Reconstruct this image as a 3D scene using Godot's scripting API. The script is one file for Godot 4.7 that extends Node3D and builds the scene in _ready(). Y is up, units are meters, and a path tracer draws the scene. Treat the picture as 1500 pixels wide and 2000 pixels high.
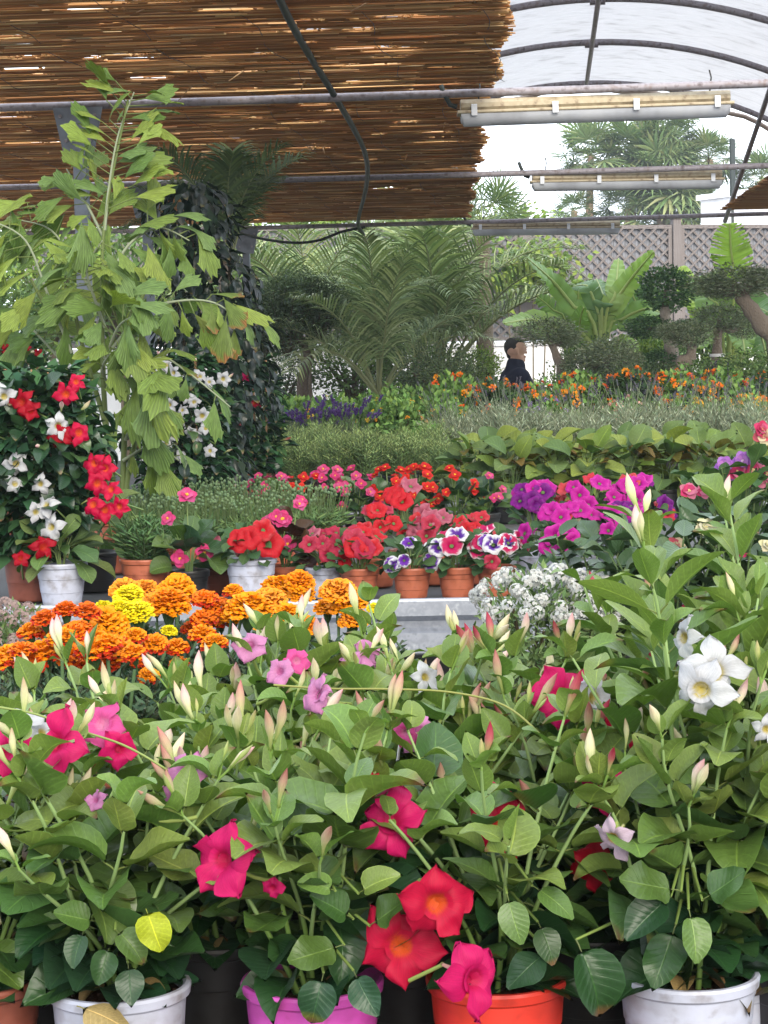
extends Node3D
# A garden centre under a hoop greenhouse: benches of potted flowers, reed shading mats overhead, topiary and palms beyond.

const FOCAL := 4040.0          # focal length in pixels of the 1500 x 2000 photograph
var cam: Camera3D
var rng := RandomNumberGenerator.new()
var M := {}
var L := {}
var used := {}


# ---------------------------------------------------------------- mesh building
class MB:
	var v := PackedVector3Array()
	var n := PackedVector3Array()
	var uv := PackedVector2Array()
	var c := PackedColorArray()
	var ix := PackedInt32Array()
	var col := Color(1, 1, 1)

	func put(p: Vector3, nn: Vector3, t: Vector2 = Vector2.ZERO) -> int:
		v.append(p); n.append(nn); uv.append(t); c.append(col)
		return v.size() - 1

	func tri(a: int, b: int, d: int) -> void:
		var g := (v[d] - v[a]).cross(v[b] - v[a])
		if g.dot(n[a] + n[b] + n[d]) >= 0.0:
			ix.append(a); ix.append(b); ix.append(d)
		else:
			ix.append(a); ix.append(d); ix.append(b)

	func quad(a: int, b: int, d: int, e: int) -> void:
		tri(a, b, d)
		tri(a, d, e)

	# rows of points: normals from finite differences; out = a point the normals should turn away from (or null)
	func grid(rows: Array, cols: Array = [], closed := false, away = null, flip := false) -> void:
		var h := rows.size()
		var w: int = rows[0].size()
		var first := v.size()
		for j in h:
			var row: PackedVector3Array = rows[j]
			var up: PackedVector3Array = rows[mini(j + 1, h - 1)]
			var dn: PackedVector3Array = rows[maxi(j - 1, 0)]
			for i in w:
				var i1 := (i + 1) % w if closed else mini(i + 1, w - 1)
				var i0 := (i + w - 1) % w if closed else maxi(i - 1, 0)
				var nn := (up[i] - dn[i]).cross(row[i1] - row[i0])
				if nn.length_squared() < 1e-16:
					nn = (up[i1] - dn[i0]).cross(up[i0] - dn[i1])
				if nn.length_squared() < 1e-16:
					nn = Vector3.UP
				nn = nn.normalized()
				if flip:
					nn = -nn
				if away != null and nn.dot(row[i] - away) < 0.0:
					nn = -nn
				if cols.size() > 0:
					var cr = cols[j]
					col = cr[i] if cr is Array or cr is PackedColorArray else cr
				put(row[i], nn, Vector2(float(i) / (w if closed else w - 1), float(j) / (h - 1)))
		for j in h - 1:
			for i in (w if closed else w - 1):
				var a := first + j * w + i
				var b := first + j * w + (i + 1) % w
				quad(a, b, b + w, a + w)

	func tube(pts: PackedVector3Array, radii: Array, sides := 6, colors: Array = []) -> void:
		var first := v.size()
		var t0 := (pts[1] - pts[0]).normalized()
		var x := t0.cross(Vector3.UP if absf(t0.y) < 0.9 else Vector3.RIGHT).normalized()
		for j in pts.size():
			var t := (pts[mini(j + 1, pts.size() - 1)] - pts[maxi(j - 1, 0)]).normalized()
			x = (x - t * x.dot(t)).normalized()
			var y := t.cross(x)
			var r: float = radii[mini(j, radii.size() - 1)]
			if colors.size() > 0:
				col = colors[mini(j, colors.size() - 1)]
			for i in sides:
				var a := TAU * i / sides
				var d := x * cos(a) + y * sin(a)
				put(pts[j] + d * r, d, Vector2(float(i) / sides, float(j) / (pts.size() - 1)))
		for j in pts.size() - 1:
			for i in sides:
				var a := first + j * sides + i
				var b := first + j * sides + (i + 1) % sides
				quad(a, b, b + sides, a + sides)
		for e in [0, pts.size() - 1]:
			var t := (pts[0] - pts[1]) if e == 0 else (pts[e] - pts[e - 1])
			t = t.normalized()
			var m := put(pts[e], t)
			var ring := []
			for i in sides:
				ring.append(put(v[first + e * sides + i], t))
			for i in sides:
				tri(m, ring[i], ring[(i + 1) % sides])

	# profile of (radius, height) pairs turned round the y axis; hard = each segment flat shaded along the profile
	func lathe(prof: Array, segs := 24, at := Vector3.ZERO) -> void:
		for k in prof.size() - 1:
			var a: Vector2 = prof[k]
			var b: Vector2 = prof[k + 1]
			var e := b - a
			var nn := Vector2(e.y, -e.x).normalized()
			var ring := []
			for i in segs + 1:
				var g := TAU * i / segs
				var d := Vector3(cos(g), 0, sin(g))
				var nv := d * nn.x + Vector3.UP * nn.y
				ring.append(put(at + d * a.x + Vector3.UP * a.y, nv, Vector2(float(i) / segs, float(k) / prof.size())))
				ring.append(put(at + d * b.x + Vector3.UP * b.y, nv, Vector2(float(i) / segs, float(k + 1) / prof.size())))
			for i in segs:
				quad(ring[i * 2], ring[i * 2 + 1], ring[i * 2 + 3], ring[i * 2 + 2])

	func box(t: Transform3D, size: Vector3) -> void:
		var h := size * 0.5
		for ax in 3:
			for s in [-1.0, 1.0]:
				var nn := Vector3.ZERO
				nn[ax] = s
				var u := Vector3.ZERO
				u[(ax + 1) % 3] = 1.0
				var w := Vector3.ZERO
				w[(ax + 2) % 3] = 1.0
				var q := []
				for k in [[-1, -1], [1, -1], [1, 1], [-1, 1]]:
					var p: Vector3 = (nn + u * float(k[0]) + w * float(k[1])) * h
					q.append(put(t * p, (t.basis * nn).normalized(), Vector2(k[0] * 0.5 + 0.5, k[1] * 0.5 + 0.5)))
				quad(q[0], q[1], q[2], q[3])

	# a box with chamfered long edges along its x axis
	func bar(t: Transform3D, size: Vector3, cut: float) -> void:
		var hy := size.y * 0.5
		var hz := size.z * 0.5
		var p := [Vector2(-hy, -hz + cut), Vector2(-hy + cut, -hz), Vector2(hy - cut, -hz), Vector2(hy, -hz + cut), Vector2(hy, hz - cut), Vector2(hy - cut, hz), Vector2(-hy + cut, hz), Vector2(-hy, hz - cut)]
		for k in 8:
			var a: Vector2 = p[k]
			var b: Vector2 = p[(k + 1) % 8]
			var mid := (a + b) * 0.5
			var e := b - a
			var nn := Vector2(e.y, -e.x)
			if nn.dot(mid) < 0:
				nn = -nn
			var nv := (t.basis * Vector3(0, nn.x, nn.y)).normalized()
			var q := []
			for s in [[a, -1.0], [a, 1.0], [b, 1.0], [b, -1.0]]:
				q.append(put(t * Vector3(s[1] * size.x * 0.5, s[0].x, s[0].y), nv))
			quad(q[0], q[1], q[2], q[3])
		for s in [-1.0, 1.0]:
			var nv := (t.basis * Vector3(s, 0, 0)).normalized()
			var q := []
			for k in 8:
				q.append(put(t * Vector3(s * size.x * 0.5, p[k].x, p[k].y), nv))
			for k in range(1, 7):
				tri(q[0], q[k], q[k + 1])

	# small folded leaf: 2 triangles
	func leaflet(at: Vector3, dir: Vector3, up: Vector3, l: float, w: float, fold := 0.25) -> void:
		var x := up.cross(dir)
		if x.length_squared() < 1e-8:
			x = Vector3.RIGHT
		x = x.normalized()
		var y := dir.cross(x)
		var m := at + dir * l * 0.45
		var a := put(at, y, Vector2(0.5, 0))
		var t := put(at + dir * l, y, Vector2(0.5, 1))
		var p := put(m + x * w * 0.5 + y * w * fold, (y - x * fold * 2.0).normalized(), Vector2(1, 0.45))
		var q := put(m - x * w * 0.5 + y * w * fold, (y + x * fold * 2.0).normalized(), Vector2(0, 0.45))
		tri(a, p, t)
		tri(a, t, q)

	# thin straight stick: a three-sided prism without ends
	func stick(a: Vector3, b: Vector3, r: float, r2: float) -> void:
		var t := (b - a).normalized()
		var x := t.cross(Vector3.UP).normalized()
		var y := x.cross(t)
		var q := []
		for k in 3:
			var g := TAU * k / 3 + PI * 0.5
			var d := x * cos(g) - y * sin(g)
			q.append(put(a + d * r, d))
			q.append(put(b + d * r2, d))
		for k in 3:
			var k2 := (k + 1) % 3
			quad(q[k * 2], q[k * 2 + 1], q[k2 * 2 + 1], q[k2 * 2])

	# strap: a ribbon along points, with width per point
	func strap(pts: PackedVector3Array, widths: Array, up: Vector3, fold := 0.0) -> void:
		var rows := []
		for j in pts.size():
			var t := (pts[mini(j + 1, pts.size() - 1)] - pts[maxi(j - 1, 0)]).normalized()
			var x := up.cross(t)
			if x.length_squared() < 1e-8:
				x = Vector3.RIGHT
			x = x.normalized()
			var y := t.cross(x)
			var w: float = widths[j] * 0.5
			rows.append(PackedVector3Array([pts[j] - x * w + y * w * fold, pts[j], pts[j] + x * w + y * w * fold] if fold != 0.0 else [pts[j] - x * w, pts[j] + x * w]))
		grid(rows)

	func mesh() -> ArrayMesh:
		var a := []
		a.resize(Mesh.ARRAY_MAX)
		a[Mesh.ARRAY_VERTEX] = v
		a[Mesh.ARRAY_NORMAL] = n
		a[Mesh.ARRAY_TEX_UV] = uv
		a[Mesh.ARRAY_COLOR] = c
		a[Mesh.ARRAY_INDEX] = ix
		var m := ArrayMesh.new()
		m.add_surface_from_arrays(Mesh.PRIMITIVE_TRIANGLES, a)
		return m


func rf(a: float, b: float) -> float:
	return rng.randf_range(a, b)


func rv(s: float) -> Vector3:
	return Vector3(rf(-s, s), rf(-s, s), rf(-s, s))


func jit(c: Color, s: float) -> Color:
	var k := rf(1.0 - s, 1.0 + s)
	return Color(c.r * k * rf(1 - s * 0.5, 1 + s * 0.5), c.g * k, c.b * k * rf(1 - s * 0.5, 1 + s * 0.5))


func basis_of(dir: Vector3, up: Vector3) -> Basis:
	var z := dir.normalized()
	var x := up.cross(z)
	if x.length_squared() < 1e-6:
		x = Vector3.RIGHT.cross(z)
	x = x.normalized()
	return Basis(x, z.cross(x), z)


func xf(dir: Vector3, up: Vector3, at: Vector3, s := 1.0) -> Transform3D:
	return Transform3D(basis_of(dir, up).scaled(Vector3(s, s, s)), at)


# ---------------------------------------------------------------- places
func ray(px: float, py: float, d: float) -> Vector3:
	return cam.position + cam.basis * (Vector3((px - 750.0) / FOCAL, -(py - 1000.0) / FOCAL, -1.0) * d)


# the point at height y, d metres deep, in the picture's column px
func spot(px: float, d: float, y: float) -> Vector3:
	var a := ray(px, 1000.0, d)
	var b := ray(px, 1100.0, d)
	return ray(px, 1000.0 + 100.0 * (y - a.y) / (b.y - a.y), d)


# the greenhouse's own axes: u across it, w along it, away from the visitor
const YAW := 0.08
func gh(u: float, y: float, w: float) -> Vector3:
	return Vector3(cos(YAW) * u + sin(YAW) * w, y, sin(YAW) * u - cos(YAW) * w)


# ---------------------------------------------------------------- scene tree
func numbered(called: String) -> String:
	used[called] = used.get(called, -1) + 1
	return called if used[called] == 0 else "%s_%03d" % [called, used[called]]


func tag(o: Node3D, label: String, category: String, group := "", kind := "") -> void:
	if label: o.set_meta("label", label)
	if category: o.set_meta("category", category)
	if group: o.set_meta("group", group)
	if kind: o.set_meta("kind", kind)


func thing(called: String, label: String, category: String, at := Vector3.ZERO, turn := 0.0, group := "") -> Node3D:
	var o := Node3D.new()
	o.name = numbered(called)
	add_child(o)
	o.position = at
	o.rotation.y = turn
	tag(o, label, category, group)
	return o


func part(parent: Node3D, called: String, mesh: Mesh, mat: Material, t := Transform3D(), kind := "") -> MeshInstance3D:
	var o := MeshInstance3D.new()
	o.name = called
	o.mesh = mesh
	o.material_override = mat
	o.transform = t
	if kind: o.set_meta("kind", kind)
	if parent == self:
		o.name = numbered(called)
		add_child(o)
	else:
		parent.add_child(o, true)
	return o


func holder(parent: Node3D, called: String, t: Transform3D) -> Node3D:
	var o := Node3D.new()
	o.name = called
	o.transform = t
	parent.add_child(o, true)
	return o


func another(o: Node3D, called: String, label: String, at: Vector3, turn: float, s := 1.0) -> Node3D:
	var r: Node3D = o.duplicate()
	r.name = numbered(called)
	add_child(r)
	r.position = at
	r.rotation = Vector3(0, turn, 0)
	r.scale = Vector3(s, s, s)
	r.set_meta("label", label)
	return r


# ---------------------------------------------------------------- materials
func noise_tex(freq: float, ramp: Array, size := 256, seed_ := 1, octaves := 4) -> NoiseTexture2D:
	var f := FastNoiseLite.new()
	f.seed = seed_
	f.frequency = freq
	f.fractal_octaves = octaves
	var t := NoiseTexture2D.new()
	t.width = size
	t.height = size
	t.seamless = true
	t.noise = f
	if ramp.size() > 0:
		var g := Gradient.new()
		g.offsets = PackedFloat32Array(range(ramp.size()).map(func(k): return float(k) / (ramp.size() - 1)))
		g.colors = PackedColorArray(ramp)
		t.color_ramp = g
	return t


func mat(called: String, rough := 0.6, spec := 0.5) -> StandardMaterial3D:
	var m := StandardMaterial3D.new()
	m.resource_name = called
	m.roughness = rough
	m.metallic_specular = spec
	m.cull_mode = BaseMaterial3D.CULL_DISABLED
	M[called] = m
	return m


func vc(called: String, rough := 0.6, spec := 0.5, through := 0.0, tint := Color(1, 1, 1)) -> StandardMaterial3D:
	var m := mat(called, rough, spec)
	m.vertex_color_use_as_albedo = true
	if through > 0.0:
		m.backlight_enabled = true
		m.backlight = Color(tint.r * through, tint.g * through, tint.b * through).linear_to_srgb()
	return m


func lin(r: float, g: float, b: float) -> Color:
	return Color(r, g, b).linear_to_srgb()


func leaf_image(veins: float, contrast: float) -> Array:
	var w := 128
	var h := 256
	var im := Image.create(w, h, false, Image.FORMAT_RGB8)
	var hm := Image.create(w, h, false, Image.FORMAT_RGB8)
	var f := FastNoiseLite.new()
	f.seed = 7
	f.frequency = 0.03
	for y in h:
		for x in w:
			var u := absf((x + 0.5) / w - 0.5) * 2.0
			var v := (y + 0.5) / h
			var rib := exp(-pow(u / 0.035, 2.0))
			var ph := v * veins - u * (2.2 - u * 0.5)
			var fr := absf(ph - floorf(ph) - 0.5) * 2.0
			var vein := exp(-pow((1.0 - fr) / 0.10, 2.0)) * (1.0 - smoothstep(0.75, 1.0, u)) * (0.25 + 0.75 * u if u < 0.2 else 1.0)
			var nz := f.get_noise_2d(x * 2.0, y * 2.0) * 0.07 + f.get_noise_2d(x * 9.0, y * 9.0) * 0.03
			var edge := smoothstep(0.93, 1.0, u) * 0.10
			var k := clampf(1.0 - contrast + nz + contrast * (0.75 * rib + 0.30 * vein) + edge, 0.0, 1.0)
			im.set_pixel(x, y, Color(clampf(k * (1.0 + 0.05 * rib), 0, 1), k, clampf(k * (1.0 - 0.06 * rib), 0, 1)))
			var hh := clampf(0.55 - 0.35 * rib - 0.16 * vein + 0.10 * sin(ph * TAU) + nz * 0.6, 0, 1)
			hm.set_pixel(x, y, Color(hh, hh, hh))
	hm.bump_map_to_normal_map(6.0)
	return [ImageTexture.create_from_image(im), ImageTexture.create_from_image(hm)]


func make_materials() -> void:
	var lt := leaf_image(9.0, 0.30)
	for a in [["leaf_gloss", 0.36, 0.42, 0.44], ["leaf_satin", 0.44, 0.38, 0.50], ["leaf_soft", 0.58, 0.3, 0.50], ["leaf_dark", 0.32, 0.42, 0.16]]:
		var m := vc(a[0], a[1], a[2], a[3], Color(0.78, 1.0, 0.38))
		m.albedo_texture = lt[0]
		m.normal_enabled = true
		m.normal_texture = lt[1]
		m.normal_scale = 0.55
	vc("foliage", 0.62, 0.35, 0.34, Color(0.85, 1.0, 0.4))
	vc("needle", 0.66, 0.3, 0.2, Color(0.9, 1.0, 0.6))
	var pim := Image.create(128, 64, false, Image.FORMAT_RGB8)
	var pn := FastNoiseLite.new()
	pn.seed = 91
	pn.frequency = 0.05
	for y in 64:
		for x in 128:
			var k := clampf(0.95 + 0.09 * pn.get_noise_2d(x * 4.0, y * 0.35) + 0.04 * pn.get_noise_2d(x * 1.2, y * 2.0 + 300.0), 0.0, 1.0)
			pim.set_pixel(x, y, Color(k, k, k))
	var pm := vc("petal", 0.55, 0.3, 0.8)
	pm.albedo_texture = ImageTexture.create_from_image(pim)
	var phm: Image = pim.duplicate()
	phm.bump_map_to_normal_map(7.0)
	pm.normal_enabled = true
	pm.normal_texture = ImageTexture.create_from_image(phm)
	pm.normal_scale = 0.6
	var fim := Image.create(128, 64, false, Image.FORMAT_RGB8)
	var fhm := Image.create(128, 64, false, Image.FORMAT_RGB8)
	for y in 64:
		for x in 128:
			var rib := 0.5 + 0.5 * sin(x / 128.0 * TAU * 13.0)
			var k := clampf(0.80 + 0.12 * rib * rib + 0.14 * pn.get_noise_2d(x * 3.0, y * 1.5) + 0.08 * pn.get_noise_2d(x * 0.7, y * 1.0), 0.0, 1.0)
			fim.set_pixel(x, y, Color(k, k, k * 0.96))
			fhm.set_pixel(x, y, Color(rib, rib, rib))
	fhm.bump_map_to_normal_map(3.0)
	var fish := vc("leaf_fish", 0.55, 0.35, 0.55, Color(0.9, 1.0, 0.35))
	fish.albedo_texture = ImageTexture.create_from_image(fim)
	fish.normal_enabled = true
	fish.normal_texture = ImageTexture.create_from_image(fhm)
	fish.normal_scale = 0.5
	var bm := mat("bench_mat", 0.8, 0.3)
	bm.albedo_color = lin(0.07, 0.072, 0.075)
	vc("stem", 0.6, 0.35)
	vc("bark", 0.9, 0.2).heightmap_enabled = true
	M.bark.heightmap_texture = noise_tex(0.05, [], 256, 3)
	M.bark.heightmap_scale = 1.2
	M.bark.uv1_triplanar = true
	M.bark.uv1_scale = Vector3(9, 3, 9)
	vc("reed", 0.55, 0.4, 0.9, Color(1.0, 0.85, 0.65))
	vc("painted", 0.5, 0.4)
	vc("plastic", 0.4, 0.5)
	# plastic pots: scuffs and soil splashes in the tone
	var scuff := noise_tex(0.012, [Color(0.42, 0.36, 0.29), Color(0.80, 0.77, 0.73), Color(0.97, 0.97, 0.96), Color(1, 1, 1), Color(0.97, 0.97, 0.96), Color(0.84, 0.82, 0.79), Color(0.70, 0.66, 0.60)], 256, 21, 5)
	for a in [["pot_white", lin(0.34, 0.36, 0.45)], ["pot_pink", lin(0.42, 0.055, 0.33)], ["pot_red", lin(0.48, 0.026, 0.014)], ["pot_black", lin(0.012, 0.012, 0.013)], ["pot_terracotta", lin(0.30, 0.085, 0.045)], ["pot_brown", lin(0.16, 0.045, 0.028)], ["tray_black", lin(0.014, 0.014, 0.016)]]:
		var m := mat(a[0], 0.45, 0.45)
		m.albedo_color = a[1]
		m.albedo_texture = scuff
		m.uv1_triplanar = true
		m.uv1_scale = Vector3(5, 5, 5)
	var soil := mat("soil", 0.95, 0.15)
	soil.albedo_texture = noise_tex(0.09, [Color(0.05, 0.035, 0.025), Color(0.16, 0.11, 0.08), Color(0.22, 0.16, 0.12), Color(0.36, 0.30, 0.25)], 256, 5, 5)
	soil.uv1_triplanar = true
	soil.uv1_scale = Vector3(9, 9, 9)
	var galv := mat("galvanised", 0.5, 0.5)
	galv.albedo_texture = noise_tex(0.035, [Color(0.42, 0.44, 0.48), Color(0.56, 0.58, 0.62), Color(0.50, 0.52, 0.56), Color(0.66, 0.68, 0.71)], 256, 9, 5)
	galv.metallic = 0.55
	galv.uv1_triplanar = true
	galv.uv1_scale = Vector3(2.5, 2.5, 2.5)
	var pipe := mat("pipe", 0.6, 0.4)
	pipe.albedo_texture = noise_tex(0.03, [Color(0.26, 0.22, 0.22), Color(0.54, 0.52, 0.54), Color(0.50, 0.48, 0.50), Color(0.40, 0.33, 0.30)], 256, 12, 5)
	pipe.uv1_triplanar = true
	pipe.uv1_scale = Vector3(2, 2, 2)
	pipe.metallic = 0.2
	var post := mat("post_steel", 0.5, 0.5)
	post.albedo_texture = noise_tex(0.02, [Color(0.28, 0.30, 0.33), Color(0.42, 0.45, 0.49), Color(0.36, 0.38, 0.41)], 256, 14, 5)
	post.uv1_triplanar = true
	post.metallic = 0.3
	var film := mat("film", 0.45, 0.4)
	film.albedo_texture = noise_tex(0.012, [Color(0.58, 0.575, 0.585), Color(0.69, 0.69, 0.705), Color(0.71, 0.71, 0.725), Color(0.67, 0.67, 0.685)], 512, 31, 5)
	film.uv1_triplanar = true
	film.uv1_scale = Vector3(0.5, 0.8, 0.8)
	film.backlight_enabled = true
	film.backlight = Color(1, 1, 1)
	film.heightmap_enabled = true
	film.heightmap_texture = noise_tex(0.02, [], 512, 33, 4)
	film.heightmap_scale = 2.0
	var hose := mat("hose", 0.55, 0.4)
	hose.albedo_color = lin(0.020, 0.028, 0.024)
	hose.albedo_texture = scuff
	hose.uv1_triplanar = true
	var fix := mat("fixture_cream", 0.5, 0.4)
	fix.albedo_texture = noise_tex(0.02, [Color(0.42, 0.36, 0.29), Color(0.60, 0.55, 0.46), Color(0.63, 0.59, 0.50), Color(0.56, 0.51, 0.42)], 256, 41, 5)
	fix.uv1_triplanar = true
	fix.uv1_scale = Vector3(3, 3, 3)
	var dif := mat("diffuser", 0.35, 0.5)
	dif.albedo_texture = noise_tex(0.015, [Color(0.60, 0.61, 0.64), Color(0.74, 0.755, 0.79), Color(0.80, 0.815, 0.84)], 256, 43, 4)
	dif.uv1_triplanar = true
	dif.backlight_enabled = true
	dif.backlight = Color(0.9, 0.9, 0.9)
	var clip := mat("clip_grey", 0.5, 0.4)
	clip.albedo_color = lin(0.50, 0.52, 0.56)
	var wood := mat("lattice_wood", 0.85, 0.2)
	wood.albedo_texture = noise_tex(0.03, [Color(0.27, 0.25, 0.25), Color(0.41, 0.39, 0.39), Color(0.47, 0.45, 0.45), Color(0.36, 0.33, 0.32)], 256, 51, 5)
	wood.uv1_triplanar = true
	wood.uv1_scale = Vector3(3, 0.4, 3)
	var cane := mat("cane_screen", 0.85, 0.2)
	cane.albedo_texture = noise_tex(0.03, [Color(0.33, 0.34, 0.36), Color(0.47, 0.48, 0.51), Color(0.55, 0.56, 0.60)], 256, 53, 4)
	cane.uv1_triplanar = true
	cane.uv1_scale = Vector3(8, 0.3, 8)
	var wall := mat("whitewash", 0.85, 0.25)
	wall.albedo_texture = noise_tex(0.01, [Color(0.74, 0.74, 0.75), Color(0.86, 0.86, 0.87), Color(0.89, 0.89, 0.90)], 256, 55, 5)
	wall.uv1_triplanar = true
	wall.uv1_scale = Vector3(0.5, 0.5, 0.5)
	var con := mat("concrete", 0.9, 0.2)
	con.albedo_texture = noise_tex(0.012, [Color(0.30, 0.29, 0.28), Color(0.44, 0.43, 0.41), Color(0.50, 0.49, 0.47), Color(0.40, 0.38, 0.35)], 512, 57, 6)
	con.uv1_triplanar = true
	con.uv1_scale = Vector3(0.4, 0.4, 0.4)
	var plank := mat("old_plank", 0.85, 0.2)
	plank.albedo_texture = noise_tex(0.03, [Color(0.16, 0.13, 0.11), Color(0.30, 0.26, 0.23), Color(0.24, 0.20, 0.17)], 256, 59, 5)
	plank.uv1_triplanar = true
	plank.uv1_scale = Vector3(0.5, 4, 4)
	var green := mat("green_paint", 0.5, 0.4)
	green.albedo_color = lin(0.012, 0.055, 0.035)
	green.albedo_texture = scuff
	green.uv1_triplanar = true
	var wire := mat("wire", 0.5, 0.4)
	wire.albedo_color = lin(0.02, 0.02, 0.02)
	var glass := mat("dark_glass", 0.1, 0.5)
	glass.albedo_color = lin(0.02, 0.03, 0.04)


# ---------------------------------------------------------------- leaves, buds, flowers
const OVATE := [[0.0, 0.0], [0.05, 0.42], [0.18, 0.84], [0.36, 1.0], [0.56, 0.90], [0.76, 0.58], [0.88, 0.27], [0.95, 0.10], [1.0, 0.0]]
const LANCE := [[0.0, 0.04], [0.1, 0.40], [0.3, 0.90], [0.48, 1.0], [0.68, 0.80], [0.86, 0.40], [0.95, 0.14], [1.0, 0.0]]
const ROUND := [[0.0, 0.25], [0.08, 0.72], [0.25, 0.96], [0.45, 1.0], [0.66, 0.90], [0.82, 0.66], [0.94, 0.32], [1.0, 0.05]]
const SPOON := [[0.0, 0.10], [0.2, 0.35], [0.45, 0.78], [0.65, 1.0], [0.8, 0.92], [0.92, 0.58], [1.0, 0.05]]


func lookup(prof: Array, t: float) -> float:
	for k in prof.size() - 1:
		if t <= prof[k + 1][0]:
			return lerpf(prof[k][1], prof[k + 1][1], (t - prof[k][0]) / (prof[k + 1][0] - prof[k][0]))
	return 0.0


# a leaf of length 1 along +z, lying in xz with its face up +y; w = greatest width
func leaf_mesh(w: float, prof: Array, fold: float, bend: float, col: Color, stalk := 0.12, wave := 0.0, stalk_col = null, burn := 2.0) -> ArrayMesh:
	var mb := MB.new()
	var p := Vector3.ZERO
	var rows := []
	var cols := []
	var n := 9
	var ph := rf(0, TAU)
	var sk := rf(-0.10, 0.10)
	var sc: Color = stalk_col if stalk_col != null else col.lerp(Color(0.25, 0.30, 0.08), 0.6)
	mb.tube(PackedVector3Array([Vector3(0, 0, 0), Vector3(0, 0.008, stalk * 0.5), Vector3(0, 0, stalk + 0.03)]), [0.014, 0.012, 0.010], 4, [sc])
	p = Vector3(0, 0, stalk)
	for j in n + 1:
		var t := float(j) / n
		var a := bend * (t - 0.15)
		if j > 0:
			p += Vector3(0, -sin(a), cos(a)) * (1.0 - stalk) / n
		var hw := lookup(prof, t) * w * 0.5
		var row := PackedVector3Array()
		for i in 5:
			var s := (i - 2) / 2.0
			var lift := fold * absf(s) * hw + wave * sin(t * 9.0 + ph + (2.0 if s > 0 else 0.0)) * absf(s) * hw
			row.append(p + Vector3(s * hw + sk * t * t * 0.5, lift * cos(a), lift * sin(a)))
		rows.append(row)
		var cr := []
		for i in 5:
			cr.append(Color(0.20, 0.12, 0.05) if t + 0.07 * (i % 2) > burn else col.lerp(Color(0.30, 0.30, 0.05), 0.5) if t + 0.1 > burn else col)
		cols.append(cr)
	mb.grid(rows, cols, false, null, false)
	return mb.mesh()


func leaf_set(key: String, w: Array, prof: Array, cols: Array, n: int, fold := Vector2(0.08, 0.75), bend := Vector2(-0.35, 1.35), stalk := 0.12, wave := 0.30) -> void:
	var out := []
	for c in cols:
		for k in n:
			out.append(leaf_mesh(rf(w[0], w[1]), prof, rf(fold.x, fold.y), rf(bend.x, bend.y), jit(c, 0.16), stalk, rf(0, wave), null, rf(0.86, 0.94) if k == n - 1 and n > 2 else 2.0))
	L[key] = out


func pick(key: String) -> Mesh:
	var a: Array = L[key]
	return a[rng.randi() % a.size()]


func bud_mesh(l: float, r: float, cols: Array) -> ArrayMesh:
	var mb := MB.new()
	var pts := PackedVector3Array()
	var rad := [0.22, 0.30, 0.34, 0.40, 0.55, 0.85, 1.0, 0.82, 0.48, 0.18, 0.02]
	var at := [0.0, 0.04, 0.10, 0.22, 0.36, 0.50, 0.62, 0.76, 0.88, 0.96, 1.0]
	var cc := []
	var bx := rf(-0.08, 0.08)
	for k in 11:
		var t: float = at[k]
		pts.append(Vector3(bx * t * t * l, 0.05 * sin(t * 3.0) * l, t * l))
		rad[k] = rad[k] * r
		var q := t * (cols.size() - 1)
		var i := mini(int(q), cols.size() - 2)
		cc.append(cols[i].lerp(cols[i + 1], q - i))
	mb.tube(pts, rad, 8, cc)
	# small sepals at the foot
	mb.col = cols[0]
	for k in 4:
		var a := TAU * k / 4
		mb.leaflet(Vector3(0, 0, 0), Vector3(cos(a) * 0.35, sin(a) * 0.35, 1).normalized(), Vector3(cos(a), sin(a), 0), l * 0.14, r * 0.7)
	return mb.mesh()


# a trumpet flower of diameter 1 looking along +z: petal (shared by five) and tube
func petal_mesh(col: Color, throat: Color, skew: float, recurve: float, ruffle: float, lean := 1.0) -> ArrayMesh:
	var mb := MB.new()
	var rows := []
	var cols := []
	var prof := [[0.0, 0.22], [0.2, 0.42], [0.42, 0.76], [0.60, 0.82], [0.76, 0.62], [0.88, 0.34], [0.95, 0.14], [1.0, 0.0]]
	var ph := rf(0, 6)
	for j in 11:
		var t := j / 10.0
		var r := lerpf(0.055, 0.52, t)
		var row := PackedVector3Array()
		var hw := lookup(prof, t) * 0.29 * lean
		for i in 9:
			var s := (i - 4) / 4.0
			var z := 0.05 * absf(s) * t * (1.0 - t) * 2.0 + 0.018 * sin(s * 9.0 + t * 7.0 + ph) * t * t - 0.16 * pow(1.0 - minf(t / 0.45, 1.0), 1.6) - recurve * t * t + s * 0.06 * t + ruffle * sin(s * 4.0 + t * 5.0 + ph) * t - 0.05 * s * s * t
			row.append(Vector3(s * hw + skew * t * t, r - 0.03 * s * s, z))
		rows.append(row)
		var q := smoothstep(0.04, 0.24, t)
		cols.append(throat.lerp(col, q))
	mb.grid(rows, cols, false, Vector3(0, 0.2, -5))
	return mb.mesh()


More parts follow.
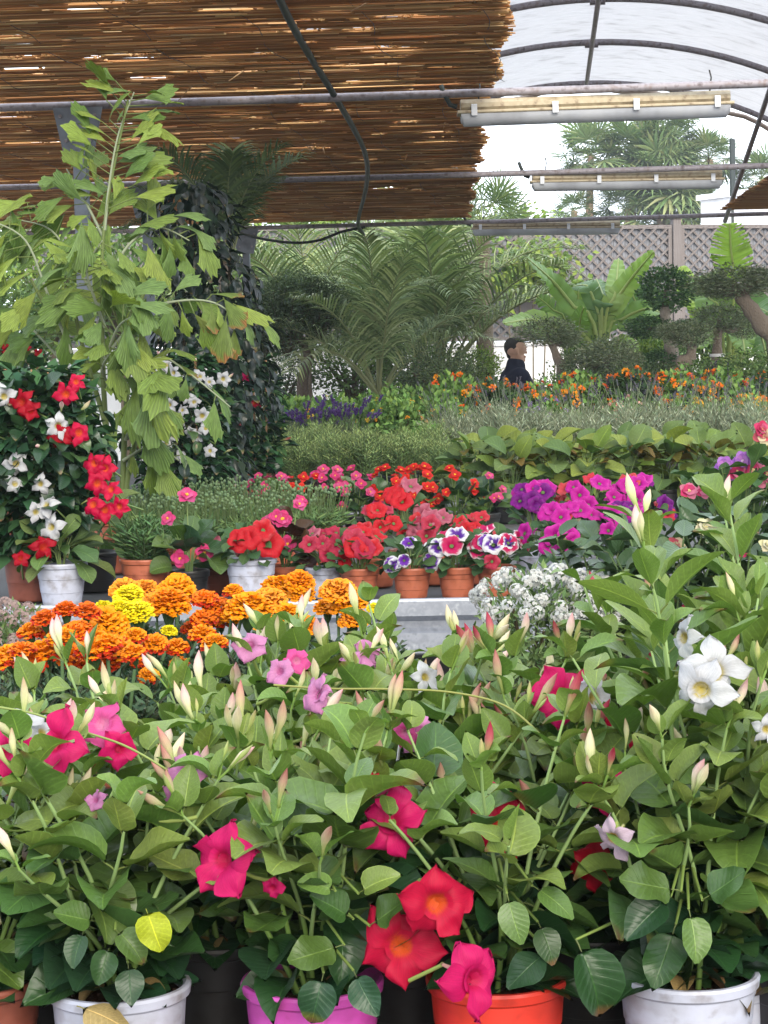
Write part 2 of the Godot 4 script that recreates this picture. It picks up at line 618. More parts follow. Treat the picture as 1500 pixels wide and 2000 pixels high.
func tube_mesh(col: Color, foot: Color, throat: Color, limb: Color) -> ArrayMesh:
	var mb := MB.new()
	var rows := []
	var cols := []
	for a in [[0.20, -0.045, -0.2], [0.15, -0.07, -0.2], [0.10, -0.11, -0.1], [0.078, -0.16, 0.0], [0.085, -0.20, 0.15], [0.080, -0.32, 0.35], [0.060, -0.44, 0.6], [0.032, -0.54, 0.85], [0.022, -0.70, 1.0], [0.03, -0.74, 1.2]]:
		var row := PackedVector3Array()
		for i in 12:
			var g := TAU * i / 12
			row.append(Vector3(cos(g) * a[0], sin(g) * a[0], a[1]))
		rows.append(row)
		cols.append((limb if a[2] < -0.15 else throat) if a[2] < 0.0 else col.lerp(foot, clampf(a[2], 0, 1)) if a[2] <= 1.0 else Color(0.2, 0.26, 0.06))
	mb.grid(rows, cols, true, Vector3(0, 0, -0.4))
	mb.col = throat
	var m := mb.put(Vector3(0, 0, -0.20), Vector3(0, 0, 1))
	var ring := []
	for i in 12:
		var g := TAU * i / 12
		ring.append(mb.put(Vector3(cos(g) * 0.078, sin(g) * 0.078, -0.15), Vector3(0, 0, 1)))
	for i in 12:
		mb.tri(m, ring[i], ring[(i + 1) % 12])
	return mb.mesh()


const TRUMPETS := {
	"hot": [Color(0.50, 0.010, 0.110), Color(0.42, 0.004, 0.055), Color(0.72, 0.26, 0.36)],
	"red": [Color(0.44, 0.004, 0.042), Color(0.60, 0.09, 0.015), Color(0.60, 0.20, 0.24)],
	"crimson": [Color(0.32, 0.003, 0.014), Color(0.40, 0.03, 0.01), Color(0.35, 0.05, 0.05)],
	"pink": [Color(0.47, 0.185, 0.36), Color(0.40, 0.09, 0.25), Color(0.72, 0.45, 0.52)],
	"rose": [Color(0.52, 0.07, 0.24), Color(0.60, 0.20, 0.36), Color(0.75, 0.40, 0.52)],
	"pale": [Color(0.48, 0.37, 0.46), Color(0.80, 0.52, 0.08), Color(0.72, 0.70, 0.45)],
	"white": [Color(0.46, 0.47, 0.495), Color(0.44, 0.36, 0.07), Color(0.70, 0.74, 0.48)],
}


func make_flower_meshes() -> void:
	for k in TRUMPETS:
		var c: Array = TRUMPETS[k]
		L["petals_" + k] = [petal_mesh(c[0], c[1], 0.12, 0.12, 0.03, 0.80), petal_mesh(jit(c[0], 0.06), c[1], 0.09, 0.20, 0.035, 0.76), petal_mesh(c[0], c[1], 0.15, 0.05, 0.03, 0.82), petal_mesh(jit(c[0], 0.08), c[1], 0.04, 0.26, 0.04, 0.74)]
		L["wide_petals_" + k] = [petal_mesh(c[0], c[1], 0.08, 0.06, 0.03, 1.08), petal_mesh(jit(c[0], 0.06), c[1], 0.07, 0.12, 0.04, 1.0), petal_mesh(c[0], c[1], 0.13, 0.20, 0.035, 1.04), petal_mesh(jit(c[0], 0.06), c[1], 0.02, -0.02, 0.045, 0.98)]
		L["tube_" + k] = tube_mesh(c[0].lerp(c[2], 0.55), c[2].lerp(Color(0.5, 0.5, 0.2), 0.4), c[1], c[0])
	var g := Color(0.20, 0.30, 0.07)
	L.buds_cream = [bud_mesh(1, 0.105, [g, Color(0.42, 0.50, 0.18), Color(0.72, 0.70, 0.46), Color(0.74, 0.60, 0.48)]), bud_mesh(1, 0.085, [g, Color(0.46, 0.52, 0.20), Color(0.66, 0.64, 0.40), Color(0.55, 0.38, 0.26)]), bud_mesh(1, 0.12, [g, Color(0.62, 0.64, 0.34), Color(0.78, 0.66, 0.58), Color(0.76, 0.42, 0.46)])]
	L.buds_pink = [bud_mesh(1, 0.095, [g, Color(0.36, 0.42, 0.15), Color(0.54, 0.38, 0.27), Color(0.50, 0.16, 0.17)]), bud_mesh(1, 0.10, [g, Color(0.38, 0.42, 0.16), Color(0.52, 0.42, 0.28), Color(0.50, 0.24, 0.20)])]
	L.buds_red = [bud_mesh(1, 0.10, [g, Color(0.40, 0.38, 0.16), Color(0.44, 0.10, 0.13), Color(0.34, 0.01, 0.045)]), bud_mesh(1, 0.11, [g, Color(0.36, 0.36, 0.14), Color(0.44, 0.16, 0.14), Color(0.32, 0.02, 0.04)])]
	L.buds_green = [bud_mesh(1, 0.09, [g, Color(0.34, 0.42, 0.12), Color(0.48, 0.50, 0.20), Color(0.50, 0.42, 0.24)]), bud_mesh(1, 0.08, [g, Color(0.30, 0.40, 0.10), Color(0.42, 0.50, 0.18), Color(0.46, 0.48, 0.24)])]


# five petals and a tube; t places the flower's throat, +z the way it looks
func trumpet(parent: Node3D, t: Transform3D, kind: String, wide := false) -> Node3D:
	var f := holder(parent, "flower", t)
	var roll := rf(0, TAU)
	part(f, "tube", L["tube_" + kind], M.petal)
	for k in 5:
		var b := Basis(Vector3(0, 0, 1), roll + TAU * k / 5 + rf(-0.08, 0.08)) * Basis(Vector3(1, 0, 0), rf(-0.38, 0.24))
		part(f, "petal", pick(("wide_petals_" if wide else "petals_") + kind), M.petal, Transform3D(b.scaled(Vector3.ONE * rf(0.92, 1.08)), Vector3.ZERO))
	return f


func stalk(parent: Node3D, called: String, a: Vector3, b: Vector3, ra: float, rb: float, col: Color, sag := 0.0, n := 6) -> void:
	var pts := PackedVector3Array()
	for k in n + 1:
		var t := float(k) / n
		pts.append(a.lerp(b, t) + Vector3(0, -sag * 4.0 * t * (1.0 - t), 0))
	var mb := MB.new()
	var rad := []
	for k in n + 1:
		rad.append(lerpf(ra, rb, float(k) / n))
	mb.tube(pts, rad, 6, [col])
	part(parent, called, mb.mesh(), M.stem)


# ---------------------------------------------------------------- pots
func pot_shape(rt: float, rb: float, h: float, rim := 0.10, lip := 0.05) -> ArrayMesh:
	var mb := MB.new()
	var rr := rt * (1.0 + lip)
	var y1 := h * (1.0 - rim)
	var rm := lerpf(rb, rt, 0.62)
	mb.lathe([Vector2(0.001, 0), Vector2(rb - 0.004, 0), Vector2(rb, 0.004), Vector2(lerpf(rb, rt, 0.30), h * 0.30), Vector2(lerpf(rb, rt, 0.30) + 0.0012, h * 0.312), Vector2(rm, h * 0.62), Vector2(rm + 0.0015, h * 0.635), Vector2(lerpf(rb, rt, 0.88), y1 - h * 0.012), Vector2(rr - 0.003, y1), Vector2(rr - 0.001, y1 + 0.002), Vector2(rr + 0.0005, h - 0.004), Vector2(rr - 0.0015, h), Vector2(rr - 0.006, h + 0.0005), Vector2(rt - 0.006, h - 0.003), Vector2(rt - 0.009, h * 0.8)], 40)
	return mb.mesh()


func soil_shape(r: float, y: float) -> ArrayMesh:
	var mb := MB.new()
	var rows := []
	for j in 8:
		var row := PackedVector3Array()
		var q := r * (j / 7.0)
		for i in 20:
			var a := TAU * i / 20
			row.append(Vector3(cos(a) * q, y + (rf(-0.02, 0.02) + 0.04 * cos(j / 7.0 * 1.4)) * r * (1.0 if j < 7 else 0.2), sin(a) * q))
		rows.append(row)
	mb.grid(rows, [], true, Vector3(0, y - 1, 0))
	# crumbs
	for k in 26:
		var a := rf(0, TAU)
		var q := r * sqrt(rf(0, 0.9))
		var s := r * rf(0.02, 0.06)
		mb.box(Transform3D(Basis.from_euler(rv(2.0)), Vector3(cos(a) * q, y + 0.04 * r + s * 0.3, sin(a) * q)), Vector3(s, s * 0.7, s * 0.9))
	return mb.mesh()


func make_pots() -> void:
	L.pot_large = pot_shape(0.090, 0.072, 0.165)
	L.pot_medium = pot_shape(0.068, 0.052, 0.115, 0.12)
	L.pot_small = pot_shape(0.052, 0.040, 0.085, 0.22, 0.06)
	L.soil_large = soil_shape(0.082, 0.148)
	L.soil_medium = soil_shape(0.060, 0.100)
	L.soil_small = soil_shape(0.045, 0.070)


func potted(t: Node3D, size: String, colour: String) -> float:
	part(t, "pot", L["pot_" + size], M["pot_" + colour])
	part(t, "soil", L["soil_" + size], M.soil)
	return {"large": 0.150, "medium": 0.102, "small": 0.072}[size]


# ---------------------------------------------------------------- mandevilla
func make_leaf_sets() -> void:
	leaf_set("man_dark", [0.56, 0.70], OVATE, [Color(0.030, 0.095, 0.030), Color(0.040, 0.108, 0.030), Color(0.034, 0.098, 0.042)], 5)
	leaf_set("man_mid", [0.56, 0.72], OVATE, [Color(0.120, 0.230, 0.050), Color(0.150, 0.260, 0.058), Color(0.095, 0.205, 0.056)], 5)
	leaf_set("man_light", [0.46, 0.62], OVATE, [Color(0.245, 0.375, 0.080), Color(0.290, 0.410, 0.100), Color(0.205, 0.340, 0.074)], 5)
	leaf_set("long_dark", [0.34, 0.42], LANCE, [Color(0.030, 0.095, 0.040), Color(0.045, 0.115, 0.050)], 5)
	leaf_set("long_mid", [0.34, 0.44], LANCE, [Color(0.120, 0.225, 0.055), Color(0.150, 0.255, 0.062)], 5)
	leaf_set("long_light", [0.32, 0.42], LANCE, [Color(0.225, 0.355, 0.075), Color(0.260, 0.385, 0.090)], 5)
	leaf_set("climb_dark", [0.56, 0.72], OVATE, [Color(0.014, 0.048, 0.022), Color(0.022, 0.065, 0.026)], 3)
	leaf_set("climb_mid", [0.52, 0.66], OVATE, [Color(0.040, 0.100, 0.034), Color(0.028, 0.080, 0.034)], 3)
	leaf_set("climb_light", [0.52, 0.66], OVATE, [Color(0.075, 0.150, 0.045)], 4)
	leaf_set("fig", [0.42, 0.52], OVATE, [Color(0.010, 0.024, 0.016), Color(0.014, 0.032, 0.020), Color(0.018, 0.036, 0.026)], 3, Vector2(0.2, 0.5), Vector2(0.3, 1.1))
	leaf_set("petunia_leaf", [0.50, 0.62], SPOON, [Color(0.070, 0.150, 0.050), Color(0.050, 0.120, 0.045), Color(0.095, 0.180, 0.060)], 2)
	leaf_set("begonia_leaf", [0.80, 0.98], ROUND, [Color(0.080, 0.160, 0.035), Color(0.050, 0.115, 0.040), Color(0.110, 0.190, 0.045), Color(0.035, 0.085, 0.045)], 2, Vector2(0.2, 0.5))
	leaf_set("bronze_leaf", [0.80, 0.98], ROUND, [Color(0.050, 0.020, 0.014), Color(0.075, 0.040, 0.018)], 2, Vector2(0.2, 0.5))
	leaf_set("gloxinia_leaf", [0.52, 0.66], OVATE, [Color(0.225, 0.330, 0.065), Color(0.185, 0.300, 0.085), Color(0.270, 0.365, 0.078), Color(0.14, 0.245, 0.085)], 2, Vector2(0.2, 0.6), Vector2(0.4, 1.4))
	leaf_set("gloxinia_bronze", [0.45, 0.6], OVATE, [Color(0.20, 0.13, 0.030), Color(0.17, 0.16, 0.035)], 2, Vector2(0.2, 0.6), Vector2(0.4, 1.4))
	leaf_set("primrose_leaf", [0.46, 0.58], SPOON, [Color(0.17, 0.28, 0.085), Color(0.13, 0.23, 0.085), Color(0.24, 0.32, 0.11)], 2, Vector2(0.1, 0.4), Vector2(0.5, 1.5), 0.05, 0.35)
	leaf_set("dry_leaf", [0.45, 0.6], OVATE, [Color(0.36, 0.20, 0.10), Color(0.50, 0.34, 0.14)], 2, Vector2(0.4, 0.9), Vector2(0.8, 1.6))
	L.yellow_leaf = leaf_mesh(0.74, OVATE, 0.45, 0.9, Color(0.55, 0.64, 0.04), 0.1, 0.4)
	L.straw_leaf = leaf_mesh(0.6, OVATE, -0.3, 0.6, Color(0.60, 0.46, 0.20), 0.1, 0.1)


# stems, opposite leaves and buds of a bushy mandevilla; returns the stem tips
func grow_mandevilla(t: Node3D, y0: float, o: Dictionary) -> Array:
	var tips := []
	var kind: String = o.get("leaf", "man")
	var green := Color(0.13, 0.22, 0.05)
	for s in o.stems:
		var az: float = TAU * s / o.stems + rf(-0.5, 0.5) + o.get("turn", 0.0)
		var out := Vector3(cos(az), 0, sin(az))
		var h: float = o.height * rf(0.72, 1.08) * (1.0 if s % 3 else 0.72)
		var lean: float = o.spread * rf(0.45, 1.15)
		var pts := PackedVector3Array()
		var wob := rv(0.02)
		for k in 10:
			var q := k / 9.0
			pts.append(out * (0.02 + lean * pow(q, 1.35)) + Vector3(0, y0 + h * q * (1.0 - 0.10 * q), 0) + Vector3(wob.x * sin(q * 5.0), 0, wob.z * sin(q * 4.0 + 1.0)))
		var mb := MB.new()
		mb.tube(pts, [0.0042, 0.004, 0.0036, 0.0034, 0.0032, 0.0030, 0.0028, 0.0025, 0.0022, 0.0018], 6, [green.darkened(0.35), green.darkened(0.2), green, green, green.lightened(0.05)])
		part(t, "stem", mb.mesh(), M.stem)
		var nodes := maxi(5, int(h / o.get("gap", 0.055)))
		var spin := rf(0, TAU)
		for k in nodes:
			var q := lerpf(0.04, 1.0, (k + rf(-0.2, 0.2)) / (nodes - 1.0))
			q = clampf(q, 0.03, 1.0)
			var fi := q * 9.0
			var i := mini(int(fi), 8)
			var p := pts[i].lerp(pts[i + 1], fi - i)
			var axis := (pts[i + 1] - pts[i]).normalized()
			spin += PI * 0.5 + rf(-0.3, 0.3)
			var side := axis.cross(Vector3(cos(spin), 0.2, sin(spin))).normalized()
			for e in [-1.0, 1.0]:
				if rf(0, 1) < 0.06:
					continue
				var d: Vector3 = side * e
				d = (Vector3(d.x, 0, d.z).normalized() + out * 0.25).normalized()
				var el := lerpf(-0.85, 1.0, pow(q, 0.8)) + rf(-0.42, 0.42)
				if p.y < y0 + 0.10:
					el = maxf(el, 0.10 - rf(0, 0.15))
					if rf(0, 1) < 0.35: continue
				var dir := d * cos(el) + Vector3.UP * sin(el)
				var big: float = o.size * (lerpf(0.9, 1.08, minf(q / 0.5, 1.0)) if q < 0.62 else lerpf(1.05, 0.55, (q - 0.62) / 0.38)) * rf(0.62, 1.22)
				var age := q + rf(-0.22, 0.22)
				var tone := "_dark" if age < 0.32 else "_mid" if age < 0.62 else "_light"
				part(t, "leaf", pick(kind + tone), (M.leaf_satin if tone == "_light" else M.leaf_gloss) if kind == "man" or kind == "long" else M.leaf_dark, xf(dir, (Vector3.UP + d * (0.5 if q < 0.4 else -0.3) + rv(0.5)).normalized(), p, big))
		var axis := (pts[9] - pts[7]).normalized()
		tips.append([pts[9], axis])
		if rf(0, 1) < o.get("bud_share", 0.8):
			var nb := rng.randi_range(1, 3)
			for b in nb:
				var d := (axis * 1.2 + rv(0.55) + Vector3.UP * 0.4).normalized()
				var foot := pts[9] + d * rf(0.004, 0.03)
				stalk(t, "bud_stalk", pts[9], foot, 0.0018, 0.0018, green, 0.0, 2)
				var young := b > 0 and rf(0, 1) < 0.55
				var set_name: String = "buds_green" if young else o.buds
				part(t, "bud", pick(set_name), M.petal, xf(d, rv(1.0), foot, rf(0.030, 0.045) if young else rf(0.045, 0.072)))
	return tips


# ---------------------------------------------------------------- bushy pot plants
func dome_leaves(t: Node3D, key: String, n: int, y0: float, r: float, h: float, s0: float, s1: float, m: Material, low := -0.35) -> void:
	for k in n:
		var a := k * 2.39996 + rf(-0.3, 0.3)
		var q := (k + 0.5) / n
		var el := lerpf(low, 1.25, pow(q, 0.9))
		var out := Vector3(cos(a), 0, sin(a))
		var dir := (out * cos(el) + Vector3.UP * sin(el) + rv(0.2)).normalized()
		var s := rf(s0, s1)
		var p := out * r * cos(el) * rf(0.35, 0.75) + Vector3(0, y0 + h * rf(0.15, 0.35) + h * 0.55 * maxf(0.0, sin(el)), 0)
		part(t, "leaf", pick(key), m, xf((dir + out * 0.3).normalized(), (Vector3.UP + out * 0.25 + Vector3(0, 0, 0.35) + rv(0.3)).normalized(), p, s))


func inner_stems(t: Node3D, y0: float, r: float, h: float, n: int, col: Color) -> void:
	var mb := MB.new()
	for k in n:
		var a := rf(0, TAU)
		var q := rf(0.3, 0.9)
		mb.tube(PackedVector3Array([Vector3(cos(a) * 0.008, y0 - 0.004, sin(a) * 0.008), Vector3(cos(a) * r * q * 0.4, y0 + h * 0.45, sin(a) * r * q * 0.4), Vector3(cos(a) * r * q, y0 + h * rf(0.7, 0.95), sin(a) * r * q)]), [0.0025, 0.002, 0.0015], 5, [col])
	part(t, "stem", mb.mesh(), M.stem)


# funnel flower seen from above, diameter 1, looking along +z
func funnel_mesh(c_edge: Color, c_mid: Color, c_eye: Color, ruffle: float, edge_at := 0.75) -> ArrayMesh:
	var mb := MB.new()
	c_edge = Color(c_edge.r * 0.72, c_edge.g * 0.72, c_edge.b * 0.72)
	c_mid = Color(c_mid.r * 0.72, c_mid.g * 0.72, c_mid.b * 0.72)
	var rows := []
	var cols := []
	var ph := rf(0, 6)
	for a in [[0.0, -0.30, 0.0], [0.05, -0.26, 0.1], [0.09, -0.12, 0.22], [0.20, -0.01, 0.42], [0.30, 0.02, 0.6], [0.37, 0.03, 0.74], [0.43, 0.02, 0.86], [0.50, -0.03, 1.0]]:
		var row := PackedVector3Array()
		for i in 25:
			var g := TAU * i / 25
			var lobe: float = 1.0 - 0.17 * a[2] * (1.0 - absf(cos(g * 2.5)))
			var z: float = a[1] + ruffle * a[2] * a[2] * (sin(g * 5.0 + ph) * 0.9 + sin(g * 11.0 + ph) * 0.7)
			row.append(Vector3(cos(g) * a[0] * lobe, sin(g) * a[0] * lobe, z))
		rows.append(row)
		var q: float = a[2]
		var cr := []
		for i in 25:
			var g := TAU * i / 25
			var e := edge_at + 0.10 * sin(g * 5.0 + ph) + 0.06 * sin(g * 9.0 + ph * 2.0)
			cr.append(c_eye if q < 0.2 else c_mid.lerp(c_edge, smoothstep(e - 0.05, e + 0.08, q)))
		cols.append(cr)
	mb.grid(rows, cols, true, Vector3(0, 0, -3))
	mb.tube(PackedVector3Array([Vector3(0, 0, -0.08), Vector3(0, 0, -0.30), Vector3(0.02, 0, -0.62)]), [0.09, 0.05, 0.035], 6, [c_mid.lerp(Color(0.5, 0.4, 0.4), 0.3), c_mid, Color(0.1, 0.17, 0.05)])
	return mb.mesh()


func rosette_mesh(cols_: Array, layers: int, n: int, eye: Color) -> ArrayMesh:   # begonia: rounded petals round a yellow eye
	var mb := MB.new()
	for l in layers:
		for k in n:
			var a := TAU * (k + 0.5 * l) / n + rf(-0.15, 0.15)
			var out := Vector3(cos(a), sin(a), 0)
			var side := Vector3(-sin(a), cos(a), 0)
			var pc: Color = cols_[rng.randi() % cols_.size()]
			mb.col = jit(Color(pc.r * 0.72, pc.g * 0.72, pc.b * 0.72), 0.16)
			var r := 0.5 - 0.13 * l
			var tilt := 0.15 + 0.35 * l + rf(-0.1, 0.1)
			var rows := []
			for j in 5:
				var q := j / 4.0
				var hw: float = [0.05, 0.17, 0.24, 0.20, 0.06][j] * (1.0 - 0.15 * l)
				var c := out * r * q * cos(tilt) + Vector3(0, 0, r * q * sin(tilt) - 0.08 * q * q + 0.03 * l)
				rows.append(PackedVector3Array([c - side * hw + Vector3(0, 0, 0.04 * q), c + Vector3(0, 0, -0.015), c + side * hw + Vector3(0, 0, 0.04 * q)]))
			mb.grid(rows, [], false, Vector3(0, 0, -3))
	mb.col = eye
	for k in 8:
		mb.box(Transform3D(Basis.from_euler(rv(1.5)), Vector3(rf(-0.05, 0.05), rf(-0.05, 0.05), 0.09)), Vector3(0.05, 0.05, 0.06))
	mb.col = Color(0.2, 0.12, 0.06)
	mb.tube(PackedVector3Array([Vector3(0, 0, 0.02), Vector3(0, 0.02, -0.5)]), [0.03, 0.02], 4)
	return mb.mesh()


# marigold head of diameter 1 facing +y: rows of small crimped petals over a dome
func marigold_mesh(top: Color, under: Color, tall: float, rings: int) -> ArrayMesh:
	var mb := MB.new()
	for r in rings:
		var q := (r + 0.5) / rings
		var el := lerpf(-0.15, 1.45, q)
		var n := int(lerpf(32, 7, q * q))
		for k in n:
			var a := TAU * (k + 0.5 * (r % 2)) / n + rf(-0.14, 0.14)
			var rad := Vector3(cos(a) * cos(el), sin(el) * tall, sin(a) * cos(el))
			var base := rad * 0.24 + Vector3(0, 0.02, 0)
			var out := (Vector3(cos(a) * cos(el), sin(el) * tall + 0.30, sin(a) * cos(el)) + rv(0.22)).normalized()
			var side := Vector3(-sin(a), 0, cos(a)) + rv(0.35)
			side = (side - out * side.dot(out)).normalized()
			var l := rf(0.18, 0.28)
			var w := rf(0.055, 0.10)
			var pc := under if q < 0.30 and rf(0, 1) < 0.75 else top
			mb.col = jit(Color(pc.r, pc.g, pc.b), 0.15)
			var nn := out.cross(side).normalized()
			if nn.y < 0: nn = -nn
			var tip := base + out * l
			var rows := [PackedVector3Array([base - side * w * 0.3, base, base + side * w * 0.3]), PackedVector3Array([base + out * l * 0.6 - side * w, base + out * l * 0.62 + nn * 0.035, base + out * l * 0.6 + side * w]), PackedVector3Array([tip - side * w * 1.05 - nn * rf(0.0, 0.05), tip + nn * rf(-0.01, 0.05), tip + side * w * 1.05 - nn * rf(0.0, 0.05)]), PackedVector3Array([tip + out * 0.03 - side * w * 0.6 - nn * 0.05, tip + out * 0.035 - nn * 0.03, tip + out * 0.03 + side * w * 0.6 - nn * 0.05])]
			mb.grid(rows, [], false, rad * -2.0)
	mb.col = Color(0.06, 0.12, 0.04)
	mb.lathe([Vector2(0.03, -0.75), Vector2(0.035, -0.40), Vector2(0.10, -0.30), Vector2(0.16, -0.10), Vector2(0.17, 0.02)], 10)
	return mb.mesh()


# ---------------------------------------------------------------- fine foliage, one mesh a plant
func tuft_mesh(stems: int, r: float, h: float, needle: float, wid: float, gap: float, cols: Array, spread := 0.6, tip_col = null) -> ArrayMesh:
	var mb := MB.new()
	for s in stems:
		var a := rf(0, TAU)
		var q := sqrt(rf(0, 1))
		var out := Vector3(cos(a), 0, sin(a))
		var base := out * r * 0.35 * q
		var top := out * r * q * rf(0.8, 1.15) + Vector3(0, h * rf(0.62, 1.05) * (1.0 - 0.30 * q * q), 0)
		var mid := base.lerp(top, 0.5) + out * -0.1 * r + Vector3(0, h * 0.06, 0)
		mb.col = jit(cols[0].lerp(Color(0.10, 0.09, 0.05), 0.4), 0.1)
		mb.tube(PackedVector3Array([base, mid, top]), [wid * 0.55, wid * 0.4, wid * 0.3], 3)
		var ln := (top - base).length()
		var n := int(ln / gap)
		var g := rf(0, 6)
		for k in n:
			var t := lerpf(0.12, 1.0, float(k) / n)
			var p := base.lerp(mid, t * 2.0) if t < 0.5 else mid.lerp(top, t * 2.0 - 1.0)
			g += 2.4
			var axis := (top - mid).normalized()
			var side := Vector3(cos(g), 0, sin(g))
			mb.col = jit(cols[rng.randi() % cols.size()] if tip_col == null or t < 0.8 else tip_col, 0.2)
			mb.leaflet(p, (side * spread + axis * rf(0.5, 1.0)).normalized(), axis, needle * rf(0.7, 1.2), wid)
	return mb.mesh()


func bush_mesh(n: int, r: Vector3, l: float, w: float, cols: Array, shell := 0.45, stems := true) -> ArrayMesh:
	var mb := MB.new()
	for k in n:
		var d := Vector3(rng.randfn(), rng.randfn(), rng.randfn()).normalized()
		var q := pow(rf(shell, 1.0), 0.6)
		var lump := 1.0 + 0.12 * sin(d.x * 7.0 + d.z * 5.0) + 0.10 * sin(d.y * 9.0 + d.z * 4.0)
		var p := d * r * q * lump
		mb.col = jit(cols[rng.randi() % cols.size()], 0.22)
		var dir := (d * 0.7 + rv(0.8) + Vector3.UP * 0.25).normalized()
		mb.leaflet(p, dir, (d + rv(0.7) + Vector3.UP * 0.5).normalized(), l * rf(0.7, 1.25), w * rf(0.8, 1.2))
	if stems:
		mb.col = Color(0.07, 0.055, 0.035)
		for k in 9:
			var a := TAU * k / 9
			mb.tube(PackedVector3Array([Vector3(0, -r.y * 1.02, 0), Vector3(cos(a) * r.x * 0.35, -r.y * 0.3, sin(a) * r.z * 0.35), Vector3(cos(a) * r.x * 0.75, r.y * rf(0.1, 0.6), sin(a) * r.z * 0.75)]), [0.012 * r.y / 0.2, 0.007 * r.y / 0.2, 0.003], 4)
	return mb.mesh()


# flower spikes or umbels added on a plant, one mesh
func spikes_mesh(n: int, r: float, h0: float, h1: float, l: float, w: float, col: Color, stem_col: Color, lean := 0.25) -> ArrayMesh:
	var mb := MB.new()
	for k in n:
		var a := rf(0, TAU)
		var q := sqrt(rf(0, 1))
		var base := Vector3(cos(a) * r * q * 0.6, h0 * 0.6, sin(a) * r * q * 0.6)
		var top := Vector3(cos(a) * r * q * (1.0 + lean), rf(h0, h1), sin(a) * r * q * (1.0 + lean)) + rv(0.03)
		mb.tube(PackedVector3Array([base, top]), [0.0017, 0.0015], 3, [stem_col])
		var d := (top - base).normalized()
		for i in 14:
			var g := i * 2.4
			mb.col = jit(col, 0.25)
			mb.leaflet(top + d * l * (i / 14.0), (Vector3(cos(g), 0, sin(g)) + d * 0.9).normalized(), d, w * 1.3, w * 0.8)
	return mb.mesh()


func umbels_mesh(n: int, r: Vector3, size: float, cols: Array) -> ArrayMesh:
	var mb := MB.new()
	for k in n:
		var d := Vector3(rng.randfn(), absf(rng.randfn()) * 0.9 + 0.05, rng.randfn()).normalized()
		var c := d * r * rf(0.95, 1.12)
		var cc: Color = cols[rng.randi() % cols.size()]
		for i in 16:
			var e := Vector3(rng.randfn(), rng.randfn(), rng.randfn()).normalized()
			if e.dot(d) < -0.1: e = -e
			mb.col = jit(cc, 0.18)
			mb.leaflet(c + e * size * 0.30 - d * size * 0.1, (e + rv(0.9)).normalized(), (e + d).normalized(), size * 0.45, size * 0.42, 0.1)
	return mb.mesh()


# ---------------------------------------------------------------- palms
func frond_mesh(l: float, n: int, ll: float, lw: float, arch: float, up: float, cols: Array) -> ArrayMesh:   # feather frond rising from the origin and arching towards +z
	var mb := MB.new()
	var pts := PackedVector3Array()
	var dirs := []
	var p := Vector3.ZERO
	for k in 13:
		var t := k / 12.0
		var a := up - arch * pow(t, 1.5)
		var d := Vector3(0, sin(a), cos(a))
		pts.append(p)
		dirs.append(d)
		p += d * l / 12.0
	var rad := []
	for k in 13:
		rad.append(lerpf(0.022, 0.004, pow(k / 12.0, 0.7)) * l / 2.0)
	mb.tube(pts, rad, 5, [cols[0].lerp(Color(0.24, 0.25, 0.12), 0.6)])
	for k in n:
		var t := lerpf(0.22, 0.995, float(k) / (n - 1))
		var fi := t * 12.0
		var i := mini(int(fi), 11)
		var c := pts[i].lerp(pts[i + 1], fi - i)
		var d: Vector3 = dirs[i]
		var upv := Vector3(1, 0, 0).cross(d) * -1.0
		var size := ll * (0.55 + 0.75 * sin(PI * clampf(t * 0.85 + 0.12, 0, 1))) * rf(0.85, 1.12)
		for s in [-1.0, 1.0]:
			var o: Vector3 = (Vector3(s, 0, 0) * 0.85 + d * lerpf(0.55, 1.1, t) + upv * rf(0.35, 0.75)).normalized()
			var lp := PackedVector3Array()
			var q := c
			var oo := o
			for j in 5:
				lp.append(q)
				q += oo * size / 4.0
				oo = (oo + Vector3(0, -0.24 - 0.12 * j, 0) * rf(0.7, 1.3)).normalized()
			mb.col = jit(cols[rng.randi() % cols.size()], 0.2)
			mb.strap(lp, [lw * 0.5, lw, lw * 0.9, lw * 0.55, lw * 0.05], upv, 0.0)
	return mb.mesh()


func fan_mesh(r: float, n: int, spread: float, droop: float, cols: Array, split := 0.5) -> ArrayMesh:   # fan leaf: stalk along +z, then a pleated fan
	var mb := MB.new()
	mb.col = Color(0.18, 0.22, 0.08)
	mb.tube(PackedVector3Array([Vector3.ZERO, Vector3(0, 0.03 * r, r * 0.45), Vector3(0, 0.0, r * 0.9)]), [r * 0.020, r * 0.016, r * 0.012], 4)
	var c := Vector3(0, 0, r * 0.88)
	for k in n:
		var a := lerpf(-spread, spread, float(k) / (n - 1))
		var d := Vector3(sin(a), 0.12 * (1.0 if k % 2 else -1.0), cos(a)).normalized()
		mb.col = jit(cols[rng.randi() % cols.size()], 0.18)
		var l := r * rf(0.85, 1.05) * (0.75 + 0.25 * cos(a * 0.6))
		var pts := PackedVector3Array()
		var q := c
		var dd := d
		for j in 6:
			pts.append(q)
			q += dd * l / 5.0
			if j > 1:
				dd = (dd + Vector3(0, -droop * rf(0.5, 1.3), 0)).normalized()
		var w := 2.0 * l * split * sin(spread / n) * 1.15
		mb.strap(pts, [0.01 * r, w * 0.45, w * 0.95, w * 0.85, w * 0.4, w * 0.04], Vector3.UP, 0.25)
	return mb.mesh()


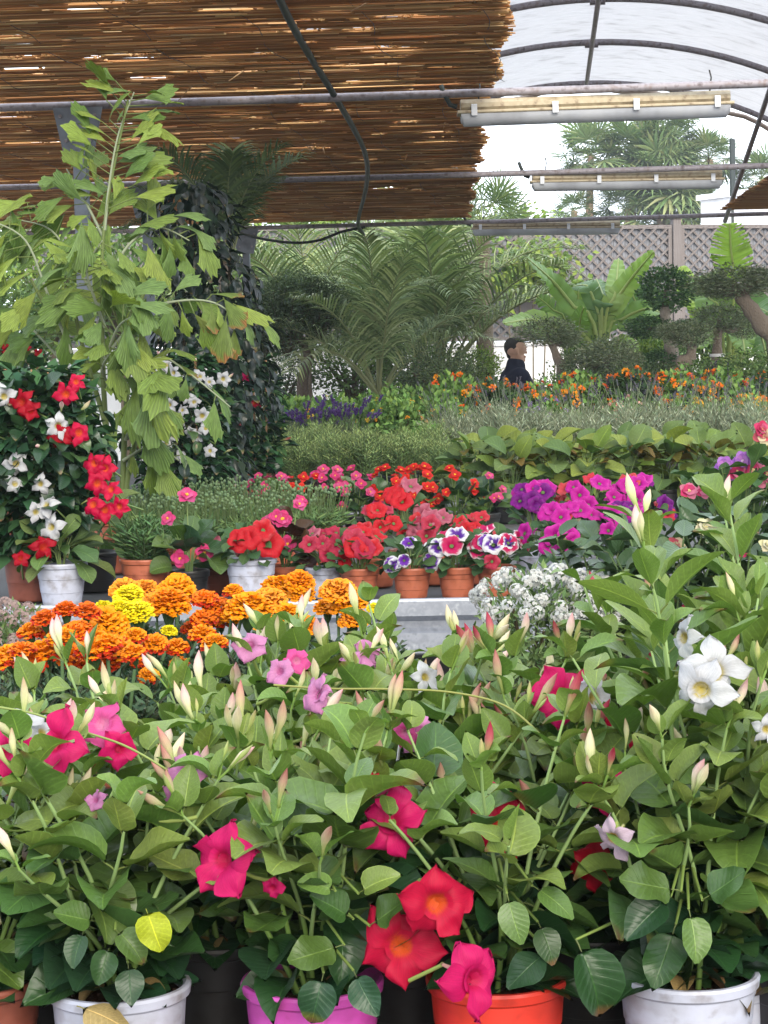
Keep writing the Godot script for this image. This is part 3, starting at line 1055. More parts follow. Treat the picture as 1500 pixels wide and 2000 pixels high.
# a fishtail leaflet of length 1 along +z: wedge with a ragged, toothed end
func fishtail_mesh(col: Color, brown: bool) -> ArrayMesh:
	var mb := MB.new()
	var rows := []
	var cols := []
	var teeth := []
	for i in 9:
		teeth.append(rf(-0.10, 0.05) + (0.10 if i % 2 else -0.03))
	var lop := rf(-0.25, 0.25)
	var bend := rf(0.3, 1.0)
	for j in 8:
		var t := j / 7.0
		var row := PackedVector3Array()
		var cr := []
		var hw := 0.30 * pow(t, 0.85) * (1.0 if t < 0.85 else 1.03)
		for i in 9:
			var s := (i - 4) / 4.0
			var reach: float = t * (1.0 - 0.30 * absf(s) * t + lop * s * t + (teeth[i] if j == 7 else 0.0))
			var a := bend * reach
			row.append(Vector3(s * hw, -0.5 * bend * reach * reach + (0.035 if i % 2 else -0.01) * t - 0.12 * s * s * t + 0.10 * absf(s) * t, reach * (1.0 - 0.12 * a)))
			cr.append(col.lerp(Color(0.28, 0.13, 0.05), 1.0 if brown and t + 0.9 * s * lop + 0.06 * (i % 3) > 0.97 else 0.0))
		rows.append(row)
		cols.append(cr)
	mb.grid(rows, cols, false, Vector3(0, -9, 0))
	mb.tube(PackedVector3Array([Vector3(0, 0, -0.06), Vector3(0, 0, 0.08)]), [0.010, 0.012], 4, [col])
	return mb.mesh()


# paddle leaf (bird of paradise, banana) along points in the thing's own axes
func paddle_mesh(pts: PackedVector3Array, w: float, face: Vector3, col: Color, tears: int, stalk_len := 0.0) -> ArrayMesh:
	var mb := MB.new()
	var n := pts.size()
	var curve := Curve3D.new()
	for k in n:
		var a := pts[maxi(k - 1, 0)]
		var b := pts[mini(k + 1, n - 1)]
		curve.add_point(pts[k], (a - b) / 6.0, (b - a) / 6.0)
	var ln := curve.get_baked_length()
	var sp := PackedVector3Array()
	for k in 25:
		sp.append(curve.sample_baked(ln * k / 24.0))
	mb.tube(sp, range(25).map(func(k): return lerpf(0.016, 0.003, k / 24.0) * maxf(0.5, ln)), 5, [col.lerp(Color(0.45, 0.50, 0.16), 0.55)])
	var torn := {}
	for k in tears:
		torn[rng.randi_range(3, 34)] = true
	var bl := PackedVector3Array()
	for k in 37:
		bl.append(curve.sample_baked(ln * lerpf(stalk_len, 1.0, k / 36.0)))
	for s in [-1.0, 1.0]:
		var rows := []
		var cols := []
		for k in 37:
			var t := k / 36.0
			var tang := (bl[mini(k + 1, 36)] - bl[maxi(k - 1, 0)]).normalized()
			var x := face.cross(tang).normalized()
			var y := tang.cross(x)
			var hw: float = maxf(0.004, w * 0.5 * pow(sin(PI * pow(clampf(t, 0.0, 1.0), 0.70)), 0.42))
			var row := PackedVector3Array()
			for i in 6:
				var q := i / 5.0
				row.append(bl[k] + x * s * hw * q + y * (0.30 * q - 0.34 * q * q) * hw + tang * hw * 0.35 * q + y * sin(k * 1.9) * 0.010 * q)
			rows.append(row)
			cols.append(jit(col, 0.09))
			if torn.has(k) and rows.size() > 1:
				mb.grid(rows, cols)
				var again := PackedVector3Array()
				var gap := w * rf(0.03, 0.13)
				var lift := w * rf(-0.10, 0.10)
				var from := rng.randi_range(1, 3)
				for i in 6:
					var q := maxf(0.0, (i - from) / (5.0 - from))
					again.append(row[i] + tang * gap * q + y * lift * q * q)
				rows = [again]
				cols = [cols[cols.size() - 1]]
				torn.erase(k + 1)
		if rows.size() > 1:
			mb.grid(rows, cols)
	return mb.mesh()


# ---------------------------------------------------------------- the scene
func _ready() -> void:
	rng.seed = 20240
	cam = Camera3D.new()
	cam.name = "camera"
	add_child(cam)
	cam.position = Vector3(0, 1.55, 0)
	cam.rotation_order = EULER_ORDER_YXZ
	cam.rotation = Vector3(-atan(285.0 / FOCAL), 0, -0.02)
	cam.fov = rad_to_deg(2.0 * atan(1000.0 / FOCAL))
	cam.near = 0.1
	cam.far = 400.0
	cam.current = true

	var env := Environment.new()
	env.background_mode = Environment.BG_SKY
	var sky := ProceduralSkyMaterial.new()
	sky.sky_top_color = Color(0.87, 0.905, 0.95)
	sky.sky_horizon_color = Color(0.92, 0.955, 1.0)
	sky.sky_curve = 0.25
	sky.ground_horizon_color = Color(0.70, 0.72, 0.74)
	sky.ground_bottom_color = Color(0.35, 0.35, 0.34)
	sky.sky_energy_multiplier = 1.0
	env.sky = Sky.new()
	env.sky.sky_material = sky
	env.background_energy_multiplier = 1.0
	env.tonemap_mode = Environment.TONE_MAPPER_LINEAR
	env.tonemap_exposure = 3.8
	env.sdfgi_enabled = true
	env.ssao_enabled = true
	env.ssil_enabled = true
	env.fog_enabled = true
	env.fog_density = 0.0008
	env.fog_light_color = Color(0.90, 0.94, 1.0)
	var we := WorldEnvironment.new()
	we.name = "environment"
	we.environment = env
	add_child(we)

	var sun := DirectionalLight3D.new()
	sun.name = "sun"
	add_child(sun)
	sun.rotation_degrees = Vector3(-27, 16, 0)
	sun.light_energy = 0.5
	sun.light_angular_distance = 40.0
	sun.light_color = Color(1.0, 0.97, 0.92)
	sun.shadow_enabled = true

	make_materials()
	make_pots()
	make_leaf_sets()
	make_flower_meshes()

	setting()
	greenhouse()
	reed_mats()
	light_fittings()
	benches()
	back_garden()
	far_palms()
	visitor()
	left_plants()
	back_benches()
	middle_bench()
	marigold_bench()
	front_bench()


func setting() -> void:
	var mb := MB.new()
	var q := []
	for k in [[-150, 20], [150, 20], [150, -250], [-150, -250]]:
		q.append(mb.put(Vector3(k[0], 0, k[1]), Vector3.UP, Vector2(k[0], k[1])))
	mb.quad(q[0], q[1], q[2], q[3])
	var g := part(self, "ground", mb.mesh(), M.concrete)
	g.set_meta("kind", "structure")


const BAR_Y := 2.77
const HOOP_U := 0.36
const HOOP_R := 3.5
const HOOP_Y := 0.41
const BARS := [9.4, 13.4, 17.85]


func bar_pipe(a: Vector3, b: Vector3, r: float, sag := 0.0, n := 8, sides := 10) -> ArrayMesh:
	var mb := MB.new()
	var pts := PackedVector3Array()
	for k in n + 1:
		var t := float(k) / n
		pts.append(a.lerp(b, t) + Vector3(0, -sag * 4 * t * (1 - t), 0))
	mb.tube(pts, [r], sides)
	return mb.mesh()


func hoop_point(a: float, w: float, r := HOOP_R) -> Vector3:
	return gh(HOOP_U + sin(a) * r, HOOP_Y + cos(a) * r, w)


func greenhouse() -> void:
	var t := thing("hoop_greenhouse", "hoop greenhouse frame of grey steel pipes under milky plastic film", "greenhouse")
	var foot := acos((2.84 - HOOP_Y) / HOOP_R)
	for w in [11.7, 13.75, 15.6, 17.85]:
		var mb := MB.new()
		var pts := PackedVector3Array()
		for k in 41:
			pts.append(hoop_point(lerpf(-foot, foot, k / 40.0), w))
		mb.tube(pts, [0.024], 10)
		part(t, "hoop", mb.mesh(), M.pipe)
	for w in BARS:
		part(t, "tie_bar", bar_pipe(gh(-5.2, BAR_Y, w), gh(HOOP_U + 2.9, BAR_Y + 0.01, w), 0.019, 0.012), M.pipe)
	part(t, "ridge_pipe", bar_pipe(gh(HOOP_U, HOOP_Y + HOOP_R - 0.045, 11.5), gh(HOOP_U, HOOP_Y + HOOP_R - 0.045, 17.95), 0.018), M.pipe)
	# couplings where the ridge pipe meets the hoops
	for w in [11.7, 13.75, 15.6, 17.85]:
		var mb := MB.new()
		mb.tube(PackedVector3Array([gh(HOOP_U - 0.05, HOOP_Y + HOOP_R - 0.012, w), gh(HOOP_U + 0.05, HOOP_Y + HOOP_R - 0.012, w)]), [0.029], 10)
		part(t, "pipe_clamp", mb.mesh(), M.pipe)
	part(t, "brace", bar_pipe(ray(1416, 432, 17.6), ray(1512, 150, 15.0), 0.020), M.pipe)
	# valley posts with gusset plates
	for w in BARS:
		var u := -2.11 if w < 12.0 else -2.58
		var mb := MB.new()
		mb.box(Transform3D(Basis(Vector3.UP, -YAW), gh(u, (BAR_Y - 0.03) * 0.5, w)), Vector3(0.06, BAR_Y - 0.03, 0.06))
		var po := part(t, "post", mb.mesh(), M.post_steel)
		var pl := MB.new()
		var fr := Transform3D(Basis(Vector3.UP, -YAW), gh(u, BAR_Y - 0.02, w - 0.036))
		var tri := [Vector3(-0.115, 0.0, 0), Vector3(0.115, 0.0, 0), Vector3(0.07, -0.21, 0), Vector3(-0.07, -0.21, 0)]
		for s in [-1.0, 1.0]:
			var qq := []
			for k in 4:
				qq.append(pl.put(fr * (tri[k] + Vector3(0, 0, s * 0.004)), fr.basis * Vector3(0, 0, s)))
			pl.quad(qq[0], qq[1], qq[2], qq[3])
		for k in 4:
			var a: Vector3 = tri[k]
			var b: Vector3 = tri[(k + 1) % 4]
			var nn := (b - a).cross(Vector3(0, 0, 1)).normalized()
			if nn.dot(a + b + Vector3(0, 0.34, 0)) < 0: nn = -nn
			var qq := [pl.put(fr * (a + Vector3(0, 0, -0.004)), fr.basis * nn), pl.put(fr * (a + Vector3(0, 0, 0.004)), fr.basis * nn), pl.put(fr * (b + Vector3(0, 0, 0.004)), fr.basis * nn), pl.put(fr * (b + Vector3(0, 0, -0.004)), fr.basis * nn)]
			pl.quad(qq[0], qq[1], qq[2], qq[3])
		part(po, "gusset_plate", pl.mesh(), M.post_steel)
		for c in [[-0.08, -0.04], [0.08, -0.04], [-0.055, -0.15], [0.055, -0.15]]:
			var bo := MB.new()
			bo.tube(PackedVector3Array([fr * Vector3(c[0], c[1], 0.0), fr * Vector3(c[0], c[1], 0.016)]), [0.009], 6)
			part(po, "bolt", bo.mesh(), M.pipe)
	for w in [9.4, 13.4, 17.85]:
		var mb := MB.new()
		mb.box(Transform3D(Basis(Vector3.UP, -YAW), gh(HOOP_U + 2.93, 1.375, w)), Vector3(0.09, 2.75, 0.09))
		part(t, "post", mb.mesh(), M.post_steel)
	# the film, one strip for each bay between hoops, resting on the hoops and slack between them
	var edges := [11.6, 13.75, 15.6, 17.95]
	for e in edges.size() - 1:
		var mb := MB.new()
		var rows := []
		for j in 9:
			var f := j / 8.0
			var w := lerpf(edges[e], edges[e + 1], f)
			var row := PackedVector3Array()
			for k in 49:
				var a := lerpf(-foot * 0.98, foot * 0.98, k / 48.0)
				var slack := 0.035 * sin(PI * f) + 0.010 * sin(k * 1.7 + j * 1.3) * sin(PI * f)
				row.append(hoop_point(a, w, HOOP_R + 0.033 - slack * 0.6))
			rows.append(row)
		mb.grid(rows, [], false, gh(HOOP_U, HOOP_Y, 12.0))
		part(t, "film_cover", mb.mesh(), M.film)
	# rolled brown hem at the far end
	var hem := MB.new()
	var hp := PackedVector3Array()
	for k in 41:
		var a := lerpf(-foot * 0.9, foot * 0.9, k / 40.0)
		hp.append(hoop_point(a, 18.0, HOOP_R - 0.02 - 0.03 * absf(sin(k * 0.9))))
	hem.tube(hp, [0.022], 6, [Color(0.34, 0.27, 0.22)])
	part(t, "film_hem", hem.mesh(), M.painted)


func mat_edge(w: float) -> float:
	return -0.10 - (w - 6.9) * 0.0525


func reeds(w0: float, w1: float, ul: float, ur0: float, ur1: float, y: float, sag: float, dense: float) -> ArrayMesh:
	var mb := MB.new()
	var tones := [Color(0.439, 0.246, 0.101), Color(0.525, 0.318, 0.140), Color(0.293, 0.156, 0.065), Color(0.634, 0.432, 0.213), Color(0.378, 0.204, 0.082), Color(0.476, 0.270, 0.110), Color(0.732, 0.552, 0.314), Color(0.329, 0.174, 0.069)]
	var pitch := 0.0066
	var rows := int((w1 - w0) / pitch)
	var holes := []
	for k in int((w1 - w0) * 26.0):
		holes.append([rf(w0 + 0.1, w1 - 0.1), rf(0.03, 0.075), rf(ul + 0.5, ur1 - 0.1), rf(0.06, 0.26)])
	for r in rows:
		var w := w0 + r * pitch
		var here := []
		for q in holes:
			if absf(q[0] - w) < q[1] * 0.5: here.append(q)
		var f := (w - w0) / (w1 - w0)
		var drop := sag * sin(PI * f) + 0.006 * sin(w * 9.0)
		var clump := 0.5 + 0.5 * sin(w * 31.0 + 2.0 * sin(w * 7.0))
		for layer in 2:
			var u := ul + rf(0, 0.6)
			var right := lerpf(ur0, ur1, f) + rf(-0.035, 0.03) + 0.02 * sin(w * 5.0)
			while u < right - 0.05:
				var l := rf(0.15, 0.9)
				var v := minf(u + l, right)
				var jump := v
				for q in here:
					var q0: float = q[2] + rf(-0.03, 0.03)
					if u < q0 + q[3] and v > q0:
						v = maxf(u + 0.01, minf(v, q0))
						jump = maxf(v, q0 + q[3])
				var skip := rf(0, 1) > (dense if layer == 0 else dense * 0.62) - 0.16 * clump * clump
				if not skip:
					var ww := w + layer * pitch * 0.5 + rf(-0.004, 0.004)
					var yy := y - drop + layer * 0.008 + rf(-0.003, 0.004)
					var rad := rf(0.0030, 0.0050)
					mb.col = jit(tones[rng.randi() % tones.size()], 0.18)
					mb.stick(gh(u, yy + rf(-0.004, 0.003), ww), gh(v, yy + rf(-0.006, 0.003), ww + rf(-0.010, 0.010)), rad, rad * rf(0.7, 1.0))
				u = jump + (rf(-0.08, 0.012) if jump == v else 0.0)
	return mb.mesh()


func reed_mats() -> void:
	var bays := [["reed shading mat over the bay nearest the visitor, bound with wire", 6.3, 9.36, -2.9], ["reed shading mat between the first and second steel tie bars", 9.44, 13.36, -4.0], ["reed shading mat over the farthest bay, its edge above the palms", 13.44, 17.9, -5.2]]
	for b in bays:
		var t := thing("reed_mat", b[0], "reed mat", gh(-2.5, BAR_Y + 0.04, (b[1] + b[2]) * 0.5), 0.0, "reed mats laid on the tie bars")
		var inv := t.transform.affine_inverse()
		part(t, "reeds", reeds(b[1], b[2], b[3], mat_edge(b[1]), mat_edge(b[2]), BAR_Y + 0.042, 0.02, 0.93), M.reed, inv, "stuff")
		var u: float = b[3] + 0.15
		while u < mat_edge(b[1]) - 0.05:
			var mb := MB.new()
			var pts := PackedVector3Array()
			for k in 25:
				var f := k / 24.0
				pts.append(gh(u + 0.02 * sin(k * 0.8) + 0.05 * f, BAR_Y + 0.036 - 0.02 * sin(PI * f) - 0.004 * (k % 2), lerpf(b[1], b[2], f)))
			mb.tube(pts, [0.0016], 4)
			part(t, "binding_wire", mb.mesh(), M.wire, inv)
			u += 0.42
		# loose straws hanging out
		for k in 14:
			var w := rf(b[1] + 0.3, b[2] - 0.2)
			var uu := rf(-3.2, mat_edge(w) - 0.1)
			var a := gh(uu, BAR_Y + 0.03, w)
			var mb := MB.new()
			mb.tube(PackedVector3Array([a, a + Vector3(rf(-0.08, 0.08), rf(-0.06, -0.01), rf(-0.1, 0.1))]), [0.004, 0.002], 4, [Color(0.45, 0.30, 0.15)])
			part(t, "loose_straw", mb.mesh(), M.reed, inv)
	# the mat on the other side of the aisle
	var o := thing("reed_mat", "small corner of reed mat on the opposite side, above the banana leaf", "reed mat", gh(2.6, BAR_Y + 0.04, 15.6), 0.0, "reed mats laid on the tie bars")
	var mb := MB.new()
	var tones := [Color(0.33, 0.165, 0.060), Color(0.40, 0.22, 0.085), Color(0.20, 0.092, 0.034), Color(0.50, 0.33, 0.16)]
	var w := 13.5
	while w < 17.8:
		var left := lerpf(1.62, 1.52, (w - 13.5) / 4.3)
		for layer in 2:
			var u := left + rf(-0.05, 0.05)
			while u < 3.2:
				var v := minf(u + rf(0.5, 1.5), 3.2)
				if rf(0, 1) < (0.95 if layer == 0 else 0.6):
					mb.tube(PackedVector3Array([gh(u, BAR_Y + 0.042 + layer * 0.008, w + layer * 0.0045), gh(v, BAR_Y + 0.04 + layer * 0.008, w + layer * 0.0045 + rf(-0.008, 0.008))]), [0.0046], 4, [jit(tones[rng.randi() % 4], 0.25)])
				u = v
		w += 0.0088
	part(o, "reeds", mb.mesh(), M.reed, o.transform.affine_inverse(), "stuff")
	# irrigation hose slung under the mats
	var hp := PackedVector3Array()
	for a in [[538, -20, 6.7], [566, 40, 7.3], [600, 100, 8.1], [640, 165, 9.1], [664, 205, 9.55], [690, 250, 10.5], [712, 296, 11.6], [718, 340, 13.0], [712, 380, 14.4], [702, 418, 16.2], [700, 440, 17.3], [710, 458, 17.9]]:
		hp.append(ray(a[0], a[1], a[2]) + Vector3(0, 0.0, 0))
	var hm := MB.new()
	hm.tube(smooth(hp, 5), [0.015], 8)
	var hose := part(self, "irrigation_hose", hm.mesh(), M.hose)
	tag(hose, "dark green irrigation hose slung under the reed mats", "hose")
	var cb := MB.new()
	cb.tube(smooth(PackedVector3Array([ray(470, 455, 17.6), ray(510, 466, 17.6), ray(570, 474, 17.6), ray(620, 470, 17.6), ray(670, 452, 17.6), ray(712, 444, 17.7)]), 5), [0.013], 6)
	tag(part(self, "cable", cb.mesh(), M.hose), "black cable sagging under the far end of the reed mat", "cable")


func smooth(pts: PackedVector3Array, n: int) -> PackedVector3Array:
	var c := Curve3D.new()
	for k in pts.size():
		var a := pts[maxi(k - 1, 0)]
		var b := pts[mini(k + 1, pts.size() - 1)]
		c.add_point(pts[k], (a - b) / 6.0, (b - a) / 6.0)
	var out := PackedVector3Array()
	for k in pts.size() - 1:
		for j in n:
			out.append(c.sample(k, float(j) / n))
	out.append(pts[pts.size() - 1])
	return out


func light_fittings() -> void:
	var spec := [["cream strip light with clear cover hung from the nearest tie bar", 893, 222, 1430, 203, 9.3], ["cream strip light hung from the second tie bar, before the palms", 1035, 356, 1413, 350, 13.3], ["cream strip light hung from the farthest tie bar, before the lattice", 920, 447, 1213, 444, 17.75]]
	for s in spec:
		var a := ray(s[1], s[2], s[5])
		var b := ray(s[3], s[4], s[5])
		var c := (a + b) * 0.5
		var ln := (b - a).length()
		var t := thing("strip_light", s[0], "light fitting", c, 0.0, "strip lights hung from the tie bars")
		var x := (b - a).normalized()
		var z := x.cross(Vector3.UP).normalized()
		t.basis = Basis(x, z.cross(x), z)
		var h := MB.new()
		h.bar(Transform3D(Basis(), Vector3(0, 0.030, 0)), Vector3(ln - 0.03, 0.055, 0.105), 0.018)
		h.bar(Transform3D(Basis(), Vector3(0, 0.0, 0)), Vector3(ln, 0.014, 0.125), 0.004)
		part(t, "housing", h.mesh(), M.fixture_cream)
		var d := MB.new()
		var rows := []
		for k in 13:
			var g := lerpf(0, PI, k / 12.0)
			var row := PackedVector3Array()
			for e in [-0.5, -0.488, 0.488, 0.5]:
				var sh := 0.6 if absf(e) == 0.5 else 1.0
				row.append(Vector3(e * (ln - 0.03), -0.008 - sin(g) * 0.052 * sh, cos(g) * 0.055))
			rows.append(row)
		d.grid(rows, [], false, Vector3(0, 0.02, 0))
		part(t, "cover", d.mesh(), M.diffuser)
		var tb := MB.new()
		tb.tube(PackedVector3Array([Vector3(-ln * 0.46, -0.03, 0), Vector3(ln * 0.46, -0.03, 0)]), [0.012], 8, [Color(0.7, 0.7, 0.7)])
		part(t, "lamp_tube", tb.mesh(), M.painted)
		for k in 4:
			for e in [-1.0, 1.0]:
				var cm := MB.new()
				cm.bar(Transform3D(Basis(), Vector3(ln * (-0.44 + 0.293 * k), 0.006, e * 0.0665)), Vector3(0.026, 0.052, 0.008), 0.003)
				part(t, "clip", cm.mesh(), M.clip_grey)
		for e in [-0.42, 0.42]:
			var up := MB.new()
			up.tube(PackedVector3Array([Vector3(ln * e, 0.055, 0), Vector3(ln * e, 0.085, 0.01), Vector3(ln * e + 0.008, 0.12, 0.0), Vector3(ln * e, 0.155, 0.0)]), [0.004], 5)
			part(t, "hook", up.mesh(), M.wire)
		var f := MB.new()
		f.tube(PackedVector3Array([Vector3(-ln * 0.5, 0.03, 0), Vector3(-ln * 0.5 - 0.03, 0.04, 0), Vector3(-ln * 0.5 - 0.06, 0.10, 0), Vector3(-ln * 0.5 - 0.07, 0.13, 0)]), [0.012], 6)
		part(t, "feed_cable", f.mesh(), M.hose)


# ---------------------------------------------------------------- benches
func bench_legs(t: Node3D, x0: float, x1: float, z0: float, z1: float, y: float, m: Material) -> void:
	for x in [x0, (x0 + x1) * 0.5, x1]:
		for z in [z0, z1]:
			var mb := MB.new()
			mb.box(Transform3D(Basis(), Vector3(x, y * 0.5, z)), Vector3(0.05, y, 0.05))
			part(t, "leg", mb.mesh(), m)


func benches() -> void:
	# front: weathered planks on trestles
	var t := thing("plank_bench", "low bench of dark weathered planks under the front mandevilla pots", "bench")
	for k in 9:
		var mb := MB.new()
		mb.bar(Transform3D(Basis(Vector3.UP, rf(-0.004, 0.004)), Vector3(0, 0.567 + rf(-0.003, 0.0), -2.46 - k * 0.150)), Vector3(2.6, 0.028, 0.125 + rf(-0.006, 0.006)), 0.004)
		part(t, "plank", mb.mesh(), M.old_plank)
	bench_legs(t, -1.2, 1.2, -2.5, -3.6, 0.549, M.old_plank)
	# the marigolds' bench: expanded black trays on a steel frame
	var b := thing("steel_bench", "low steel bench carrying the pots of orange marigolds", "bench")
	for k in 6:
		var mb := MB.new()
		mb.bar(Transform3D(Basis(), Vector3(0, 0.788, -3.90 - k * 0.165)), Vector3(3.2, 0.022, 0.150), 0.004)
		part(b, "slat", mb.mesh(), M.old_plank)
	bench_legs(b, -1.5, 1.5, -3.95, -4.7, 0.776, M.galvanised)
	# the middle bench: galvanised tray with a folded lip
	for s in [["galvanised_bench", "galvanised steel bench with folded lip, carrying petunias and begonias", 5.42, 8.9, -2.6, 2.6], ["galvanised_bench", "galvanised steel bench behind the begonias, carrying rosemary and lavender", 9.2, 14.6, -3.6, 4.2]]:
		var g := thing(s[0], s[1], "bench")
		var fr := Transform3D(Basis(Vector3.UP, -0.035), Vector3.ZERO)
		var w0: float = s[2]
		var w1: float = s[3]
		var cx: float = (s[4] + s[5]) * 0.5
		var wd: float = s[5] - s[4]
		var top := MB.new()
		top.bar(Transform3D(Basis(), Vector3(cx, 0.910, -(w0 + w1) * 0.5)), Vector3(wd, 0.014, w1 - w0 - 0.02), 0.003)
		part(g, "tray", top.mesh(), M.bench_mat, fr)
		var lip := MB.new()
		var prof := [Vector2(0.0, 0.935), Vector2(0.004, 0.938), Vector2(0.010, 0.936), Vector2(0.012, 0.930), Vector2(0.012, 0.892), Vector2(-0.012, 0.876), Vector2(-0.014, 0.858), Vector2(0.006, 0.846), Vector2(0.006, 0.792), Vector2(-0.004, 0.786)]
		var rows := []
		for p in prof:
			var row := PackedVector3Array()
			for k in 9:
				row.append(Vector3(lerpf(s[4], s[5], k / 8.0), p.y + 0.002 * sin(k * 1.7), -w0 + p.x))
			rows.append(row)
		for k in prof.size() - 1:
			lip.grid([rows[k], rows[k + 1]], [], false, Vector3(0, 0.86, -w0 - 0.3))
		part(g, "lip", lip.mesh(), M.galvanised, fr)
		if w0 < 6.0:
			var gp := MB.new()
			gp.bar(fr * Transform3D(Basis(), Vector3(-0.90, 0.905, -w0 + 0.020)), Vector3(0.155, 0.062, 0.010), 0.002)
			var pl := part(g, "painted_plate", gp.mesh(), M.green_paint)
			var bo := MB.new()
			bo.tube(PackedVector3Array([fr * Vector3(-0.87, 0.905, -w0 + 0.024), fr * Vector3(-0.87, 0.905, -w0 + 0.031)]), [0.007], 8)
			part(pl, "bolt", bo.mesh(), M.galvanised)
		for x in [s[4] + 0.1, cx, s[5] - 0.1]:
			for z in [-w0 - 0.1, -(w0 + w1) * 0.5, -w1 + 0.1]:
				var mb := MB.new()
				mb.box(fr * Transform3D(Basis(), Vector3(x, 0.451, z)), Vector3(0.05, 0.902, 0.05))
				part(g, "leg", mb.mesh(), M.galvanised)


const ORD := ["first", "second", "third", "fourth", "fifth", "sixth", "seventh", "eighth", "ninth", "tenth", "eleventh", "twelfth"]


# ---------------------------------------------------------------- behind the benches
func local_pts(t: Node3D, a: Array, d: float) -> PackedVector3Array:
	var out := PackedVector3Array()
	var inv := t.transform.affine_inverse()
	for p in a:
		out.append(inv * ray(p[0], p[1], d + (p[2] if p.size() > 2 else 0.0)))
	return out


func fence() -> void:
	var f0 := ray(1320, 449, 25.0)
	f0.y = 0
	var dir := Vector3(0.976, 0, -0.217).normalized()
	var back := dir.cross(Vector3.UP).normalized() * -1.0
	if back.z > 0: back = -back
	var fr := Basis(dir, Vector3.UP, -back)
	var wall := thing("garden_wall", "low whitewashed wall under the lattice fence, behind the man", "wall", f0)
	var wb := MB.new()
	wb.box(Transform3D(fr, dir * -3.0 + Vector3.UP * 0.88 + back * 0.12), Vector3(22.0, 1.76, 0.2))
	part(wall, "masonry", wb.mesh(), M.whitewash)
	var cp := MB.new()
	cp.box(Transform3D(fr, dir * -3.0 + Vector3.UP * 1.785 + back * 0.12), Vector3(22.0, 0.045, 0.26))
	part(wall, "coping", cp.mesh(), M.whitewash)
	var t := thing("lattice_fence", "weathered wooden lattice fence with cane screen on the white wall", "fence", f0)
	var w := 1.83
	var h := 1.36
	var y0 := 1.82
	var unit := BoxMesh.new()
	unit.size = Vector3.ONE
	for k in range(-4, 3):
		part(t, "post", unit, M.lattice_wood, Transform3D(fr.scaled_local(Vector3(0.10, 1.44, 0.10)), dir * (k * (w + 0.1)) + Vector3.UP * (1.81 + 0.72)))
		part(t, "post_cap", unit, M.lattice_wood, Transform3D(fr.scaled_local(Vector3(0.13, 0.03, 0.13)), dir * (k * (w + 0.1)) + Vector3.UP * (1.81 + 1.455)))
	for k in range(-4, 2):
		var o := dir * (k * (w + 0.1) + 0.05)
		var pn := holder(t, "panel", Transform3D(fr, o))
		for e in [y0 + 0.022, y0 + h - 0.022]:
			part(pn, "rail", unit, M.lattice_wood, Transform3D(Basis().scaled(Vector3(w - 0.01, 0.045, 0.04)), Vector3(w * 0.5, e, 0)))
		for e in [0.03, w - 0.03]:
			part(pn, "stile", unit, M.lattice_wood, Transform3D(Basis().scaled(Vector3(0.045, h - 0.092, 0.038)), Vector3(e, y0 + h * 0.5, 0)))
		part(pn, "cane_screen", unit, M.cane_screen, Transform3D(Basis().scaled(Vector3(w - 0.02, h - 0.02, 0.012)), Vector3(w * 0.5, y0 + h * 0.5, -0.045)))
		for s in [-1.0, 1.0]:
			var c := -h + 0.07
			while c < w:
				var xa := maxf(0.03, c)
				var xb := minf(w - 0.03, c + h)
				if xb - xa > 0.08:
					var ya := xa - c
					var yb := xb - c
					if s < 0:
						ya = h - ya
						yb = h - yb
					var a := Vector3(xa, y0 + clampf(ya, 0.03, h - 0.03), 0.010 * s)
					var b := Vector3(xb, y0 + clampf(yb, 0.03, h - 0.03), 0.010 * s)
					var x := (b - a).normalized()
					part(pn, "lath", unit, M.lattice_wood, Transform3D(Basis(x, Vector3(0, 0, 1).cross(x), Vector3(0, 0, 1)).scaled_local(Vector3((b - a).length(), 0.024, 0.009)), (a + b) * 0.5))
				c += 0.142


func topiary(label: String, d: float, pads: Array, trunk: Array, tr: float, glossy: bool, cat := "topiary tree") -> void:
	var foot := ray(trunk[0][0], trunk[0][1], d)
	foot.y = 0
	var t := thing("topiary_tree", label, cat, foot, 0.0, "cloud-pruned topiary trees behind the benches")
	var pts := PackedVector3Array([Vector3(0, 0, 0)])
	pts.append_array(local_pts(t, trunk, d))
	var sm := smooth(pts, 5)
	var rad := []
	for k in sm.size():
		rad.append(tr * lerpf(1.25, 0.62, float(k) / (sm.size() - 1)) * (1.0 + 0.10 * sin(k * 1.9)))
	var mb := MB.new()
	mb.tube(sm, rad, 9, [Color(0.20, 0.165, 0.135) if not glossy else Color(0.36, 0.31, 0.26)])
	part(t, "trunk", mb.mesh(), M.bark)
	var end := sm[sm.size() - 1]
	for p in pads:
		var c: Vector3 = t.transform.affine_inverse() * ray(p[0], p[1], d + (p[4] if p.size() > 4 else 0.0))
		var rx: float = p[2] * 0.56 * d / FOCAL
		var ry: float = p[3] * 0.58 * d / FOCAL
		var near := end
		for q in sm:
			if (q - c).length() < (near - c).length(): near = q
		var br := MB.new()
		br.tube(PackedVector3Array([near, near.lerp(c, 0.5) + Vector3(0, -ry * 0.25, 0), c]), [tr * 0.6, tr * 0.45, tr * 0.25], 6, [Color(0.18, 0.15, 0.12)])
		part(t, "branch", br.mesh(), M.bark)
		var key := "pad_gloss" if glossy else "pad_olive"
		part(t, "crown", pick(key), M.foliage, Transform3D(Basis(Vector3.UP, rf(0, TAU)).scaled(Vector3(rx, ry, rx * 0.95)), c), "stuff")


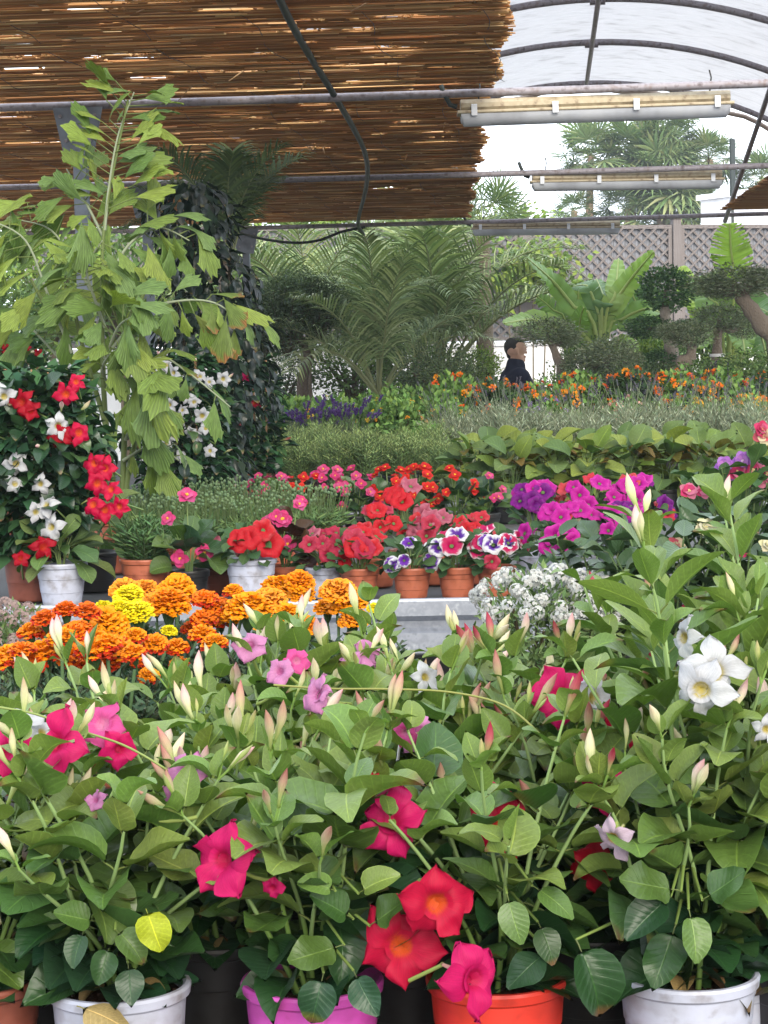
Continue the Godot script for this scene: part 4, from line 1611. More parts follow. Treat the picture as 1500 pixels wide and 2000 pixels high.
func shrub(called: String, label: String, cat: String, px: float, py: float, d: float, r: Vector3, key: String, group: String) -> Node3D:
	var c := ray(px, py, d)
	var t := thing(called, label, cat, Vector3(c.x, 0, c.z), rf(0, TAU), group)
	part(t, "crown", pick(key), M.foliage, Transform3D(Basis(Vector3.UP, rf(0, TAU)).scaled(r), Vector3(0, c.y, 0)), "stuff")
	var mb := MB.new()
	mb.tube(PackedVector3Array([Vector3.ZERO, Vector3(0.03, c.y * 0.5, 0.02), Vector3(0, c.y, 0)]), [0.05 * r.x + 0.01, 0.04 * r.x + 0.01, 0.02 * r.x], 7, [Color(0.14, 0.11, 0.08)])
	part(t, "trunk", mb.mesh(), M.bark)
	return t


func feather_palm(called: String, label: String, px: float, py: float, d: float, n: int, key: String, s: float, group: String, lo: float, hi: float, upright := 0.0, stem := 0.09) -> Node3D:
	var c := ray(px, py, d)
	var t := thing(called, label, "palm", Vector3(c.x, 0, c.z), 0.0, group)
	var mb := MB.new()
	var pts := PackedVector3Array()
	var rad := []
	for k in 13:
		pts.append(Vector3(0.01 * sin(k), c.y * k / 12.0, 0))
		rad.append(stem * (1.0 + 0.14 * (k % 2)) * lerpf(1.1, 0.9, k / 12.0))
	mb.tube(pts, rad, 9, [Color(0.17, 0.14, 0.11)])
	part(t, "trunk", mb.mesh(), M.bark)
	for k in n:
		var a := k * 2.39996 + rf(-0.3, 0.3)
		var tilt := lerpf(hi, lo, float(k) / n) + rf(-0.1, 0.1)
		var b := Basis(Vector3.UP, a) * Basis(Vector3(1, 0, 0), tilt)
		part(t, "frond", pick(key), M.foliage, Transform3D(b.scaled(Vector3.ONE * s * rf(0.8, 1.1)), Vector3(0, c.y, 0) + b * Vector3(0, 0, 0.03)))
	return t


func paddle_plant(label: String, px: float, d: float, leaves: Array) -> void:
	var foot := spot(px, d, 0.0)
	var t := thing("bird_of_paradise", label, "plant", foot, 0.0, "paddle-leaved plants before the lattice")
	for l in leaves:
		var pts := PackedVector3Array([Vector3(rf(-0.05, 0.05), 0, rf(-0.05, 0.05))])
		var vis := local_pts(t, l.p, d)
		pts.append_array(vis)
		# share of the length that is bare stalk
		var len0 := (vis[0] - pts[0]).length()
		var len1 := 0.0
		for k in vis.size() - 1:
			len1 += (vis[k + 1] - vis[k]).length()
		var face := (cam.position - ray(l.p[0][0], l.p[0][1], d)).normalized() + Vector3(l.get("tx", 0.0), 0.45, 0)
		part(t, "leaf", paddle_mesh(pts, l.w * d / FOCAL, face.normalized(), l.c, l.get("tears", 3), len0 / (len0 + len1)), M.leaf_plain)


func back_garden() -> void:
	vc("leaf_plain", 0.45, 0.4, 0.5, Color(0.85, 1.0, 0.35))
	var olive := [Color(0.14, 0.18, 0.10), Color(0.19, 0.23, 0.14), Color(0.10, 0.13, 0.076), Color(0.25, 0.29, 0.19)]
	var gloss := [Color(0.075, 0.15, 0.06), Color(0.11, 0.20, 0.075), Color(0.05, 0.105, 0.046)]
	L.pad_olive = []
	L.pad_gloss = []
	L.bush_bright = []
	L.bush_mid = []
	L.bush_dark = []
	for k in 2:
		L.pad_olive.append(bush_mesh(2600, Vector3.ONE, 0.17, 0.055, olive, 0.3, false))
		L.pad_gloss.append(bush_mesh(2200, Vector3.ONE, 0.17, 0.10, gloss, 0.4, false))
		L.bush_bright.append(bush_mesh(2600, Vector3.ONE, 0.13, 0.06, [Color(0.16, 0.24, 0.045), Color(0.11, 0.18, 0.04), Color(0.22, 0.30, 0.06)], 0.2))
		L.bush_mid.append(bush_mesh(2600, Vector3.ONE, 0.12, 0.055, [Color(0.09, 0.155, 0.045), Color(0.12, 0.19, 0.06), Color(0.07, 0.12, 0.04)], 0.2))
		L.bush_dark.append(bush_mesh(3200, Vector3.ONE, 0.10, 0.045, [Color(0.040, 0.065, 0.032), Color(0.060, 0.090, 0.042), Color(0.08, 0.115, 0.05)], 0.2))
	rng.seed = 311
	fence()
	# creeper on the lattice
	var cp := ray(1040, 520, 24.3)
	var cr := thing("creeper", "leafy yellow-green creeper climbing the lattice above the man", "creeper", Vector3(cp.x, 0, cp.z))
	var mb := MB.new()
	var inv := cr.transform.affine_inverse()
	for k in 620:
		var px := 1035.0 + rng.randfn() * 44.0
		var py := 515.0 + rng.randfn() * 36.0 + absf(px - 1035.0) * 0.1
		if py > 640 or py < 462: continue
		mb.col = jit([Color(0.12, 0.19, 0.035), Color(0.075, 0.13, 0.03), Color(0.17, 0.23, 0.04)][k % 3], 0.2)
		mb.leaflet(inv * ray(px, py, 24.25 + rf(-0.22, 0.12)), (rv(1.0) + Vector3(0, -0.4, 0.2)).normalized(), Vector3(rf(-0.4, 0.4), 0.5, 1).normalized(), rf(0.07, 0.12), rf(0.05, 0.08))
	part(cr, "foliage", mb.mesh(), M.foliage, Transform3D(), "stuff")
	for k in 5:
		var a := inv * ray(1010 + k * 14, 690, 24.35)
		a.y = 0
		stalk(cr, "stem", a, inv * ray(985 + k * 28, 480 + (k % 2) * 40, 24.3), 0.014, 0.006, Color(0.12, 0.10, 0.07), 0.0, 5)
	# bird of paradise and banana leaves
	var g1 := Color(0.155, 0.270, 0.060)
	var g2 := Color(0.225, 0.340, 0.075)
	var g3 := Color(0.110, 0.210, 0.065)
	paddle_plant("large bird of paradise with long leaf arching over the clipped olives", 1180, 18.6, [
		{"p": [[1172, 660], [1195, 600], [1232, 545], [1277, 492, -0.3]], "w": 46, "c": g2, "tears": 3},
		{"p": [[1165, 655], [1120, 600], [1085, 555], [1030, 505, -0.5]], "w": 40, "c": g1, "tears": 4},
		{"p": [[1172, 650], [1165, 600], [1150, 560], [1120, 560, 0.5]], "w": 40, "c": g3, "tears": 4},
		{"p": [[1180, 650], [1200, 580], [1208, 505, 0.4]], "w": 42, "c": g2, "tears": 3},
		{"p": [[1185, 660], [1215, 625], [1260, 603], [1300, 615, -0.4]], "w": 46, "c": g1, "tears": 10},
		{"p": [[1175, 640], [1180, 590], [1165, 545, 0.5]], "w": 42, "c": g3, "tears": 5},
		{"p": [[1160, 690], [1105, 650], [1050, 625], [985, 632, -0.6]], "w": 46, "c": g2, "tears": 8},
		{"p": [[1150, 700], [1130, 650], [1140, 600, -0.3]], "w": 42, "c": g1, "tears": 3},
		{"p": [[1188, 680], [1215, 670], [1240, 690, -0.4]], "w": 40, "c": g2, "tears": 4}])
	paddle_plant("upright bird of paradise rising behind the glossy clipped ball tree", 1250, 19.2, [
		{"p": [[1250, 650], [1240, 590], [1225, 540]], "w": 56, "c": g3, "tears": 3},
		{"p": [[1262, 650], [1275, 600], [1262, 560]], "w": 60, "c": g1, "tears": 3},
		{"p": [[1250, 700], [1235, 690], [1215, 715, -0.4]], "w": 42, "c": Color(0.16, 0.25, 0.17), "tears": 1},
		{"p": [[1258, 715], [1275, 690], [1300, 700, -0.5]], "w": 46, "c": Color(0.17, 0.26, 0.18), "tears": 2},
		{"p": [[1255, 690], [1290, 655], [1330, 660, -0.3]], "w": 50, "c": g3, "tears": 5}])
	paddle_plant("banana with bright torn leaf standing up before the lattice", 1430, 18.2, [
		{"p": [[1432, 556], [1428, 500], [1425, 436]], "w": 80, "c": Color(0.24, 0.38, 0.055), "tears": 30},
		{"p": [[1410, 640], [1390, 590], [1360, 540, 0.4]], "w": 60, "c": g1, "tears": 6},
		{"p": [[1440, 630], [1470, 600], [1500, 610, -0.3]], "w": 66, "c": g3, "tears": 4},
		{"p": [[1425, 640], [1440, 600], [1455, 690, -0.6]], "w": 58, "c": g1, "tears": 6},
		{"p": [[1450, 660], [1480, 640], [1498, 700, -0.4]], "w": 62, "c": g3, "tears": 4},
		{"p": [[1410, 650], [1385, 620], [1365, 680, -0.5]], "w": 54, "c": g1, "tears": 6},
		{"p": [[1420, 600], [1405, 560], [1395, 530, 0.2]], "w": 44, "c": g2, "tears": 4}])
	paddle_plant("broad pale bird of paradise between the ball tree and the banana", 1375, 19.6, [
		{"p": [[1370, 640], [1350, 580], [1330, 520]], "w": 50, "c": g2, "tears": 3},
		{"p": [[1380, 640], [1395, 590], [1420, 560, 0.3]], "w": 52, "c": g1, "tears": 4},
		{"p": [[1372, 690], [1350, 660], [1330, 700, -0.5]], "w": 46, "c": g1, "tears": 5},
		{"p": [[1385, 690], [1410, 660], [1440, 690, -0.5]], "w": 50, "c": g2, "tears": 5}])
	paddle_plant("low leaning bird of paradise right behind the slender clipped olive", 1110, 19.4, [
		{"p": [[1110, 660], [1085, 610], [1050, 580]], "w": 46, "c": g1, "tears": 4},
		{"p": [[1115, 660], [1130, 600], [1128, 545]], "w": 50, "c": g2, "tears": 3},
		{"p": [[1105, 690], [1070, 650], [1020, 640, -0.3]], "w": 44, "c": g2, "tears": 6},
		{"p": [[1120, 690], [1150, 640], [1175, 620]], "w": 48, "c": g3, "tears": 4}])
	# cloud-pruned trees
	topiary("slender clipped olive with one flat pad, beside the man", 16.4, [[1068, 648, 118, 48], [1105, 662, 60, 34, 0.2]], [[1097, 742], [1090, 705], [1076, 668]], 0.042, false)
	topiary("low spreading clipped olive between the man and the ball tree", 16.0, [[1190, 692, 110, 56], [1140, 712, 80, 50, 0.2], [1225, 705, 60, 40, -0.2]], [[1190, 760], [1195, 735], [1188, 705]], 0.04, false)
	topiary("clipped glossy ball tree with pale trunk and lower pads", 16.8, [[1300, 566, 100, 74], [1265, 640, 84, 38], [1335, 645, 70, 34, 0.2], [1290, 706, 70, 38]], [[1312, 700], [1302, 650], [1298, 600]], 0.062, true)
	topiary("clipped olive with thick curved dark trunk before the ball tree", 15.6, [[1345, 655, 90, 46], [1310, 648, 60, 30]], [[1328, 742], [1347, 705], [1352, 672]], 0.052, false)
	topiary("clipped olive with straight trunk carrying a white tie", 15.8, [[1405, 622, 112, 48], [1452, 640, 60, 40, 0.3]], [[1401, 745], [1400, 700], [1402, 640]], 0.05, false)
	topiary("large leaning clipped olive with broad flat top at the picture edge", 15.2, [[1435, 552, 152, 56], [1395, 560, 70, 40], [1480, 545, 70, 40]], [[1520, 700], [1492, 640], [1462, 598], [1440, 570]], 0.075, false)
	var tie := MB.new()
	var tc := ray(1401, 694, 15.8)
	tie.lathe([Vector2(0.058, -0.012), Vector2(0.060, 0.0), Vector2(0.058, 0.012)], 14, tc)
	# clipped shrubs and hedges at the foot of the trees
	var low := "low shrubs behind the lantanas"
	var shrubs := [
		["dark clipped shrub in front of the palm fronds, nearest the man", 885, 748, 15.0, Vector3(0.24, 0.18, 0.26), "bush_dark"],
		["pale lime-green shrub just behind the man's back", 935, 720, 20.5, Vector3(0.24, 0.22, 0.26), "bush_bright"],
		["dark green shrub in front of the man's chest", 1000, 815, 15.0, Vector3(0.34, 0.12, 0.3), "bush_dark"],
		["rounded green shrub under the slender clipped olive", 1100, 770, 15.2, Vector3(0.28, 0.16, 0.3), "bush_mid"],
		["rounded dark shrub between the two low clipped olives", 1250, 752, 15.4, Vector3(0.40, 0.18, 0.3), "bush_dark"],
		["grey-green shrub at the foot of the leaning olive", 1465, 738, 14.9, Vector3(0.40, 0.20, 0.3), "bush_mid"],
		["green shrub under the straight olive with the white tie", 1375, 752, 15.0, Vector3(0.34, 0.18, 0.3), "bush_mid"],
		["leafy green shrub against the white wall behind the low olive", 1160, 722, 18.6, Vector3(0.40, 0.32, 0.35), "bush_mid"],
		["leafy bright shrub against the white wall below the ball tree", 1265, 718, 18.8, Vector3(0.42, 0.34, 0.35), "bush_bright"],
		["leafy green shrub against the white wall behind the straight olive", 1380, 715, 18.8, Vector3(0.42, 0.36, 0.35), "bush_mid"],
		["leafy bright shrub against the white wall at the picture edge", 1480, 712, 18.8, Vector3(0.40, 0.36, 0.35), "bush_bright"],
		["leafy green shrub hiding the wall between the pine and the low palm", 690, 712, 20.6, Vector3(0.50, 0.40, 0.4), "bush_mid"],
		["dark leafy shrub under the pine's crooked trunk", 545, 735, 20.4, Vector3(0.42, 0.36, 0.4), "bush_dark"],
		["green shrub against the white wall behind the spreading palm", 810, 715, 21.2, Vector3(0.45, 0.42, 0.4), "bush_mid"],
		["dark green shrub at the foot of the spreading palm", 860, 735, 15.4, Vector3(0.36, 0.26, 0.3), "bush_dark"]]
	for s in shrubs:
		shrub("clipped_shrub", s[0], "shrub", s[1], s[2], s[3], s[4], s[5], low)
	var tt := thing("trunk_tie", "white plastic tie round the straight olive trunk", "tie", tc)
	part(tt, "band", tie.mesh(), M.whitewash, tt.transform.affine_inverse())
	# palms in the middle
	var pc := [Color(0.14, 0.19, 0.085), Color(0.185, 0.24, 0.11), Color(0.09, 0.13, 0.058), Color(0.30, 0.35, 0.18)]
	L.frond = []
	for a in [[1.5, 0.9], [1.7, 1.15], [1.3, 0.95], [1.0, 1.2]]:
		L.frond.append(frond_mesh(1.5, 36, 0.33, 0.017, a[0], a[1], pc))
	rng.seed = 321
	var pal := "feather palms behind the benches"
	feather_palm("feather_palm", "tall grey-green feather palm whose fronds reach over the man", 862, 742, 19.9, 17, "frond", 1.32, pal, 0.30, -0.62, 0.0, 0.05)
	feather_palm("feather_palm", "spreading feather palm left of centre beside the dark pine", 600, 705, 20.2, 14, "frond", 1.25, pal, 0.35, -0.55, 0.0, 0.05)
	feather_palm("feather_palm", "low feather palm in the middle with drooping fronds", 740, 770, 18.6, 14, "frond", 1.10, pal, 0.35, -0.60, 0.0, 0.05)
	feather_palm("feather_palm", "feather palm with pale trunk behind the two central palms", 815, 650, 22.0, 14, "frond", 1.35, pal, 0.30, -0.55, 0.0, 0.06)
	# strap-leaved clump
	var sp := spot(675, 14.75, 0.92)
	var st := thing("strap_plant", "dark strap-leaved clump at the foot of the central palm", "plant", sp)
	for k in 46:
		var a := k * 2.4
		var out := Vector3(cos(a), 0, sin(a))
		var l := rf(0.38, 0.60)
		var up := rf(0.7, 1.3)
		var pp := PackedVector3Array()
		var q := out * 0.03
		var d := (out * cos(up) + Vector3.UP * sin(up)).normalized()
		for j in 8:
			pp.append(q)
			q += d * l / 7.0
			d = (d + Vector3(0, -0.30, 0)).normalized()
		var m2 := MB.new()
		m2.col = jit([Color(0.045, 0.085, 0.03), Color(0.075, 0.125, 0.04), Color(0.03, 0.06, 0.025)][k % 3], 0.2)
		m2.strap(pp, [0.022, 0.026, 0.030, 0.030, 0.028, 0.022, 0.014, 0.002], Vector3.UP, 0.3)
		part(st, "leaf", m2.mesh(), M.foliage)
	var stp := MB.new()
	stp.lathe([Vector2(0.001, 0), Vector2(0.09, 0), Vector2(0.11, 0.06), Vector2(0.10, 0.06)], 16)
	part(st, "pot", stp.mesh(), M.pot_black)
	# dark pine with its crooked trunk
	var pine := ray(592, 760, 18.6)
	pine.y = 0
	var pt := thing("cloud_pine", "dark cloud-pruned pine with crooked trunk behind the left palm", "tree", pine)
	var pm := MB.new()
	pm.tube(smooth(PackedVector3Array([Vector3.ZERO, Vector3(0.02, 0.9, 0)] ) + local_pts(pt, [[590, 750], [602, 700], [580, 650], [560, 620]], 18.6), 4), [0.09, 0.085, 0.08, 0.075, 0.07, 0.065, 0.06, 0.055, 0.05, 0.05, 0.045, 0.04, 0.04, 0.035, 0.035], 9, [Color(0.10, 0.08, 0.065)])
	part(pt, "trunk", pm.mesh(), M.bark)
	for c in [[560, 620, 0.40, 0.34], [625, 600, 0.30, 0.28], [515, 640, 0.28, 0.30], [585, 575, 0.28, 0.24], [540, 580, 0.24, 0.2]]:
		part(pt, "crown", pick("bush_dark"), M.foliage, Transform3D(Basis(Vector3.UP, rf(0, 6)).scaled(Vector3(c[2], c[3], c[2])), pt.transform.affine_inverse() * ray(c[0], c[1], 18.6)), "stuff")
	# greenery behind
	var bg := "trees and shrubs beyond the fence"
	for s in [
		["tree", "light green tree beyond the lattice, directly behind the central palms", 700, 470, 28.0, Vector3(1.3, 0.75, 1.0), "bush_bright"],
		["tree", "green tree beyond the fence at the edge of the reed mat", 860, 500, 28.5, Vector3(0.9, 0.55, 0.8), "bush_mid"],
		["tree", "light green tree beyond the fence behind the dark pine", 560, 500, 27.5, Vector3(1.0, 0.7, 0.9), "bush_bright"],
		["tree", "bright lime tree showing behind the fishtail palm's left fronds", 95, 540, 20.5, Vector3(0.75, 0.70, 0.7), "bush_bright"],
		["tree", "green tree behind the fishtail palm and dark fig", 240, 560, 22.0, Vector3(0.9, 0.7, 0.8), "bush_mid"],
		["tree", "broad green tree above the fence beneath the last strip light", 990, 455, 31.0, Vector3(0.95, 0.42, 0.7), "bush_bright"],
		["tree", "green tree far left, half out of the picture behind red flowers", 10, 640, 19.0, Vector3(0.6, 0.5, 0.6), "bush_mid"],
		["tree", "green tree between the dark pine and the fig", 450, 560, 24.0, Vector3(0.9, 0.75, 0.8), "bush_mid"],
		["tree", "deep green tree behind the middle palms, low over the wall", 760, 590, 22.0, Vector3(0.9, 0.6, 0.7), "bush_mid"]]:
		shrub(s[0], s[1], "tree", s[2], s[3], s[4], s[5], s[6], bg)


func far_palms() -> void:
	rng.seed = 302
	var pc := [Color(0.13, 0.20, 0.080), Color(0.18, 0.25, 0.11), Color(0.10, 0.16, 0.065), Color(0.24, 0.28, 0.13)]
	L.fan = []
	for k in 4:
		L.fan.append(fan_mesh(0.95, 26, 2.0, rf(0.10, 0.32), pc, 0.55))
	var d := 70.0
	for a in [["fan palm with slim trunk, standing apart from the palm cluster", 1152, 305, 1.0, 34], ["fan palm in the cluster behind the second strip light", 1235, 300, 0.95, 32], ["tallest fan palm of the cluster under the nearest strip light", 1305, 262, 1.0, 34], ["broad fan palm in the middle of the cluster, lower crown", 1290, 345, 1.35, 40], ["fan palm at the cluster's edge beside the dark pole", 1385, 312, 0.85, 30], ["fan palm above the corner of the opposite reed mat", 1488, 350, 0.9, 30], ["small low palm beneath the fan palm standing apart", 1120, 412, 0.7, 24], ["low bushy palm behind the fence near the white building", 1340, 400, 1.1, 34], ["low bushy palm rising behind the lattice, middle of the cluster", 1225, 408, 0.9, 28]]:
		var c := ray(a[1], a[2], d)
		var t := thing("fan_palm", a[0], "palm", Vector3(c.x, 0, c.z), 0.0, "fan palms far beyond the fence")
		var mb := MB.new()
		var pts := PackedVector3Array()
		var rad := []
		for k in 15:
			pts.append(Vector3(0.05 * sin(k * 0.5), c.y * k / 14.0, 0))
			rad.append(lerpf(0.20, 0.11, k / 14.0) * (1.0 + 0.06 * (k % 2)))
		mb.tube(pts, rad, 8, [Color(0.34, 0.24, 0.17)])
		part(t, "trunk", mb.mesh(), M.bark)
		for k in a[4]:
			var g: float = k * 2.39996
			var el := lerpf(1.2, -0.85, pow(float(k) / a[4], 0.8)) + rf(-0.15, 0.15)
			var dir := Vector3(cos(g) * cos(el), sin(el), sin(g) * cos(el))
			part(t, "frond", pick("fan"), M.foliage, xf(dir, Vector3.UP + rv(0.3), Vector3(0, c.y, 0), a[3] * rf(0.75, 1.05)))
	# nearer fan fronds at the mat's edge
	var c := ray(940, 432, 21.0)
	var t := thing("fan_palm", "dark fan palm leaf spreading past the edge of the reed mat", "palm", Vector3(c.x, 0, c.z))
	var mb := MB.new()
	mb.tube(PackedVector3Array([Vector3.ZERO, Vector3(0.02, c.y * 0.5, 0), Vector3(0, c.y, 0)]), [0.10, 0.09, 0.08], 8, [Color(0.16, 0.13, 0.10)])
	part(t, "trunk", mb.mesh(), M.bark)
	L.near_fan = [fan_mesh(0.36, 24, 1.7, 0.05, [Color(0.06, 0.10, 0.04), Color(0.09, 0.13, 0.05)], 0.35)]
	for k in 12:
		var g := k * 2.4
		var el := 0.95 - k * 0.09
		part(t, "frond", pick("near_fan"), M.foliage, xf(Vector3(cos(g) * cos(el), sin(el), sin(g) * cos(el)), Vector3(0, 0.4, 1), Vector3(0, c.y, 0), rf(0.85, 1.1)))
	# white building and dark pole at the right
	var b0 := ray(1425, 425, 45.0)
	var bld := thing("white_building", "white flat-roofed building partly hidden by the opposite reed mat", "building", Vector3(b0.x, 0, b0.z))
	var wm := MB.new()
	wm.box(Transform3D(Basis(Vector3.UP, 0.5), Vector3(1.25, 2.55, -1.0)), Vector3(2.6, 5.1, 2.2))
	part(bld, "wall", wm.mesh(), M.whitewash)
	var rm := MB.new()
	rm.box(Transform3D(Basis(Vector3.UP, 0.5), Vector3(1.25, 5.16, -1.0)), Vector3(2.75, 0.12, 2.35))
	part(bld, "roof", rm.mesh(), M.whitewash)
	var lo := MB.new()
	lo.box(Transform3D(Basis(Vector3.UP, 0.5), Vector3(0.25, 2.2, 0.2)), Vector3(1.4, 4.4, 1.2))
	part(bld, "annex", lo.mesh(), M.whitewash)
	var wn := MB.new()
	wn.box(Transform3D(Basis(Vector3.UP, 0.5), Vector3(0.85, 4.4, 0.13) ), Vector3(0.6, 0.7, 0.06))
	part(bld, "window", wn.mesh(), M.dark_glass)
	var p0 := ray(1430, 330, 40.0)
	var pole := thing("sign_pole", "thin dark upright sign board standing beside the far palms", "pole", Vector3(p0.x, 0, p0.z))
	var pm := MB.new()
	pm.box(Transform3D(Basis(), Vector3(0, 2.9, 0)), Vector3(0.05, 5.8, 0.05))
	part(pole, "upright", pm.mesh(), M.hose)
	var pb := MB.new()
	var topy := ray(1430, 272, 40.0).y
	pb.box(Transform3D(Basis(Vector3.UP, 0.9), Vector3(0, topy - 0.55, 0.04)), Vector3(0.16, 1.1, 0.04))
	part(pole, "board", pb.mesh(), M.hose)


# ---------------------------------------------------------------- the man
func field(bones: Array, k: float, p: Vector3) -> float:
	var best := 1e9
	for b in bones:
		var a: Vector3 = b[0]
		var ab: Vector3 = b[1] - a
		var t := clampf((p - a).dot(ab) / maxf(ab.length_squared(), 1e-9), 0.0, 1.0)
		var q := p - a - ab * t
		if b.size() > 4:
			q = q / b[4]
		var d: float = q.length() - lerpf(b[2], b[3], t)
		if d > best + k:
			continue
		if best > 1e8 or d < best - k:
			best = minf(best, d)
			continue
		var h := clampf(0.5 + 0.5 * (best - d) / k, 0.0, 1.0)
		best = lerpf(best, d, h) - k * h * (1.0 - h)
	return best


func nets(bones: Array, k: float, cell: float) -> MB:
	var lo := Vector3(1e9, 1e9, 1e9)
	var hi := -lo
	for b in bones:
		var r := maxf(b[2], b[3]) * 1.5 + cell * 2.0
		for e in 2:
			lo = lo.min(b[e] - Vector3.ONE * r)
			hi = hi.max(b[e] + Vector3.ONE * r)
	var nx := int((hi.x - lo.x) / cell) + 2
	var ny := int((hi.y - lo.y) / cell) + 2
	var nz := int((hi.z - lo.z) / cell) + 2
	var val := PackedFloat32Array()
	val.resize(nx * ny * nz)
	for z in nz:
		for y in ny:
			for x in nx:
				val[x + nx * (y + ny * z)] = field(bones, k, lo + Vector3(x, y, z) * cell)
	var id := PackedInt32Array()
	id.resize(nx * ny * nz)
	id.fill(-1)
	var mb := MB.new()
	var off := [0, 1, nx, nx + 1, nx * ny, nx * ny + 1, nx * ny + nx, nx * ny + nx + 1]
	for z in nz - 1:
		for y in ny - 1:
			for x in nx - 1:
				var c := x + nx * (y + ny * z)
				var inside := 0
				for o in off:
					if val[c + o] < 0.0: inside += 1
				if inside == 0 or inside == 8: continue
				var sum := Vector3.ZERO
				var cnt := 0
				for e in [[0, 1], [2, 3], [4, 5], [6, 7], [0, 2], [1, 3], [4, 6], [5, 7], [0, 4], [1, 5], [2, 6], [3, 7]]:
					var a := val[c + off[e[0]]]
					var b := val[c + off[e[1]]]
					if (a < 0.0) == (b < 0.0): continue
					var t := a / (a - b)
					var pa := Vector3(e[0] & 1, (e[0] >> 1) & 1, (e[0] >> 2) & 1)
					var pb := Vector3(e[1] & 1, (e[1] >> 1) & 1, (e[1] >> 2) & 1)
					sum += pa.lerp(pb, t)
					cnt += 1
				var p := lo + (Vector3(x, y, z) + sum / cnt) * cell
				var e1 := cell * 0.6
				var g := Vector3(field(bones, k, p + Vector3(e1, 0, 0)) - field(bones, k, p - Vector3(e1, 0, 0)), field(bones, k, p + Vector3(0, e1, 0)) - field(bones, k, p - Vector3(0, e1, 0)), field(bones, k, p + Vector3(0, 0, e1)) - field(bones, k, p - Vector3(0, 0, e1)))
				id[c] = mb.put(p, g.normalized())
	for z in range(1, nz - 1):
		for y in range(1, ny - 1):
			for x in range(1, nx - 1):
				var c := x + nx * (y + ny * z)
				var s := val[c] < 0.0
				if s != (val[c + 1] < 0.0):
					mb.quad(id[c], id[c - nx], id[c - nx - nx * ny], id[c - nx * ny])
				if s != (val[c + nx] < 0.0):
					mb.quad(id[c], id[c - 1], id[c - 1 - nx * ny], id[c - nx * ny])
				if s != (val[c + nx * ny] < 0.0):
					mb.quad(id[c], id[c - 1], id[c - 1 - nx], id[c - nx])
	return mb


